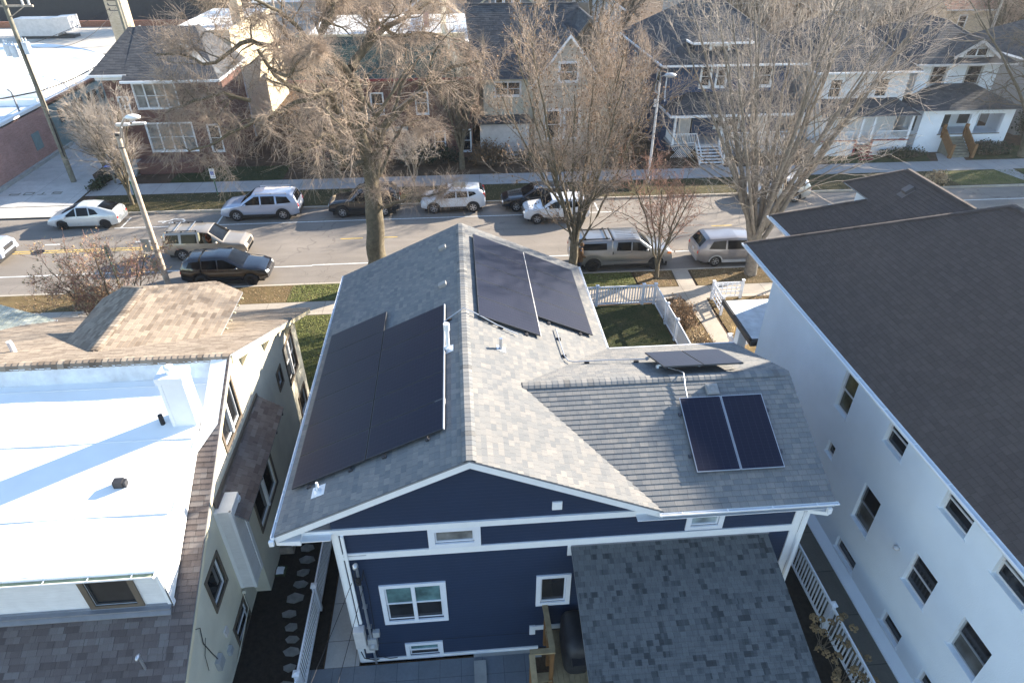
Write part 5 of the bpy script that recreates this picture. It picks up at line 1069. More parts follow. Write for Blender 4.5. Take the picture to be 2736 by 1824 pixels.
# ---- left: warehouse, arched roof, rear buildings
wr = empty('brick_warehouse', (-40, 55, 0), label='low red brick warehouse with pale blue white flat roof at the left edge', cat='warehouse')
m = MB(); m.quad((-33.9, 47, 0), (-33.9, 58.3, 0), (-33.9, 58.3, 3.85), (-33.9, 47, 3.85)); m.quad((-60, 47, 0), (-33.9, 47, 0), (-33.9, 47, 3.85), (-60, 47, 3.85)); m.build('wall', 'brick_red', wr)
m = MB(); m.box(-60, -33.9, 47, 58.3, 3.7, 3.82); m.build('flat_roof', 'membrane_old', wr); m = MB(); m.box(-34.15, -33.85, 46.95, 58.3, 3.82, 4.05); m.box(-60, -34.1, 58.1, 58.35, 3.82, 4.3); m.build('parapet', 'membrane', wr)
m = MB(); WQ = Wall((-33.9, 47, 0), (0,1,0), (1,0,0)); WQ.bar(m, 8.2, 9.3, 1.0, 2.3, .001, .03); m.build('window_panel', 'teal_paint', wr)
m = MB(); m.box(-33.9, -33.6, 47, 60, 0, .25); m.build('kerb_ledge', 'foundation', wr)
aw_ = empty('arched_warehouse', (-42, 65, 0), label='grey green warehouse with a bright white barrel roof behind the brick warehouse', cat='warehouse')
m = MB(); WQ = Wall((-33.8, 58.35, 0), (0,1,0), (1,0,0)); WQ.face(m, 0, 17, 0, 3.75, [(11.4, 13.6, 0, 2.7)], 0, .2); m.build('wall', 'teal_paint', aw_)
m = MB(); m.box(-60, -33.8, 58.4, 75.3, 3.6, 3.75); v = []; n_ = 16
for i in range(n_+1):
    a = math.pi*i/n_; 
    for y in (60.5, 74.5): v.append((-43+8.3*math.cos(a), y, 3.75+2.1*math.sin(a)))
m.add(v, [(2*i, 2*i+1, 2*i+3, 2*i+2) for i in range(n_)], smooth=True); m.add([v[2*i] for i in range(n_+1)], [tuple(range(n_+1))]); m.add([v[2*i+1] for i in range(n_+1)], [tuple(range(n_+1))]); m.build('barrel_roof', 'membrane', aw_)
m = MB(); m.box(-34.0, -33.75, 58.4, 75.3, 3.75, 3.95); m.box(-60, -34, 75.2, 75.5, 3.6, 4.2); m.build('parapet', 'clay', aw_)
for i in range(8):
    y = 1.3+i*1.25+(1 if i > 3 else 0)*.4; WQ.window(aw_, y, y+.8, 1.9, 3.1, fmat='teal_paint', casing=0, split=0, depth=-.02, top='glass')
m = MB(); WQ.bar(m, 11.4, 13.6, 0, 2.7, -.2, -.16); m.build('door', 'light_plastic', aw_)
gb = empty('gravel_roofed_building', (-40, 85, 0), label='low building with tan gravel flat roof and rooftop unit, upper left', cat='building')
walls_box(gb, -75, -28, 77, 95, 4.2, 'brick_dark'); m = MB(); m.box(-75, -28, 77, 95, 4.2, 4.3); m.build('flat_roof', 'roof_gravel', gb); m = MB(); m.box(-75, -28, 94.7, 95, 4.3, 5.0); m.build('parapet', 'clay', gb)
ac = empty('rooftop_unit', (-48, 88, 4.3), label='boxy white rooftop air conditioner on the gravel roof', cat='air conditioner')
m = MB(); m.box(-50, -45.6, 86.5, 88.5, 4.6, 6.4); m.prism([(-45.6, 86.3, 4.8), (-43.8, 86.3, 5.2), (-43.8, 86.3, 6.6), (-45.6, 86.3, 6.5)], (0, 2.3, 0)); m.build('cabinet', 'light_plastic', ac); m = MB(); m.box(-49.8, -44, 86.7, 88.3, 4.3, 4.6); m.build('base', 'dark_metal', ac)
sv = empty('roof_hood', (-33, 84, 4.3), label='small white hooded vent on the gravel roof beside the tower', cat='vent'); m = MB(); m.prism([(-34, 83, 4.3), (-32.6, 83, 4.3), (-33.3, 83, 5.2)], (0, 1.2, 0)); m.build('hood', 'membrane', sv); m = MB(); m.box(-33.7, -32.9, 82.9, 83, 4.3, 4.8); m.build('opening', 'black', sv)
tw_ = empty('brick_tower', (-33, 79, 0), label='tall square buff brick chimney tower at the upper left', cat='chimney tower'); m = MB(); m.box(-34.6, -33.0, 76.0, 77.6, 0, 17); m.build('shaft', 'brick_buff', tw_); m = MB(); m.box(-34.8, -32.8, 75.8, 77.8, 17, 17.4); m.build('cap', 'foundation', tw_)
db = empty('dark_building', (-50, 110, 0), label='long dark industrial building with shuttered openings along the top left', cat='building')
W_, _, _ = walls_box(db, -90, -22, 105, 125, 6.5, 'dark_door'); m = MB(); m.box(-90, -22, 105, 125, 6.5, 6.6); m.build('flat_roof', 'sh_slate', db)
m = MB()
for x in (10, 22, 34, 46): W_.bar(m, x, x+6, .5, 3.5, .01, .06)
m.build('shutter', 'black', db)
bb = empty('blue_grey_shed', (-22, 112, 0), label='pale blue grey shed with a dark window at the top of the alley', cat='shed'); W_, _, _ = walls_box(bb, -26, -17, 98, 108, 6.5, 'pale_blue_siding'); W_.window(bb, 5.5, 7.2, 4, 5.4, split=0); hip(bb, -26.4, -16.6, 97.6, 108.4, 6.5, .3, 'membrane_old', gut=False)
# ---- background row
def bg_house(name, label, x0, x1, y0, y1, zt, wm, rm, k=.6, kind='hip', wins=2, **kw):
    r_ = empty(name, ((x0+x1)/2, y0, 0), label=label, cat='house'); hs = []; n_ = wins; w_ = x1-x0
    for i in range(n_):
        a = w_*(i+.5)/n_-.5; hs += [(a, a+1, zt-2.3, zt-.8), (a, a+1, 1, 2.5)]
    W_, _, _ = walls_box(r_, x0, x1, y0, y1, zt, wm, hs)
    for h in hs: W_.window(r_, *h, casing=.13)
    if kind == 'hip': hip(r_, x0-.5, x1+.5, y0-.5, y1+.5, zt, k, rm, course=.3)
    elif kind == 'gx': gable_x(r_, x0-.5, x1+.5, y0-.5, y1+.5, zt, k, rm, course=.3, wallmat=wm)
    else: gable_y(r_, x0-.5, x1+.5, y0-.5, y1+.5, zt, k, rm, wm, course=.3, **kw)
    return r_
g1 = bg_house('grey_gabled_house', 'grey house with cream trimmed gable and three part white window at the top centre', 2.6, 11.5, 94, 106, 5.6, 'grey_siding', 'sh_slate', .75, 'gy', 0, tmat='cream_trim')
WX = Wall((2.6, 93.83, 0), (1,0,0), (0,-1,0))
for i in range(3): WX.window(g1, 3.0+i*1.15, 3.85+i*1.15, 5.9, 7.6, split=0, casing=.14, depth=-.02)
bg_house('pale_blue_house', 'pale blue house with red brick chimney at the top centre', 13.0, 20.2, 86, 98, 6.8, 'pale_blue_siding', 'sh_slate', .6, 'gy', 2)
bg_house('white_clapboard_house', 'plain white house wall behind two leaning tree trunks, top right of centre', 28.5, 38, 86, 97, 7.4, 'white_siding', 'sh_slate', .5, 'gx', 2)
bg_house('white_gambrel_house', 'white house half hidden by the big tree, left of the grey gabled house', -16, -8, 90, 101, 6.4, 'white_siding', 'sh_slate', .7, 'gx', 2)
bg_house('cream_clapboard_house', 'cream house behind the green roofed building', -6.5, 1.0, 88, 98, 5.8, 'cream', 'sh_brown', .7, 'gy', 2)
bg_house('brown_roofed_house', 'house with brown roof in the hazy trees, upper right', 46, 55, 88, 99, 6.2, 'tan_siding', 'sh_brown', .6, 'hip', 2)
bg_house('grey_roofed_house', 'house with grey hip roof at the far right edge', 50.5, 60, 56, 67, 6.2, 'grey_siding', 'sh_slate', .6, 'hip', 2)
bg_house('red_roofed_house', 'distant house with reddish roof in the trees, top right', 66, 76, 92, 103, 5.5, 'cream', 'clay', .6, 'gx', 2)
bg_house('distant_blue_house', 'distant pale blue house at the top edge left of centre', -24, -15, 128, 138, 6.5, 'pale_blue_siding', 'sh_slate', .6, 'gx', 2)
bg_house('distant_grey_house', 'distant grey house at the top edge above the grey gabled house', 20, 29, 128, 138, 6.5, 'grey_siding', 'sh_slate', .6, 'gx', 2)
bg_house('distant_white_house', 'distant white house at the top edge, far right', 84, 94, 100, 111, 6.5, 'white_siding', 'sh_slate', .6, 'gy', 2)
# ================================================================ vehicles
def interp(prof, x):
    if x <= prof[0][0]: return prof[0][1]
    for (a, za), (b_, zb) in zip(prof, prof[1:]):
        if x <= b_: return za+(zb-za)*(x-a)/(b_-a) if b_ > a else zb
    return prof[-1][1]
def car(name, label, cat, L, W, prof, belt, wb, fo, wr, mat, loc, rz, glass=(), wind=None, rear=None, tumble=.28, zb=.28, rim='rim', clad=None, roof_rail=None, rails_bars=False, taper=.12, open_rng=None, tails=None, heads=None, handles=(), group='cars along the street', extras=None, plate=True, archr=.06):
    """front towards +X, origin on the ground at mid length; prof = top outline rear to front"""
    root = empty(name, (0,0,0), label=label, cat=cat, group=group)
    xf, xr = L/2, -L/2; xa_f = xf-fo; xa_r = xa_f-wb; R_ = wr+archr
    def hw(x):
        t = abs(x)/(L/2); w_ = W/2*(1-taper*max(0, (t-.62)/.38)**2.2); return w_
    def ztop(x): return interp(prof, x)
    def zbelt(x): return min(interp(belt, x), ztop(x)-.05)
    def zbot(x):
        z = zb+(.10*max(0, (abs(x)/(L/2)-.8)/.2))
        for c in (xa_f, xa_r):
            d = abs(x-c)
            if d < R_: z = max(z, wr+math.sqrt(R_*R_-d*d)-.0)
        return z
    def side_y(x, z):
        zt_, zl = ztop(x), zbelt(x); yb = hw(x)-.03
        return yb-tumble*max(0, z-zl) if z > zl else yb+.03*min(1, max(0, (zl-z)/.25))
    xs = sorted({xr+L*i/64 for i in range(65)} | {c+s*R_*k for c in (xa_f, xa_r) for s in (-1, 1) for k in (1, .995, .96, .87, .7, .5, .25, 0)} | {p[0] for p in prof if xr <= p[0] <= xf})
    ring = []
    for x in xs:
        zt_, zl, z0, w_ = ztop(x), zbelt(x), zbot(x), hw(x); z0 = min(z0, zl-.08)
        er = min(.06, (zt_-zl)*.6); yr = side_y(x, zt_-er)
        pts = [(w_*.93 if z0 < .5 else w_-.01, z0), (w_, min(z0+.1, (z0+zl)/2)), (w_+.012, (z0+zl)/2+.02), (w_-.03, zl), (yr, zt_-er), (yr-.09, zt_-er*.25), (yr*.55, zt_+.012), (0, zt_+.02)]
        ring.append([(x, y, z) for y, z in pts]+[(x, -y, z) for y, z in pts[-2::-1]])
    m = MB(); n_ = len(ring[0]); v = [p for r_ in ring for p in r_]; fs = []
    for i in range(len(xs)-1):
        for j in range(n_-1):
            xm = (xs[i]+xs[i+1])/2
            if open_rng and open_rng[0] < xm < open_rng[1] and j in (3, n_-5): continue
            fs.append((i*n_+j, (i+1)*n_+j, (i+1)*n_+j+1, i*n_+j+1))
    k = len(m.v); m.add(v, fs, 0, smooth=True)
    m.add(ring[0], [tuple(range(n_))], 0); m.add(ring[-1], [tuple(range(n_-1, -1, -1))], 0)
    body = m.build('body', mat, root, local=True)
    m = MB(); m.box(xr+.25, xf-.25, -W/2+.13, W/2-.13, .2, .62); m.box(xa_r-R_, xa_f+R_, -W/2+.05, W/2-.05, .24, zb+.06); m.build('underbody', 'black', root, local=True)
    if clad:
        m = MB()
        for s in (-1, 1):
            for c in (xa_f, xa_r):
                arc = [(c+(R_+.03)*math.cos(a), wr+(R_+.03)*math.sin(a)) for a in [math.pi*i/12 for i in range(13)]]; ar2 = [(c+(R_-.04)*math.cos(a), wr+(R_-.04)*math.sin(a)) for a in [math.pi*i/12 for i in range(13)]]
                for i in range(12):
                    q = [arc[i], arc[i+1], ar2[i+1], ar2[i]]; m.quad(*[(p[0], s*(side_y(p[0], p[1])+.02), p[1]) for p in q])
            m.beam((xa_r+R_, s*(W/2-.0), zb+.08), (xa_f-R_, s*(W/2-.0), zb+.08), .05, .16)
        m.box(xf-.14, xf+.01, -W/2+.3, W/2-.3, zb+.02, zb+.2); m.box(xr-.01, xr+.14, -W/2+.25, W/2-.25, zb+.05, zb+.3); m.build('cladding', clad, root, local=True)
    # side windows
    for s in (-1, 1):
        for pl in glass:
            clear = open_rng and min(p[0] for p in pl) > open_rng[0]-.35 and max(p[0] for p in pl) <= open_rng[1]+.6
            m = MB(); pv = [Vector((x, 0, z)) for x, z in pl]; x0_, x1_ = min(p.x for p in pv), max(p.x for p in pv); kx = max(1, int((x1_-x0_)/.14))
            for i in range(kx):
                cc = clip(pv, lambda q_: q_.x, x0_+(x1_-x0_)*i/kx, x0_+(x1_-x0_)*(i+1)/kx)
                if len(cc) > 2: q = [(p.x, s*(side_y(p.x, p.z)+.014), p.z) for p in cc]; m.poly(q if s < 0 else q[::-1])
            m.build('side_window', 'glass_clear' if clear else 'glass_car', root, local=True)
    def top_patch(x0, x1, f0, f1, name_, mt):
        m = MB(); nx, ny = 6, 6; v = []
        for i in range(nx+1):
            x = x0+(x1-x0)*i/nx; f = f0+(f1-f0)*i/nx; er = min(.06, (ztop(x)-zbelt(x))*.6); yr = side_y(x, ztop(x)-er)
            for j in range(ny+1):
                y = (-1+2*j/ny); yy = y*yr*f; ay = abs(yy); z = ztop(x)+.02-.008*min(1, ay/(yr*.55)) if ay < yr*.55 else ztop(x)+.012-(er*.25+.012)*(ay-yr*.55)/max(.05, yr*.45-.09)
                v.append((x, yy, z+.014))
        m.add(v, [(i*(ny+1)+j, (i+1)*(ny+1)+j, (i+1)*(ny+1)+j+1, i*(ny+1)+j+1) for i in range(nx) for j in range(ny)], smooth=True); return m.build(name_, mt, root, local=True)
    if wind: top_patch(wind[0], wind[1], .88, .86, 'windshield', 'glass_car')
    if rear: top_patch(rear[0], rear[1], .84, .82, 'rear_window', 'glass_car')
    # seams and handles
    m = MB()
    for s in (-1, 1):
        for x in handles:
            m.box(x-.09, x+.09, s*(side_y(x, zbelt(x)-.12)+.0), s*(side_y(x, zbelt(x)-.12)+.035), zbelt(x)-.15, zbelt(x)-.115)
    if handles: m.build('door_handle', mat, root, local=True)
    m = MB()
    for s in (-1, 1):
        for pl in glass[:2]:
            x = max(p[0] for p in pl)+.04; zt2 = zbelt(x)
            if x < xa_f-R_+.25: m.quad((x-.009, s*(side_y(x, zb+.15)+.006), zb+.15), (x+.009, s*(side_y(x, zb+.15)+.006), zb+.15), (x+.009, s*(side_y(x, zt2)+.006), zt2), (x-.009, s*(side_y(x, zt2)+.006), zt2))
    if m.v: m.build('door_seam', 'black', root, local=True)
    # mirrors
    for s in (-1, 1):
        x = (wind[0]-.32) if wind else xf-1.6; m = MB(); m.ball((x, s*(side_y(x, zbelt(x))+.12), zbelt(x)+.07), .09, .12, .08, 8); m.build('side_mirror', mat if 'black' not in mat else 'car_black2', root, local=True)
    # lights, grille, plate
    hz = heads or (ztop(xf-.12)-.1); tz = tails or (zbelt(xr+.1)-.12)
    for s in (-1, 1):
        m = MB(); y = s*(hw(xf-.1)-.2); m.obox((xf-.075, y, hz-.03), (.06, -s*.02, 0), (-.035, .14*s, 0), (-.03, 0, .055)); m.build('headlight', 'light_glass', root, local=True)
        m = MB(); y = s*(hw(xr+.1)-.1); m.obox((xr+.08, y-s*.02, tz), (.075, 0, 0), (0, .075, 0), (.03, 0, .13)); m.build('tail_light', 'tail_red', root, local=True)
    m = MB(); m.box(xf-.08, xf+.012, -W*.24, W*.24, hz-.2, hz+.02); m.box(xf-.08, xf+.01, -W*.3, W*.3, zb+.08, zb+.22); m.build('grille', 'dark_metal', root, local=True)
    if plate:
        m = MB(); m.box(xr-.015, xr+.05, -.15, .15, tz-.2, tz-.06); m.build('licence_plate', 'plate', root, local=True)
    for c in (xa_f, xa_r):
        for s in (-1, 1):
            yo = s*(W/2-.12); m = MB(); wl = .105
            m.lathe((c, yo-0, wr), [(wr*.62, -wl), (wr*.93, -wl), (wr, -wl*.72), (wr, wl*.72), (wr*.93, wl), (wr*.62, wl)], 28, axis='y'); wh_ = m.build('wheel', 'rubber', root, local=True)
            m = MB(); m.lathe((c, yo, wr), [(wr*.64, -wl*.9), (wr*.64, wl*.9)], 24, axis='y'); m.lathe((c, yo+s*wl*.55, wr), [(.001, 0), (wr*.6, 0)], 24, mi=1, axis='y')
            for k in range(6):
                a = 2*math.pi*k/6+.3; u = Vector((math.cos(a), 0, math.sin(a))); q = Vector((-math.sin(a), 0, math.cos(a))); m.obox(Vector((c, yo+s*wl*.78, wr))+u*wr*.33, u*wr*.31, q*wr*.075, Vector((0, .012, 0)))
            m.lathe((c, yo+s*wl*.8, wr), [(.001, s*.012), (wr*.14, s*.012), (wr*.14, 0)], 12, axis='y'); m.lathe((c, yo+s*wl*.86, wr), [(wr*.56, 0), (wr*.65, 0), (wr*.65, -s*.02)], 24, axis='y'); m.build('rim', [rim, 'black'], wh_, local=True)
    if roof_rail:
        x0, x1, mt = roof_rail
        m = MB()
        for s in (-1, 1):
            y = s*(side_y(x0, ztop(x0)-.06)-.05); m.beam((x0, y, ztop(x0)+.05), (x1, y, ztop(x1)+.05), .035, .03); [m.box(x-.04, x+.04, y-.02, y+.02, ztop(x)-.02, ztop(x)+.05) for x in (x0+.03, x1-.03, (x0+x1)/2)]
        if rails_bars:
            y = side_y(x0, ztop(x0)-.06)-.05
            for x in (x0+.25*(x1-x0), x0+.75*(x1-x0)): m.beam((x, -y, ztop(x)+.075), (x, y, ztop(x)+.075), .05, .025, mi=1)
        m.build('roof_rail', [mt, 'galv'], root, local=True)
    if extras: extras(root, side_y, ztop, hw)
    root.location = loc; root.rotation_euler = (0, 0, rz); return root
PI = math.pi; ZR = -.12
# hatchback, far side
car('parked_car', 'white silver hatchback parked on the far side at the left, behind the wooden pole', 'car', 4.46, 1.75,
    [(-2.23, .8), (-2.21, 1.02), (-2.12, 1.14), (-1.25, 1.41), (-.5, 1.5), (.15, 1.48), (1.35, .98), (1.9, .82), (2.15, .66), (2.23, .5)], [(-2.23, .9), (-1, .93), (1, .86), (2.2, .6)], 2.7, .93, .31, 'car_prius', (-24.75, 42.7, ZR), PI,
    glass=[[(-.55, .93), (.2, .91), (.2, 1.4), (-.5, 1.41)], [(.27, .91), (1.08, .88), (.95, .96), (.3, 1.39)], [(-1.15, 1.02), (-.62, .96), (-.58, 1.39), (-.95, 1.27)]][:3], wind=(1.2, .3), rear=(-2.0, -1.15), tumble=.4, rim='rim_dark', handles=(0, -.8), zb=.22)
# gold suv driving in the near lane
def gold_extra(root, sy, zt, hw):
    m = MB()
    for x, y in ((.15, .38), (.15, -.38)): m.obox((x-.1, y, .95), (.09, 0, 0), (0, .24, 0), (-.1, 0, .38)); m.ball((x-.2, y, 1.42), .05, .12, .1, 8)
    m.box(-.9, -.7, -.6, .6, .7, 1.3); m.build('seat', 'seat_tan', root, local=True)
    m = MB(); m.box(1.0, 1.1, -.7, .7, .95, 1.05); m.build('dashboard', 'black', root, local=True)
suvp = [(-2.4, .75), (-2.38, 1.12), (-2.25, 1.7), (-2.1, 1.78), (.0, 1.8), (.35, 1.76), (1.15, 1.14), (2.05, 1.05), (2.32, .92), (2.4, .7)]
gold = car('moving_car', 'gold beige suv driving right in the near lane with roof rails', 'car', 4.8, 1.83, suvp, [(-2.4, 1.1), (1.2, 1.1), (2.4, .85)], 2.88, .9, .37, 'car_gold', (-15.35, 37.55, ZR), 0,
    glass=[[(-1.25, 1.14), (-.35, 1.13), (-.35, 1.65), (-1.2, 1.65)], [(-.25, 1.13), (.95, 1.12), (.8, 1.24), (.25, 1.62), (-.25, 1.65)], [(-2.2, 1.16), (-1.4, 1.15), (-1.38, 1.64), (-2.12, 1.62)]], wind=(1.1, .4), rear=(-2.37, -2.27), tumble=.24, clad='black', roof_rail=(-2.0, -.3, 'black'), rails_bars=True, handles=(-.15, -1.2), open_rng=(-.2, .5), extras=gold_extra, zb=.36)
# black suv at the near kerb
car('parked_car', 'glossy black suv parked at the near kerb beside the wooden pole', 'car', 4.7, 1.87,
    [(-2.35, .8), (-2.32, 1.1), (-2.1, 1.5), (-1.8, 1.62), (-.4, 1.68), (.3, 1.62), (1.15, 1.1), (1.9, 1.02), (2.25, .85), (2.35, .6)], [(-2.35, 1.05), (1.2, 1.03), (2.3, .8)], 2.7, .93, .36, 'car_black', (-13.35, 34.25, ZR), 0,
    glass=[[(-1.1, 1.08), (-.3, 1.06), (-.3, 1.53), (-1.08, 1.52)], [(-.22, 1.06), (.95, 1.05), (.75, 1.2), (.1, 1.53), (-.22, 1.54)], [(-1.95, 1.16), (-1.2, 1.1), (-1.17, 1.51), (-1.75, 1.45)]], wind=(1.1, .35), rear=(-2.27, -1.95), tumble=.36, rim='rim_dark', handles=(-.1, -1.1), zb=.28)
# silver blue suv far side
car('parked_car', 'silver blue suv with roof rails parked left of the big tree trunk', 'car', 5.15, 1.98,
    [(-2.57, .8), (-2.55, 1.12), (-2.35, 1.62), (-2.1, 1.74), (-.3, 1.79), (.35, 1.74), (1.2, 1.16), (2.15, 1.05), (2.5, .85), (2.57, .6)], [(-2.57, 1.12), (1.2, 1.08), (2.5, .85)], 3.05, 1.02, .38, 'car_bluesilver', (-13.5, 43.3, ZR), PI,
    glass=[[(-1.1, 1.13), (-.2, 1.12), (-.2, 1.64), (-1.08, 1.64)], [(-.1, 1.12), (1.05, 1.1), (.85, 1.25), (.2, 1.63), (-.1, 1.64)], [(-2.15, 1.2), (-1.22, 1.15), (-1.2, 1.62), (-1.9, 1.58)]], wind=(1.15, .4), rear=(-2.53, -2.3), tumble=.3, clad='black', roof_rail=(-1.9, .1, 'galv'), handles=(0, -1.1), zb=.3)
# black suv far side
car('parked_car', 'boxy black suv parked on the far side right behind the big tree trunk', 'car', 4.75, 1.88,
    [(-2.37, .8), (-2.35, 1.15), (-2.2, 1.72), (-2.0, 1.8), (-.1, 1.84), (.3, 1.8), (.95, 1.2), (1.95, 1.1), (2.3, .95), (2.37, .65)], [(-2.37, 1.15), (1.0, 1.14), (2.3, .95)], 2.8, .92, .38, 'car_black2', (-6.6, 43.25, ZR), PI,
    glass=[[(-1.15, 1.18), (-.35, 1.17), (-.35, 1.68), (-1.12, 1.68)], [(-.25, 1.17), (.8, 1.17), (.65, 1.3), (.2, 1.66), (-.25, 1.69)], [(-2.1, 1.2), (-1.27, 1.19), (-1.24, 1.68), (-2.03, 1.66)]], wind=(.9, .35), rear=(-2.34, -2.22), tumble=.22, clad='black', roof_rail=(-1.9, .0, 'black'), handles=(-.1, -1.1), zb=.36)
# white crossover far side
car('parked_car', 'white crossover with tan sunroof parked on the far side, right of the boxy black suv', 'car', 4.42, 1.87,
    [(-2.21, .8), (-2.2, 1.12), (-2.0, 1.5), (-1.75, 1.62), (-.3, 1.66), (.3, 1.61), (1.05, 1.12), (1.9, 1.02), (2.15, .85), (2.21, .6)], [(-2.21, 1.2), (-1.3, 1.12), (1.1, 1.04), (2.15, .85)], 2.7, .86, .38, 'car_white', (-.55, 43.45, ZR), PI,
    glass=[[(-1.0, 1.13), (-.25, 1.1), (-.25, 1.5), (-.95, 1.5)], [(-.17, 1.1), (.9, 1.06), (.7, 1.2), (.1, 1.5), (-.17, 1.51)], [(-1.6, 1.32), (-1.1, 1.15), (-1.05, 1.49), (-1.45, 1.46)]], wind=(1.0, .35), rear=(-2.14, -1.85), tumble=.34, clad='black', handles=(0, -.95), zb=.32, tails=1.2,
    extras=lambda root, sy, zt, hw: (lambda m: m.build('sunroof', 'seat_tan', root, local=True))(MB().box(-.9, -.05, -.42, .42, 1.68, 1.69)))
# black wagon far side
car('parked_car', 'black wagon with silver trim parked on the far side behind the white suv', 'car', 4.85, 1.86,
    [(-2.42, .75), (-2.4, 1.05), (-2.1, 1.45), (-1.8, 1.56), (-.4, 1.62), (.2, 1.57), (1.05, 1.06), (2.0, .95), (2.35, .8), (2.42, .6)], [(-2.42, 1.08), (1.1, 1.0), (2.35, .8)], 2.8, .95, .36, 'car_black', (5.25, 43.3, ZR), PI,
    glass=[[(-1.1, 1.08), (-.3, 1.06), (-.3, 1.48), (-1.08, 1.48)], [(-.2, 1.06), (.95, 1.03), (.7, 1.17), (.1, 1.47), (-.2, 1.48)], [(-1.95, 1.2), (-1.2, 1.1), (-1.18, 1.47), (-1.7, 1.43)]], wind=(1.0, .25), rear=(-2.35, -1.95), tumble=.34, roof_rail=(-1.8, .1, 'galv'), handles=(0, -1.1), zb=.28)
# white suv moving left
car('moving_car', 'white suv driving left in the far lane behind the vase shaped tree', 'car', 4.4, 1.82,
    [(-2.2, .8), (-2.18, 1.12), (-2.0, 1.52), (-1.8, 1.62), (-.3, 1.65), (.3, 1.6), (1.0, 1.12), (1.85, 1.03), (2.13, .88), (2.2, .6)], [(-2.2, 1.12), (1.0, 1.06), (2.15, .88)], 2.64, .88, .35, 'car_white', (6.3, 41.1, ZR), PI,
    glass=[[(-1.0, 1.1), (-.25, 1.09), (-.25, 1.5), (-.97, 1.5)], [(-.17, 1.09), (.85, 1.07), (.65, 1.2), (.1, 1.5), (-.17, 1.51)], [(-1.75, 1.2), (-1.1, 1.12), (-1.07, 1.49), (-1.6, 1.46)]], wind=(.95, .33), rear=(-2.12, -1.9), tumble=.32, clad='black', handles=(0, -.95), zb=.32)
# silver crossover far right
car('parked_car', 'silver crossover parked on the far side behind the pale multi stemmed tree', 'car', 4.8, 1.88,
    [(-2.4, .8), (-2.38, 1.1), (-2.1, 1.52), (-1.8, 1.64), (-.4, 1.7), (.3, 1.64), (1.1, 1.12), (2.05, 1.02), (2.32, .85), (2.4, .6)], [(-2.4, 1.12), (1.1, 1.05), (2.3, .85)], 2.74, .98, .37, 'car_lex', (22.4, 43.35, ZR), PI,
    glass=[[(-1.05, 1.1), (-.25, 1.09), (-.25, 1.55), (-1.02, 1.55)], [(-.17, 1.09), (.95, 1.07), (.7, 1.22), (.1, 1.55), (-.17, 1.56)], [(-1.95, 1.22), (-1.17, 1.13), (-1.12, 1.54), (-1.7, 1.5)]], wind=(1.05, .35), rear=(-2.32, -1.95), tumble=.32, roof_rail=(-1.8, .1, 'galv'), handles=(0, -1.05), zb=.3)
# grey pickup with topper, near kerb
def truck_extra(root, sy, zt, hw):
    m = MB()
    for s in (-1, 1): m.beam((-2.75, s*.66, 1.93), (-.75, s*.66, 1.93), .05, .04)
    for x in (-2.2, -.95): m.beam((x, -.72, 2.0), (x, .72, 2.0), .05, .03); [m.box(x-.05, x+.05, s*.66-.04, s*.66+.04, 1.88, 2.0) for s in (-1, 1)]
    m.build('roof_rack', 'black', root, local=True)
    m = MB(); m.box(-.62, -.56, -sy(-.6, 1.2)-.012, sy(-.6, 1.2)+.012, .55, 1.25); m.box(-.62, -.57, -.8, .8, 1.3, 1.96); m.build('cab_gap', 'black', root, local=True)
    for s in (-1, 1): m = MB(); m.box(-.5, 1.75, s*.98, s*1.06, .42, .48); m.build('running_board', 'dark_metal', root, local=True)
    for s in (-1, 1):
        m = MB(); m.box(2.62, 2.86, s*.93-.03, s*.93+.03, .98, 1.1); m.build('turn_signal', 'amber', root, local=True)
    m = MB()
    for i in range(7): m.box(-.35, 1.1, -.66+i*.22-.012, -.66+i*.22+.012, zt(0)+.02, zt(0)+.03)
    m.build('roof_rib', 'car_grey', root, local=True)
car('parked_truck', 'grey crew cab pickup with topper parked at the near kerb beyond the picket fence', 'truck', 5.9, 2.03,
    [(-2.95, .95), (-2.93, 1.32), (-2.78, 1.82), (-2.6, 1.9), (-.66, 1.93), (-.62, 1.86), (-.55, 1.93), (.7, 1.94), (1.0, 1.88), (1.75, 1.34), (2.6, 1.24), (2.88, 1.1), (2.95, .8)], [(-2.95, 1.3), (-.7, 1.29), (1.6, 1.26), (2.9, 1.05)], 3.69, .97, .42, 'car_grey', (9.15, 34.3, ZR), 0,
    glass=[[(-.38, 1.3), (.45, 1.29), (.45, 1.78), (-.33, 1.78)], [(.53, 1.29), (1.6, 1.2), (1.45, 1.36), (.95, 1.74), (.53, 1.78)], [(-2.55, 1.38), (-.95, 1.38), (-.98, 1.76), (-2.38, 1.76)]], wind=(1.68, 1.04), rear=(-2.9, -2.8), tumble=.2, clad='car_grey', rim='rim_dark', handles=(.35, -.45+.0), zb=.45, extras=truck_extra, archr=.1)
# minivan near kerb
car('parked_van', 'silver minivan parked at the near kerb beside the base of the pale tree', 'van', 5.1, 1.98,
    [(-2.55, .85), (-2.53, 1.1), (-2.1, 1.62), (-1.9, 1.7), (-.3, 1.75), (.6, 1.68), (1.6, 1.12), (2.25, .95), (2.5, .75), (2.55, .55)], [(-2.55, 1.08), (1.2, 1.02), (2.5, .75)], 3.03, .98, .34, 'car_van', (16.2, 34.35, ZR), 0,
    glass=[[(-.85, 1.1), (.25, 1.08), (.25, 1.58), (-.85, 1.6)], [(.33, 1.08), (1.45, 1.05), (.9, 1.4), (.33, 1.58)], [(-1.95, 1.14), (-.95, 1.1), (-.95, 1.6), (-1.7, 1.56)]], wind=(1.52, .68), rear=(-2.46, -2.12), tumble=.26, clad='grey_plastic', handles=(.2, -.7), zb=.28)
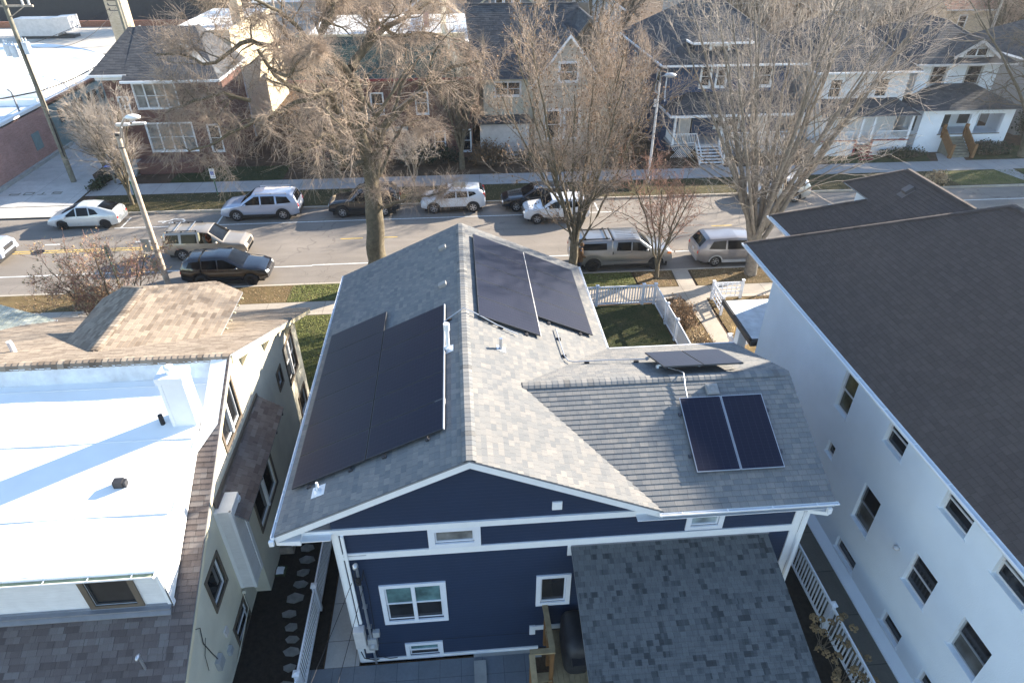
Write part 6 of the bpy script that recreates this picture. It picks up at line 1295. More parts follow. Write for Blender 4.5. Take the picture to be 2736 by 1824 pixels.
# truck entering at the left
car('moving_truck', 'front end of a pale blue silver pickup entering at the left edge', 'truck', 5.8, 2.0,
    [(-2.9, .95), (-2.88, 1.3), (-.8, 1.3), (-.7, 1.9), (.5, 1.92), (.8, 1.88), (1.5, 1.32), (2.5, 1.22), (2.8, 1.08), (2.9, .75)], [(-2.9, 1.25), (1.4, 1.24), (2.8, 1.0)], 3.6, .98, .41, 'car_bluesilver', (-29.9, 37.7, ZR), 0,
    glass=[[(-.6, 1.3), (.3, 1.29), (.3, 1.76), (-.55, 1.76)], [(.38, 1.29), (1.4, 1.25), (1.2, 1.4), (.75, 1.74), (.38, 1.76)]], wind=(1.45, .85), tumble=.2, handles=(.2,), zb=.42)
# ---------------------------------------------------------------- people
def skin_body(name, joints, edges, radii, mat, loc, rz=0, sub=2):
    me = bpy.data.meshes.new(name); me.from_pydata(joints, edges, []); o = bpy.data.objects.new(name, me); COL.objects.link(o)
    md = o.modifiers.new('skin', 'SKIN'); sv_ = me.skin_vertices[0].data
    for i, r_ in enumerate(radii): sv_[i].radius = (r_, r_)
    sv_[0].use_root = True; s2 = o.modifiers.new('sub', 'SUBSURF'); s2.levels = sub; s2.render_levels = sub; me.materials.append(MAT[mat]); o.location = loc; o.rotation_euler = (0, 0, rz); return o
J = [(0,0,.95),(0,0,1.15),(.03,0,1.38),(.06,0,1.5),(.08,0,1.56),(.1,0,1.64),(.1,0,1.72),
     (.02,.19,1.4),(.1,.24,1.15),(.28,.2,1.02),(.36,.18,1.02),(.02,-.19,1.4),(.08,-.24,1.14),(.26,-.2,1.0),(.34,-.18,1.0),
     (0,.1,.88),(.02,.11,.48),(-.02,.11,.08),(.1,.12,.04),(0,-.1,.88),(.05,-.11,.48),(0,-.11,.08),(.12,-.12,.04)]
Ed = [(0,1),(1,2),(2,3),(3,4),(4,5),(5,6),(2,7),(7,8),(8,9),(9,10),(2,11),(11,12),(12,13),(13,14),(0,15),(15,16),(16,17),(17,18),(0,19),(19,20),(20,21),(21,22)]
Ra = [.15,.16,.17,.07,.06,.1,.085,.08,.06,.05,.035,.08,.06,.05,.035,.1,.075,.05,.045,.1,.075,.05,.045]
p1 = skin_body('person', J, Ed, Ra, 'jeans', (6.6, 33.2, 0))
tag(p1, 'person in a brown coat standing behind the grey pickup, partly hidden by the tree trunk', 'person')
c_ = MB(); secs = [(.72, .22, .25, 0), (.95, .2, .24, 0), (1.2, .19, .25, .01), (1.4, .17, .26, .03), (1.5, .1, .14, .06), (1.53, .07, .08, .07)]
v = []
for z, rx_, ry_, ox in secs:
    for j in range(16): a = 2*PI*j/16; v.append((6.6+ox+rx_*math.cos(a), 33.2+ry_*math.sin(a), z))
c_.add(v, [(i*16+j, i*16+(j+1)%16, (i+1)*16+(j+1)%16, (i+1)*16+j) for i in range(5) for j in range(16)], smooth=True)
for s in (-1, 1): c_.tube([(6.63, 33.2+s*.2, 1.42), (6.7, 33.2+s*.27, 1.16), (6.87, 33.2+s*.22, 1.04)], [.1, .085, .065], 10)
c_.build('coat', 'coat_brown', p1)
c_ = MB(); c_.ball((6.7, 33.2, 1.7), .12, .11, .13, 12); c_.build('hood', 'coat_brown', p1)
J2 = [(0,0,.0),(0.0,0,.25),(-.03,0,.5),(0,0,.62),(.02,0,.7),(.03,0,.8),(0,.17,.5),(.15,.2,.32),(.38,.12,.42),(.45,.1,.45),(0,-.17,.5),(.15,-.22,.34),(.4,-.16,.5),(.47,-.15,.53),(.3,.1,.02),(.45,.1,-.3),(.3,-.1,.02),(.45,-.1,-.3)]
E2 = [(0,1),(1,2),(2,3),(3,4),(4,5),(2,6),(6,7),(7,8),(8,9),(2,10),(10,11),(11,12),(12,13),(0,14),(14,15),(0,16),(16,17)]
R2 = [.13,.14,.14,.06,.09,.09,.07,.05,.045,.035,.07,.05,.045,.035,.09,.06,.09,.06]
p2 = skin_body('person', J2, E2, R2, 'orange_cloth', (-15.3, 37.2, ZR+.72)); tag(p2, 'driver in an orange top at the wheel of the gold suv', 'person')
m = MB(); m.ball((-15.27, 37.2, ZR+.72+.76), .1, .085, .12, 12); m.build('head', 'skin', p2); m = MB(); m.ball((-15.29, 37.2, ZR+.72+.8), .1, .09, .1, 12); m.build('hair', 'pole_dark', p2)
# ---------------------------------------------------------------- street furniture
def lathe_pole(name, base, top, r0, r1, mat, parent, n=12): m = MB(); m.tube([base, top], [r0, r1], n); return m.build(name, mat, parent)
lp = empty('street_lamp', (-16.66, 33.55, 0), label='leaning wooden street lamp pole with white lamp head at the near kerb', cat='street lamp')
lathe_pole('pole', (-16.6, 33.6, -.05), (-16.6, 33.6, 8.45), .16, .11, 'pole_wood', lp)
m = MB(); m.cyl((-16.6, 33.6, 8.3), .13, .12, 14); m.cyl((-16.6, 33.6, 7.7), .135, .05, 14); m.build('pole_band', 'dark_metal', lp)
m = MB(); m.tube([(-16.5, 33.55, 8.2), (-16.1, 33.2, 8.9), (-15.7, 32.9, 9.3), (-15.3, 32.6, 9.45)], .05, 8); m.tube([(-16.45, 33.5, 7.7), (-16.2, 33.3, 8.5), (-16.1, 33.2, 8.8)], .03, 8); m.beam((-16.5, 33.6, 8.75), (-15.2, 33.5, 8.85), .05, .05); m.build('lamp_arm', 'galv', lp)
m = MB(); m.ball((-15.1, 32.45, 9.47), .36, .22, .13, 14); m.build('lamp_head', 'membrane', lp); m = MB(); m.box(-16.5, -15.9, 33.5, 33.68, 8.8, 8.9); m.box(-15.7, -15.1, 33.45, 33.65, 8.85, 8.93); m.build('antenna', 'light_plastic', lp)
m = MB(); m.box(-17.2, -16.78, 33.42, 33.44, 2.1, 2.85); m.build('sign', 'sign_back', lp); m = MB(); m.box(-17.05, -16.76, 33.42, 33.44, .9, 1.7); m.build('sign', 'pole_dark', lp)
sg = empty('parking_sign', (-19.1, 33.05, 0), label='small sign seen from behind on a green post at the near kerb', cat='sign')
m = MB(); m.box(-18.93, -18.87, 33.02, 33.06, 0, 2.7); m.build('post', 'sign_green', sg); m = MB(); m.box(-19.13, -18.67, 33.06, 33.075, 2.05, 2.75); m.build('sign_plate', 'sign_back', sg)
def acc_sign(x, y, label):
    s_ = empty('accessible_parking_sign', (x, y, 0), label=label, cat='sign', group='accessible parking signs')
    m = MB(); m.box(x-.03, x+.03, y-.02, y+.02, 0, 1.9); m.build('post', 'sign_green', s_); m = MB(); m.box(x-.17, x+.17, y-.04, y-.02, 1.25, 1.95); m.build('sign_plate', 'sign_white', s_)
    m = MB(); m.box(x-.12, x+.12, y-.048, y-.04, 1.5, 1.76); o = m.build('blue_symbol', 'blue_sign', s_); m = MB(); yy = y-.055
    m.beam((x-.02, yy, 1.72), (x-.01, yy, 1.63), .025, .006); m.beam((x-.01, yy, 1.63), (x+.05, yy, 1.62), .02, .006); m.beam((x+.05, yy, 1.62), (x+.07, yy, 1.55), .02, .006)
    for i in range(6): a0, a1 = R(150+i*32), R(182+i*32); m.beam((x+.05*math.cos(a0), yy, 1.595+.05*math.sin(a0)), (x+.05*math.cos(a1), yy, 1.595+.05*math.sin(a1)), .015, .006)
    m.build('figure', 'sign_white', o); m = MB(); m.box(x-.13, x+.13, y-.046, y-.04, 1.34, 1.36); m.box(x-.13, x+.13, y-.046, y-.04, 1.84, 1.87); m.build('text_line', 'sign_green', s_)
acc_sign(-17.65, 47.0, 'blue and white accessible parking sign over the far lawn, right of the street lamp pole'); acc_sign(-23.45, 47.0, 'blue and white accessible parking sign beside the wooden street lamp pole')
up = empty('utility_pole', (-29.3, 50.5, 0), label='tall dark wooden utility pole with transformers at the alley mouth', cat='utility pole')
lathe_pole('pole', (-29.35, 50.6, 0), (-29.35, 50.6, 13.2), .2, .13, 'pole_dark', up)
m = MB(); m.beam((-30.6, 50.6, 12.0), (-27.6, 50.6, 12.0), .12, .12); m.beam((-29.35, 50.6, 11.3), (-28.2, 50.6, 11.95), .05, .05)
m.build('crossarm', 'pole_wood', up); m = MB()
for x in (-28.2, -27.8, -30.3): m.cyl((x, 50.6, 12.05), .07, .35, 10)
m.build('insulator', 'light_plastic', up)
for x, z in ((-30.1, 9.0), (-29.75, 8.9), (-28.85, 9.1)):
    m = MB(); m.cyl((x, 50.35, z), .24, .75, 14); m.cyl((x-.1, 50.35, z+.75), .05, .25, 8); m.cyl((x+.1, 50.35, z+.75), .05, .25, 8); m.build('transformer', 'membrane_old', up)
m = MB(); m.tube([(-29.2, 50.42, 10), (-29.15, 50.4, 6), (-29.2, 50.4, 2)], .05, 6); m.build('conduit', 'rubber', up)
up2 = empty('utility_pole', (-31.5, 68, 0), label='dark utility pole between the green grey warehouse and the brick house', cat='utility pole'); lathe_pole('pole', (-29.4, 67, 0), (-29.4, 67, 11.2), .17, .12, 'pole_dark', up2)
m = MB()
for i, z in enumerate((10.4, 10.0, 9.6)): m.beam((-30.2, 67, z), (-29.3, 67, z), .06, .06); m.ball((-30.2, 67, z+.1), .09, .09, .12, 8)
m.build('crossarm', 'dark_metal', up2)
def wire(label, pts, sag=.6, r_=.02, mat='rubber'):
    a, b_ = Vector(pts[0]), Vector(pts[1]); P_ = [a+(b_-a)*t-Vector((0,0,sag*4*t*(1-t))) for t in [i/12 for i in range(13)]]
    m = MB(); m.tube(P_, r_, 4); tag(m.build('overhead_wire', mat), label, 'wire', 'overhead wires')
wire('thick black cable along the warehouse wall from the far pole to the near utility pole', ((-29.4, 67, 7.2), (-29.35, 50.7, 6.6)), .5, .045); wire('black cable continuing from the utility pole over the brick warehouse', ((-29.35, 50.6, 6.6), (-42, 38, 7.2)), .3, .045)
wire('thin dark wire looping between the two alley poles', ((-29.5, 67, 10), (-29.4, 50.7, 9.6)), 1.3); wire('thin dark wire across the white barrel roof', ((-30.1, 67, 9.8), (-40, 57, 7.5)), .8)
wire('long pale service wire across the top left of the picture', ((-30.5, 50.6, 12), (-70, 70, 13)), .8, .02, 'light_plastic')
wire('thin black service wire dropping from the blue house corner to the lower left', ((-3.1, 10.2, 4.1), (-4.2, 2, 6.5)), .1, .008); wire('thin black service wire dropping beside the patio', ((-2.9, 10.45, 3.6), (-3.2, 2, 6.5)), .1, .007)
for i, (x, y, z) in enumerate(((-34.3, 52.5, 3.8), (-34.9, 53.1, 3.8), (-35.5, 53.7, 3.8), (-32.6+-1.6, 55.5, 3.8))):
    m = MB(); m.tube([(x, y, z), (x, y, z+2.6-.3*i), (x-.2, y, z+2.8-.3*i)], .07, 8); tag(m.build('conduit_riser', 'drip'), ['nearest grey conduit riser on the brick warehouse roof edge', 'second grey conduit riser on the warehouse roof edge', 'third grey conduit riser on the warehouse roof edge', 'farthest conduit riser beside the barrel roof'][i], 'conduit', 'conduit risers on the warehouse roof')
mb_ = empty('book_box', (-26.0, 49.9, 0), label='small blue and dark post mounted box beside the far walk, near the street lamp pole', cat='mailbox'); m = MB(); m.box(-26.05, -25.95, 49.9, 50.0, 0, .8); m.build('post', 'pole_dark', mb_); m = MB(); m.box(-26.3, -25.7, 49.8, 50.15, .8, 1.35); m.build('box', 'steel_dark', mb_); m = MB(); m.prism([(-26.4, 49.7, 1.35), (-25.6, 49.7, 1.35), (-26.0, 49.7, 1.6)], (0, .55, 0)); m.build('roof', 'blue_sign', mb_)
fl = empty('street_lamp', (14.3, 48.0, 0), label='slim street lamp in front of the dark blue porch house', cat='street lamp'); lathe_pole('pole', (14.2, 46.9, 0), (14.2, 46.9, 7.2), .11, .07, 'light_plastic', fl); m = MB(); m.tube([(14.2, 46.9, 7.1), (14.2, 46.6, 7.7), (14.4, 46.2, 7.9)], .04, 8); m.build('lamp_arm', 'galv', fl); m = MB(); m.ball((14.6, 46.0, 7.9), .42, .28, .16, 14); m.build('lamp_head', 'grey_metal', fl); m = MB(); m.box(13.95, 14.1, 46.8, 46.95, 5.6, 6.1); m.build('fixture', 'light_plastic', fl)
wp = empty('white_post', (26.3, 41, 0), label='thin white post with round top beyond the dark hip roof corner', cat='post'); m = MB(); m.cyl((20.8, 32.2, 0), .07, 2.6, 10); m.build('shaft', 'white', wp); m = MB(); m.ball((20.8, 32.2, 2.68), .11, .11, .11, 10); m.build('finial', 'cream_trim', wp)
for i, (x, y, z, h) in enumerate(((9.9, 78, 0, 9.5), (17.6, 84, 0, 12), (4.2, 82, 0, 10), (-21.5, 90, 0, 13), (52.5, 66, 0, 10.5))):
    o = empty('utility_pole', (x, y, z), label=['thin utility pole behind the grey gabled roofs, centre top', 'pale utility pole between the bare trees at the top centre', 'thin white pole left of the grey gabled house at the top', 'utility pole with many wires above the cream building, top left', 'pale utility pole beyond the white stucco house'][i], cat='utility pole'); lathe_pole('pole', (x, y, z), (x, y, h), .16, .11, 'pole_wood', o); m = MB(); m.beam((x-1.1, y, h-.6), (x+1.1, y, h-.6), .1, .1); m.build('crossarm', 'pole_wood', o)
for k in range(5): wire('pale service wire %s at the top left behind the big tree' % ['highest', 'second highest', 'middle', 'second lowest', 'lowest'][k], ((-21.5, 90, 12.3-k*.3), (-6, 88, 10.8-k*.42)), .5, .022, 'light_plastic')
# ================================================================ trees
def tubes_mesh(batches):
    """batches: list of (P[N,K,3], Rr[N,K], sides)"""
    V, F, base = [], [], 0
    for P_, Rr, S in batches:
        Nn, K_ = P_.shape[:2]
        if Nn == 0: continue
        T = np.gradient(P_, axis=1); T /= np.linalg.norm(T, axis=2, keepdims=True)+1e-9
        ref = np.where(np.abs(T[..., 2:3]) > .9, np.array([1., 0, 0]), np.array([0, 0, 1.])); ref = np.broadcast_to(ref, T.shape)
        U = np.cross(T, ref); U /= np.linalg.norm(U, axis=2, keepdims=True)+1e-9; W_ = np.cross(T, U)
        a = np.arange(S)*2*np.pi/S
        ring = P_[:, :, None, :]+Rr[:, :, None, None]*(U[:, :, None, :]*np.cos(a)[None, None, :, None]+W_[:, :, None, :]*np.sin(a)[None, None, :, None])
        V.append(ring.reshape(-1, 3)); n0 = np.arange(Nn)[:, None, None]*K_*S; k0 = np.arange(K_-1)[None, :, None]*S; j = np.arange(S)[None, None, :]; j2 = (j+1) % S
        q = np.stack([n0+k0+j, n0+k0+j2, n0+k0+S+j2, n0+k0+S+j], -1).reshape(-1, 4)+base; F.append(q); base += Nn*K_*S
    return np.concatenate(V), np.concatenate(F)
def np_obj(name, V, F, mat, parent=None, smooth=True):
    me = bpy.data.meshes.new(name); me.vertices.add(len(V)); me.loops.add(F.size); me.polygons.add(len(F)); k = F.shape[1]
    off = np.array(wloc(parent)) if parent is not None else 0
    me.vertices.foreach_set('co', (V-off).astype(np.float32).ravel()); me.loops.foreach_set('vertex_index', F.astype(np.int32).ravel()); me.polygons.foreach_set('loop_start', (np.arange(len(F))*k).astype(np.int32)); me.polygons.foreach_set('loop_total', np.full(len(F), k, np.int32))
    me.update(calc_edges=True); me.polygons.foreach_set('use_smooth', np.full(len(F), smooth)); me.materials.append(MAT[mat])
    o = bpy.data.objects.new(name, me); COL.objects.link(o); o.parent = parent; return o
def resample(pts, K_):
    P_ = np.array(pts, float); d = np.r_[0, np.cumsum(np.linalg.norm(np.diff(P_, axis=0), axis=1))]; t = np.linspace(0, d[-1], K_)
    return np.stack([np.interp(t, d, P_[:, i]) for i in range(3)], 1), d[-1]
def spawn(rng, P_, Rr, n, t0, t1, Lf, Lj, ang, angj, rfac, K_, up=0., wob=.15, rmin=.008, curve=0., Labs=None):
    """children of each parent polyline"""
    Nn, Kp = P_.shape[:2]; t = rng.uniform(t0, t1, (Nn, n)); seg = np.clip((t*(Kp-1)).astype(int), 0, Kp-2); fr = t*(Kp-1)-seg
    ii = np.arange(Nn)[:, None]; A = P_[ii, seg]; B = P_[ii, seg+1]; O = A+(B-A)*fr[..., None]; T = B-A; T /= np.linalg.norm(T, axis=2, keepdims=True)+1e-9
    rp = Rr[ii, seg]*(1-fr)+Rr[ii, seg+1]*fr; Lp = np.linalg.norm(np.diff(P_, axis=1), axis=2).sum(1)[:, None]
    O, T, rp = O.reshape(-1, 3), T.reshape(-1, 3), rp.ravel(); L_ = (np.broadcast_to(Lp, t.shape)*(1.1-.55*t)).ravel()*Lf*rng.uniform(1-Lj, 1+Lj, t.size)
    if Labs is not None: L_ = rng.uniform(Labs[0], Labs[1], t.size)
    M_ = len(O); rv = rng.normal(size=(M_, 3)); pr = np.cross(T, rv); pr /= np.linalg.norm(pr, axis=1, keepdims=True)+1e-9
    a = np.radians(rng.normal(ang, angj, M_))[:, None]; D = T*np.cos(a)+pr*np.sin(a); D[:, 2] += up; D /= np.linalg.norm(D, axis=1, keepdims=True)
    r0 = np.clip(rp*rfac, rmin, None); Q = np.zeros((M_, K_, 3)); Q[:, 0] = O; st = (L_/(K_-1))[:, None]
    for k in range(1, K_):
        Q[:, k] = Q[:, k-1]+D*st; D = D+rng.normal(size=(M_, 3))*wob; D[:, 2] += curve; D /= np.linalg.norm(D, axis=1, keepdims=True)
    tp = np.linspace(1, .35, K_)[None, :]; return Q, np.maximum(r0[:, None]*tp, rmin*.6)
def leaves(rng, P_, n, size, spread=.15):
    idx = rng.integers(0, len(P_), n); k = rng.integers(1, P_.shape[1], n); O = P_[idx, k]+rng.normal(size=(n, 3))*spread*.3
    a = rng.normal(size=(n, 3)); a /= np.linalg.norm(a, axis=1, keepdims=True); b_ = np.cross(a, rng.normal(size=(n, 3))); b_ /= np.linalg.norm(b_, axis=1, keepdims=True)+1e-9; s = size*rng.uniform(.5, 1.2, (n, 1))
    V = np.stack([O-a*s-b_*s*.3, O+b_*s*.7, O+a*s, O-b_*s*.6], 1).reshape(-1, 3); return V, np.arange(n*4).reshape(-1, 4)
def tree(name, label, base, limbs, seed, levels, bark='bark', twig='twig', cat='tree', group=None, leaf=None, tS=10):
    """limbs: list of (points, r0, r1); levels: spawn specs applied in turn"""
    rng = np.random.default_rng(seed); root = empty(name, base, label=label, cat=cat)
    if group: root['group'] = group
    tb_, Ps, Rs = [], [], []
    for pts, r0, r1 in limbs:
        Q, L_ = resample(pts, 14); n_ = rng.normal(size=Q.shape)*.035*min(1, L_/6); n_[0] = 0; Q = Q+n_; rr = np.linspace(r0, r1, 14); tb_.append((Q[None], rr[None], tS)); Ps.append(Q); Rs.append(rr)
    trunkV, trunkF = tubes_mesh(tb_); np_obj('trunk', trunkV, trunkF, bark, root)
    P_, Rr = np.stack(Ps[1:] if len(Ps) > 1 else Ps), np.stack(Rs[1:] if len(Rs) > 1 else Rs); cb, first = [], []; cur = (P_, Rr)
    for li, lv in enumerate(levels):
        lv = dict(lv); S = lv.pop('S', 3); both = lv.pop('also', 0); Q, q = spawn(rng, cur[0], cur[1], **lv)
        (first if li == 0 else cb).append((Q, q, S)); prev = cur; cur = (Q, q)
    if first:
        V, F = tubes_mesh(first); np_obj('branch', V, F, bark, root)
    V, F = tubes_mesh(cb); np_obj('crown', V, F, twig, root)
    if leaf:
        V, F = leaves(rng, cur[0], leaf[0], leaf[1]); np_obj('foliage', V, F, leaf[2], root, smooth=False)
    return root
def at(x, y, Y):      # position on the plane Y metres away (used once to lay out the big limbs in space)
    return None
T1 = [
 ([(-4.8, 32.4, 0.47), (-4.73, 32.4, 1.55), (-4.59, 32.4, 3.59), (-4.5, 32.5, 4.77), (-4.46, 32.5, 5.71)], 0.52, 0.42),
 ([(-4.49, 32.5, 5.47), (-4.56, 32.4, 7.74), (-4.77, 32.2, 8.89), (-4.48, 32.0, 9.97), (-4.59, 31.8, 11.06), (-4.98, 31.6, 11.68), (-5.6, 31.3, 12.43), (-6.08, 31.0, 12.72), (-6.63, 30.6, 12.88), (-7.0, 30.3, 13.32), (-7.23, 30.0, 13.87)], 0.3, 0.07),
 ([(-5.69, 31.3, 12.48), (-5.74, 31.2, 12.99), (-5.44, 31.3, 13.45), (-5.09, 31.5, 14.11), (-4.84, 31.7, 15.37)], 0.16, 0.06),
 ([(-4.48, 32.5, 5.59), (-3.89, 33.0, 8.37), (-2.93, 33.6, 9.1), (-2.01, 34.2, 9.8), (-1.15, 34.8, 10.39), (-0.01, 35.2, 10.92), (1.19, 35.6, 11.09)], 0.24, 0.05),
 ([(-4.68, 31.8, 11.54), (-4.4, 32.4, 11.89), (-3.82, 33.0, 12.63), (-3.52, 33.3, 13.23), (-3.41, 33.6, 14.01), (-3.09, 34.0, 14.95)], 0.2, 0.06),
 ([(-4.24, 32.5, 12.06), (-3.26, 33.4, 12.93), (-2.61, 33.9, 13.18), (-1.88, 34.4, 13.53), (-1.14, 35.0, 13.78), (-0.12, 35.5, 14.14)], 0.14, 0.04),
 ([(-4.54, 32.3, 7.39), (-5.01, 31.4, 9.12), (-5.49, 30.8, 10.15), (-5.38, 30.3, 11.03), (-5.96, 29.6, 10.93), (-6.83, 29.0, 11.41), (-7.32, 28.6, 12.15), (-7.65, 28.2, 13.06)], 0.2, 0.05),
 ([(-7.34, 28.6, 12.24), (-6.69, 28.2, 12.01), (-5.96, 27.8, 12.75), (-5.33, 27.5, 13.19)], 0.08, 0.03),
 ([(-4.64, 32.4, 7.07), (-5.47, 31.6, 7.09), (-5.67, 30.6, 8.76), (-5.86, 29.8, 9.36), (-6.6, 29.0, 8.78), (-7.19, 28.4, 8.85)], 0.13, 0.03),
 ([(-4.53, 32.5, 5.12), (-3.91, 32.9, 6.6), (-3.32, 33.2, 7.63), (-2.78, 33.8, 8.39), (-1.84, 34.4, 8.48)], 0.11, 0.03),
 ([(-6.04, 31.0, 12.67), (-6.4, 30.4, 13.47), (-6.84, 29.8, 14.09), (-7.43, 29.2, 14.57), (-8.25, 28.6, 15.1)], 0.1, 0.03),
 ([(-6.84, 30.5, 12.9), (-7.8, 30.0, 12.83), (-8.38, 29.4, 13.23), (-9.82, 29.0, 12.28), (-10.83, 28.6, 12.87), (-11.49, 28.2, 13.03)], 0.1, 0.03),
 ([(-8.51, 28.8, 10.99), (-9.42, 28.4, 11.42), (-10.44, 28.0, 11.23), (-11.48, 27.6, 10.92)], 0.07, 0.03),
 ([(-5.96, 29.6, 10.93), (-7.6, 29.0, 10.47), (-9.15, 28.6, 9.92), (-10.31, 28.2, 9.37), (-11.2, 28.0, 9.22)], 0.09, 0.03),
 ([(-3.47, 33.3, 13.23), (-2.68, 34.0, 12.5), (-1.54, 34.8, 12.6), (-0.49, 35.4, 12.24), (0.61, 36.0, 11.87)], 0.09, 0.03),
 ([(-4.49, 32.5, 4.52), (-3.57, 32.2, 4.91), (-2.42, 32.0, 5.26), (-1.08, 31.8, 5.53)], 0.1, 0.03),
]
T1 = [(p, a, b_) for p, a, b_ in T1]
T1c = (T1[0][0]+T1[1][0][1:], .52, .07)
lv1 = [dict(n=9, t0=.1, t1=1, Lf=.42, Lj=.45, ang=54, angj=16, rfac=.45, K_=9, up=.1, wob=.26, rmin=.018, S=5),
       dict(n=6, t0=.12, t1=1, Lf=.55, Lj=.45, ang=48, angj=18, rfac=.5, K_=7, up=-.05, wob=.26, rmin=.010, S=4),
       dict(n=6, t0=.1, t1=1, Lf=.6, Lj=.5, ang=42, angj=18, rfac=.6, K_=6, up=-.16, wob=.22, rmin=.007),
       dict(n=5, t0=.1, t1=1, Lf=.5, Lj=.5, ang=40, angj=15, rfac=.7, K_=4, up=-.12, wob=.2, rmin=.0055, Labs=(.3, 1.0))]
tree('elm_tree', 'huge bare spreading tree with thick grey brown trunk rising behind the blue house roof', (-4.8, 32.5, 0), [(T1[0][0], .54, .42)]+[(p_, a_*1.15, c_*1.2) for p_, a_, c_ in T1[1:]], 5, lv1, twig='twig')
def fan(base, fork, n, rad, top, seed, r0, lean=(0, 0), lo=.0, spread0=.15, curve=1.6, lf=1.):
    rng = random.Random(seed); out = [([base, ((base[0]+fork[0])/2, (base[1]+fork[1])/2, (base[2]+fork[2])/2), fork], r0, r0*.8)]
    for i in range(n):
        a = 6.283*i/n+rng.uniform(-.35, .35); R_ = rad*rng.uniform(.35, 1.05); z1 = top*rng.uniform(.82, 1.04); s = (base[0]+(fork[0]-base[0])*rng.uniform(.5, 1), base[1]+(fork[1]-base[1])*rng.uniform(.5, 1), base[2]+(fork[2]-base[2])*rng.uniform(.45, 1)); P_ = []
        for k in range(6):
            t = k/5; q = R_*t**curve; P_.append((s[0]+math.cos(a)*q+lean[0]*t, s[1]+math.sin(a)*q*(.7 if math.sin(a) < 0 else 1)+lean[1]*t, s[2]+(z1-s[2])*t))
        out.append((P_, r0*rng.uniform(.36, .55)*lf, .022))
    return out
lv2 = [dict(n=10, t0=.12, t1=1, Lf=.36, Lj=.4, ang=34, angj=9, rfac=.45, K_=6, up=.25, wob=.1, rmin=.016, S=4), dict(n=6, t0=.1, t1=1, Lf=.5, Lj=.4, ang=34, angj=10, rfac=.5, K_=5, up=.18, wob=.1, rmin=.010), dict(n=6, t0=.08, t1=1, Lf=.5, Lj=.4, ang=34, angj=10, rfac=.6, K_=4, up=.1, wob=.12, rmin=.0075, Labs=(.35, 1.0)), dict(n=2, t0=.2, t1=1, Lf=.5, Lj=.4, ang=35, angj=10, rfac=.7, K_=3, up=.05, wob=.1, rmin=.006, Labs=(.15, .45))]
tree('vase_tree', 'upright bare tree with fine tan twigs and few dead leaves behind the sunny panels', (6.1, 32.6, 0), fan((6.1, 32.6, 0), (6.2, 32.6, 3.4), 13, 5.0, 12.6, 3, .26, curve=.8, lf=.7), 6, lv2, twig='twig', leaf=(5200, .06, 'dry_leaf'))
lv3 = [dict(n=8, t0=.15, t1=1, Lf=.36, Lj=.4, ang=38, angj=10, rfac=.42, K_=8, up=.08, wob=.09, rmin=.018, curve=.03, S=4), dict(n=6, t0=.1, t1=1, Lf=.48, Lj=.4, ang=42, angj=12, rfac=.5, K_=7, up=.03, wob=.11, rmin=.011, curve=.06), dict(n=5, t0=.1, t1=1, Lf=.5, Lj=.4, ang=42, angj=12, rfac=.6, K_=6, up=0, wob=.12, rmin=.0085, curve=.09, Labs=(.4, 1.4))]
tree('multi_stem_tree', 'large pale bare tree with many upright stems and drooping twigs, right of centre', (16.4, 32.1, 0), fan((16.4, 32.1, 0), (16.2, 32.1, 3.0), 24, 7.6, 15.2, 9, .36, lean=(.8, 0), curve=1.0, lf=.72), 12, lv3, bark='bark_pale', twig='twig_pale')
lv4 = [dict(n=9, t0=.2, t1=1, Lf=.5, Lj=.4, ang=45, angj=12, rfac=.5, K_=5, up=.05, wob=.16, rmin=.014, S=4), dict(n=7, t0=.1, t1=1, Lf=.5, Lj=.4, ang=42, angj=12, rfac=.6, K_=4, up=.05, wob=.15, rmin=.01), dict(n=5, t0=.1, t1=1, Lf=.5, Lj=.4, ang=40, angj=12, rfac=.7, K_=3, up=0, wob=.15, rmin=.008, Labs=(.15, .45))]
tree('small_street_tree', 'small reddish bare tree beside the walkway, in front of the pickup nose', (10.9, 32.1, 0), fan((10.9, 32.1, 0), (10.85, 32.1, .9), 6, 2.4, 6.0, 4, .13, curve=1.2), 8, lv4, twig='twig_red', leaf=(700, .05, 'dry_leaf'))
tree('young_bare_tree', 'small bare tree with tan upright twigs beside the wooden street lamp pole', (-23.1, 45.6, 0), fan((-23.1, 45.6, 0), (-23.1, 45.6, 1.4), 9, 2.3, 7.0, 14, .14, curve=1.1), 18, lv2[:3], twig='twig_pale')
tree('young_bare_tree', 'thin pale young tree in the far grass strip left of the white crossover', (-3.3, 45.8, 0), fan((-3.3, 45.8, 0), (-3.3, 45.8, 1.2), 5, 1.3, 4.6, 2, .06, curve=1.1), 22, lv4, bark='bark_pale', twig='twig_pale')
tree('seed_head_bush', 'open bush with pale tan dried seed heads near the kerb at the left', (-16.2, 27.2, 0), fan((-16.2, 27.2, 0), (-16.2, 27.2, .3), 9, 2.6, 4.4, 5, .07, lean=(-.6, 0), curve=1.0), 31, lv4, twig='twig_red', leaf=(2600, .06, 'dry_leaf_pale'))
# big tree at the right edge in front of the white stucco house
tree('yard_tree', 'dark bare tree at the upper right edge in front of the white stucco house', (46.8, 50.2, 0), fan((46.8, 50.2, 0), (46.3, 50.2, 3.5), 9, 7.5, 15, 21, .32, lean=(-2, 0), curve=1.2), 23, lv1[:3], bark='bark', twig='twig_dark')
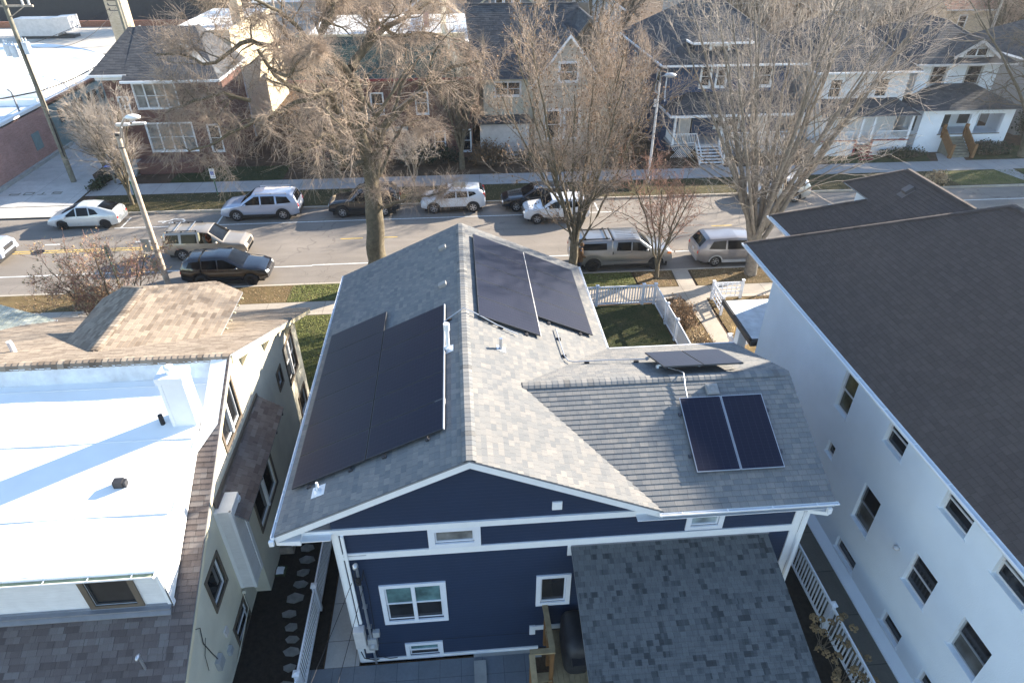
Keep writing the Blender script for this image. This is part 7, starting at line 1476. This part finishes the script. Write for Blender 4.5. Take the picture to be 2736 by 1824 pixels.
# yard trees across the street (own crowns)
for i, (x, y, h, r_, sd, lab) in enumerate(((.2, 51.0, 8.5, 3.0, 41, 'bare yard tree between the green roofed building and the gabled house'), (12.6, 51.0, 9.5, 3.6, 42, 'brown bare yard tree in front of the gabled house, left of the slim street lamp'), (13.8, 72, 17, 6, 43, 'large dark limbed bare tree behind the gabled house at the top'), (-9.5, 50.8, 6.5, 2.6, 44, 'small brown bare tree in front of the dark brick building, left of its trunk'), (29.0, 70, 15, 5.5, 45, 'bare tree behind the dark blue porch house'), (-27.2, 51.5, 5.0, 1.6, 46, 'small shrubby bare tree at the front of the brick house'))):
    tree('yard_tree', lab, (x, y, 0), fan((x, y, 0), (x, y, h*.16), 9, r_, h, sd, .16+.01*h, curve=1.25), sd, (lv2 if i != 2 else lv1)[:3] if h > 8 else lv4, twig='twig' if i % 2 else 'twig_dark', leaf=(500, .07, 'dry_leaf') if i in (1, 3) else None)
# two leaning trunks behind the blue porch house
for i, (x, y, dx) in enumerate(((24.3, 78, 2.6), (26.0, 80, 2.0), (29.2, 81, 3.4))):
    tree('background_tree', ['left leaning trunk in front of the white clapboard house', 'second thick leaning trunk in front of the white clapboard house', 'right leaning trunk in front of the white clapboard house'][i], (x, y, 0), [([(x, y, 0), (x+dx*.4, y, 6), (x+dx, y, 15)], .42, .28)]+fan((x+dx*.8, y, 11), (x+dx, y, 14), 7, 5, 23, 60+i, .3)[1:], 60+i, lv2[:2], twig='twig')
# background trees: three kinds, copied
lvb = [dict(n=9, t0=.15, t1=1, Lf=.36, Lj=.4, ang=38, angj=12, rfac=.45, K_=5, up=.12, wob=.14, rmin=.035, S=3), dict(n=8, t0=.1, t1=1, Lf=.5, Lj=.4, ang=38, angj=12, rfac=.5, K_=4, up=.1, wob=.14, rmin=.024), dict(n=6, t0=.1, t1=1, Lf=.5, Lj=.4, ang=38, angj=12, rfac=.6, K_=3, up=.05, wob=.14, rmin=.02, Labs=(.5, 1.4))]
kinds = [tree('background_tree', 'x', (0, 0, 0), fan((0, 0, 0), (0, 0, 2.5), 11, r_, h, 70+i, .34, curve=1.2), 70+i, lvb, twig=tw) for i, (h, r_, tw) in enumerate(((14, 5.5, 'twig'), (12, 6, 'twig_pale'), (15, 5, 'twig_dark')))]
spots = [(-12, 84, 0), (-2, 104, 1), (14, 105, 0), (22, 92, 2), (33, 102, 1), (41, 84, 0), (42, 70, 1), (50, 78, 2), (57, 90, 1), (62, 76, 0), (60, 108, 1), (70, 84, 2), (80, 98, 0), (36, 118, 1), (48, 112, 0), (-30, 96, 2), (8, 122, 1), (72, 68, 1), (66, 60, 0), (92, 118, 1), (76, 122, 2), (-8, 118, 0), (57, 52.5, 2), (24, 112, 0), (88, 86, 0), (33, 77, 1), (98, 104, 2)]
desc = ['bare tree behind the cream building top left', 'pale bare tree at the top left of the grey gabled house', 'bare tree right of the pale blue house at the top', 'dark bare tree between the pale blue and white clapboard houses', 'pale bare tree behind the white clapboard house', 'bare tree behind the red trimmed house', 'pale bare tree just behind the red trimmed house roof', 'dark bare tree behind the white stucco house', 'pale bare tree in front of the brown roofed house', 'bare tree right of the white stucco house', 'hazy pale bare tree behind the brown roofed house', 'dark bare tree near the red roofed house', 'bare tree behind the red roofed house', 'distant pale bare tree at the top edge over the white clapboard house', 'distant bare tree at the top edge, right of centre', 'dark bare tree beside the long dark building top left', 'distant pale bare tree above the grey gabled house', 'pale bare tree at the far right edge, upper half', 'bare tree at the right edge behind the grey roofed house', 'most distant pale bare tree top right', 'distant dark bare tree top right', 'distant bare tree top left of centre', 'dark bare tree at the right edge near the grey roofed house', 'distant bare tree behind the white clapboard house, right', 'bare tree at the top right corner', 'pale bare tree between the porch house and the white clapboard house', 'dark bare tree in the top right corner']
rr_ = random.Random(5); used = set()
for i, (x, y, k) in enumerate(spots):
    o = kinds[k] if k not in used else copy_tree(kinds[k]); used.add(k); o.location = (x, y, 0); o.rotation_euler = (0, 0, rr_.uniform(0, 6.28)); s = rr_.uniform(.85, 1.15); o.scale = (s, s, s); o['label'] = desc[i]; o['group'] = 'bare trees beyond the houses'
# shrubs
def shrub(name, label, x, y, rx_, ry_, h, seed, mat, nleaf=900, lsize=.06, stem='twig_dark', cat='shrub', fill=.25):
    rng = np.random.default_rng(seed); root = empty(name, (x, y, 0), label=label, cat=cat); n_ = int(130*rx_*ry_)+60
    a = rng.uniform(0, 6.283, n_); r_ = np.sqrt(rng.uniform(0, 1, n_)); B = np.stack([x+rx_*r_*.5*np.cos(a), y+ry_*r_*.5*np.sin(a), np.zeros(n_)], 1); E_ = np.stack([x+rx_*r_*np.cos(a)*rng.uniform(.7, 1.15, n_), y+ry_*r_*np.sin(a)*rng.uniform(.7, 1.15, n_), h*(1-.45*r_**2)*rng.uniform(.6, 1.1, n_)], 1)
    t = np.linspace(0, 1, 4)[None, :, None]; Q = B[:, None]*(1-t)+E_[:, None]*t+rng.normal(size=(n_, 4, 3))*.03; q = np.tile(np.linspace(.014, .006, 4), (n_, 1)); Q2, q2 = spawn(rng, Q, q, 5, .3, 1, .4, .4, 40, 12, .7, 3, wob=.15, rmin=.006); V, F = tubes_mesh([(Q, q, 3), (Q2, q2, 3)]); np_obj('stem', V, F, stem, root)
    if nleaf:
        V, F = leaves(rng, Q2, nleaf, lsize, .25); np_obj('foliage', V, F, mat, root, smooth=False)
    return root
sh = [('brown hedge like shrub right of the white fence corner', 10.9, 27.6, .75, 1.5, 1.0, 'dry_leaf', 1500), ('tan low shrub beside the walkway, behind the white fence', 11.1, 24.6, .65, 1.5, .8, 'dry_leaf_pale', 1300), ('brown shrub at the left on the leafy strip by the kerb', -19.6, 31.6, 1.3, .7, 1.2, 'dry_leaf', 900), ('low brown shrub on the sidewalk edge, left of the hip roof', -15.8, 28.9, 1.0, .7, 1.1, 'dry_leaf', 900),
      ('dark green shrubs at the foot of the white stucco house', 44.6, 51.1, 2.0, .7, 1.0, 'evergreen', 1800), ('dark evergreen bush under the big tree, left of the front door', -8.5, 52.2, 2.0, .9, 1.6, 'evergreen', 1800), ('dark evergreen hedge in front of the dark brick building', -2.3, 52.4, 2.6, .8, 1.5, 'evergreen', 2200), ('brown shrub at the right end of the dark brick building', 2.4, 51.8, 1.8, 1.0, 1.9, 'dry_leaf', 1400), ('brown bushy shrub before the gabled house', 6.8, 51.9, 2.3, .9, 1.5, 'shrub_green', 1400), ('rusty shrub left of the blue porch house', 13.6, 52.2, 1.9, 1.0, 1.7, 'dry_leaf', 1500), ('low grey green planting strip left of the far walk', -27.0, 49.6, .5, 1.6, .5, 'shrub_green', 700), ('dark low planting beside the white stucco house walk', 36.6, 50.9, 2.1, .7, .7, 'shrub_green', 1300), ('small dark bush at the porch house steps', 23.9, 51.1, 1.5, .5, .8, 'evergreen', 900), ('orange brown shrub by the back corner of the tan house', -6.1, 18.2, .5, .6, .8, 'dry_leaf', 500), ('bare reddish shrub near the tan house front corner', -5.9, 24.4, .8, .7, 1.9, 'dry_leaf', 120), ('tan ornamental grass clump at the far right grass strip', 35.9, 45.0, .9, .7, .9, 'dry_leaf_pale', 700), ('dark evergreen tree beside the white stucco house at the right', 50.0, 53.0, 2.0, 1.5, 4.0, 'evergreen', 3500), ('brown shrub on the leafy bed beside the lattice fence', 15.8, 28.2, 1.0, .8, .7, 'dry_leaf', 500)]
for i, (lab, x, y, rx_, ry_, h, mt, nl) in enumerate(sh): shrub('garden_shrub', lab, x, y, rx_, ry_, h, 200+i, mt, nl, .06 if y < 40 else .1)
# hydrangeas with dried flower heads
rg = random.Random(3)
for gi, (y0, y1, n_, lab) in enumerate(((9.4, 10.3, 13, 'dried brown hydrangea beside the white fence, farthest of three'), (8.3, 9.3, 15, 'dried brown hydrangea beside the white fence, middle of three'), (7.2, 8.2, 14, 'dried brown hydrangea beside the white fence, nearest of three'))):
    hy = empty('hydrangea', (9.7, (y0+y1)/2, 0), label=lab, cat='shrub', group='hydrangeas by the fence'); st = MB()
    for k in range(n_):
        x, y, z = rg.uniform(9.15, 10.4), rg.uniform(y0, y1), rg.uniform(.75, 1.25); st.tube([(9.7+rg.uniform(-.2, .2), (y0+y1)/2, 0), ((x+9.7)/2, (y+(y0+y1)/2)/2, z*.6), (x, y, z)], .008, 4)
        m = MB(); r_ = rg.uniform(.08, .13)
        for q in range(26):
            a, e = rg.uniform(0, 6.28), rg.uniform(-.6, 1.5); p = (x+r_*math.cos(a)*math.cos(e)*.9, y+r_*math.sin(a)*math.cos(e)*.9, z+r_*.75*math.sin(e)); m.ball(p, r_*.3, r_*.3, r_*.22, 6)
        m.build('flower_head', 'hydrangea', hy)
    st.build('stem', 'twig_dark', hy)
# leaf litter and grass as ground cover
def litter(name, rects, n_, size, mat, seed, z=.02, flat=.35):
    rng = np.random.default_rng(seed); Vs = []
    for (x0, x1, y0, y1, fr) in rects:
        k = int(n_*fr); O = np.stack([rng.uniform(x0, x1, k), rng.uniform(y0, y1, k), np.full(k, z)], 1); a = rng.uniform(0, 6.283, k); d = np.stack([np.cos(a), np.sin(a), rng.uniform(-flat, flat, k)], 1); e = np.stack([-np.sin(a), np.cos(a), rng.uniform(-flat, flat, k)], 1); s = size*rng.uniform(.5, 1.3, (k, 1)); Vs.append(np.stack([O-d*s, O+e*s*.6, O+d*s, O-e*s*.6], 1).reshape(-1, 3))
    V = np.concatenate(Vs); V[:, 2] = np.maximum(V[:, 2], z*.6); o = np_obj(name, V, np.arange(len(V)).reshape(-1, 4), mat, None, False); o['kind'] = 'stuff'; o['label'] = 'scattered dry leaves on the ground' if 'leaf' in name else 'short grass blades'; o['category'] = 'leaves' if 'leaf' in name else 'grass'
R1 = [(-24, -9.2, 31.1, 32.9, .12), (-24, -9.2, 24, 29.5, .18), (13.1, 24, 31.1, 32.9, .12), (9.8, 11.8, 31.1, 32.9, .05), (10.2, 11.9, 17, 29.5, .14), (13, 18, 24, 29.5, .12), (-26, 40, 44.4, 47.4, .27), (-9, 9, 31.1, 32.8, .03), (-26, 40, 43.7, 44.1, .05)]
litter('leaf_litter', R1, 15000, .034, 'dry_leaf', 1); litter('leaf_litter', R1, 9000, .032, 'dry_leaf_pale', 2)
litter('grass', [(-9.5, 9.5, 31.05, 32.88, .5), (-8.5, -4.5, 24, 29.5, .3), (37.5, 60, 44.5, 47.3, .2)], 34000, .027, 'grass_blade', 3, .03, 1.2)
litter('grass', [(4.3, 9.9, 17, 29.2, .6), (-22, -13.7, 49.8, 52.9, .4)], 24000, .027, 'shrub_green', 4, .03, 1.2)
# ================================================================ haze (air)
b = MB(); b.box(-420, 420, -70, 920, -1.2, 24)
hz = b.build('haze', 'white'); hz.data.materials.clear(); m_ = bpy.data.materials.new('haze_air'); m_.use_nodes = True; n_ = m_.node_tree; n_.nodes.clear()
o_ = n_.nodes.new('ShaderNodeOutputMaterial'); v_ = n_.nodes.new('ShaderNodeVolumePrincipled'); v_.inputs['Color'].default_value = (.86, .92, 1, 1); v_.inputs['Density'].default_value = .00022; v_.inputs['Anisotropy'].default_value = .45
n_.links.new(v_.outputs[0], o_.inputs['Volume']); hz.data.materials.append(m_); hz['kind'] = 'stuff'; hz['label'] = 'thin bright haze in the air'; hz['category'] = 'haze'
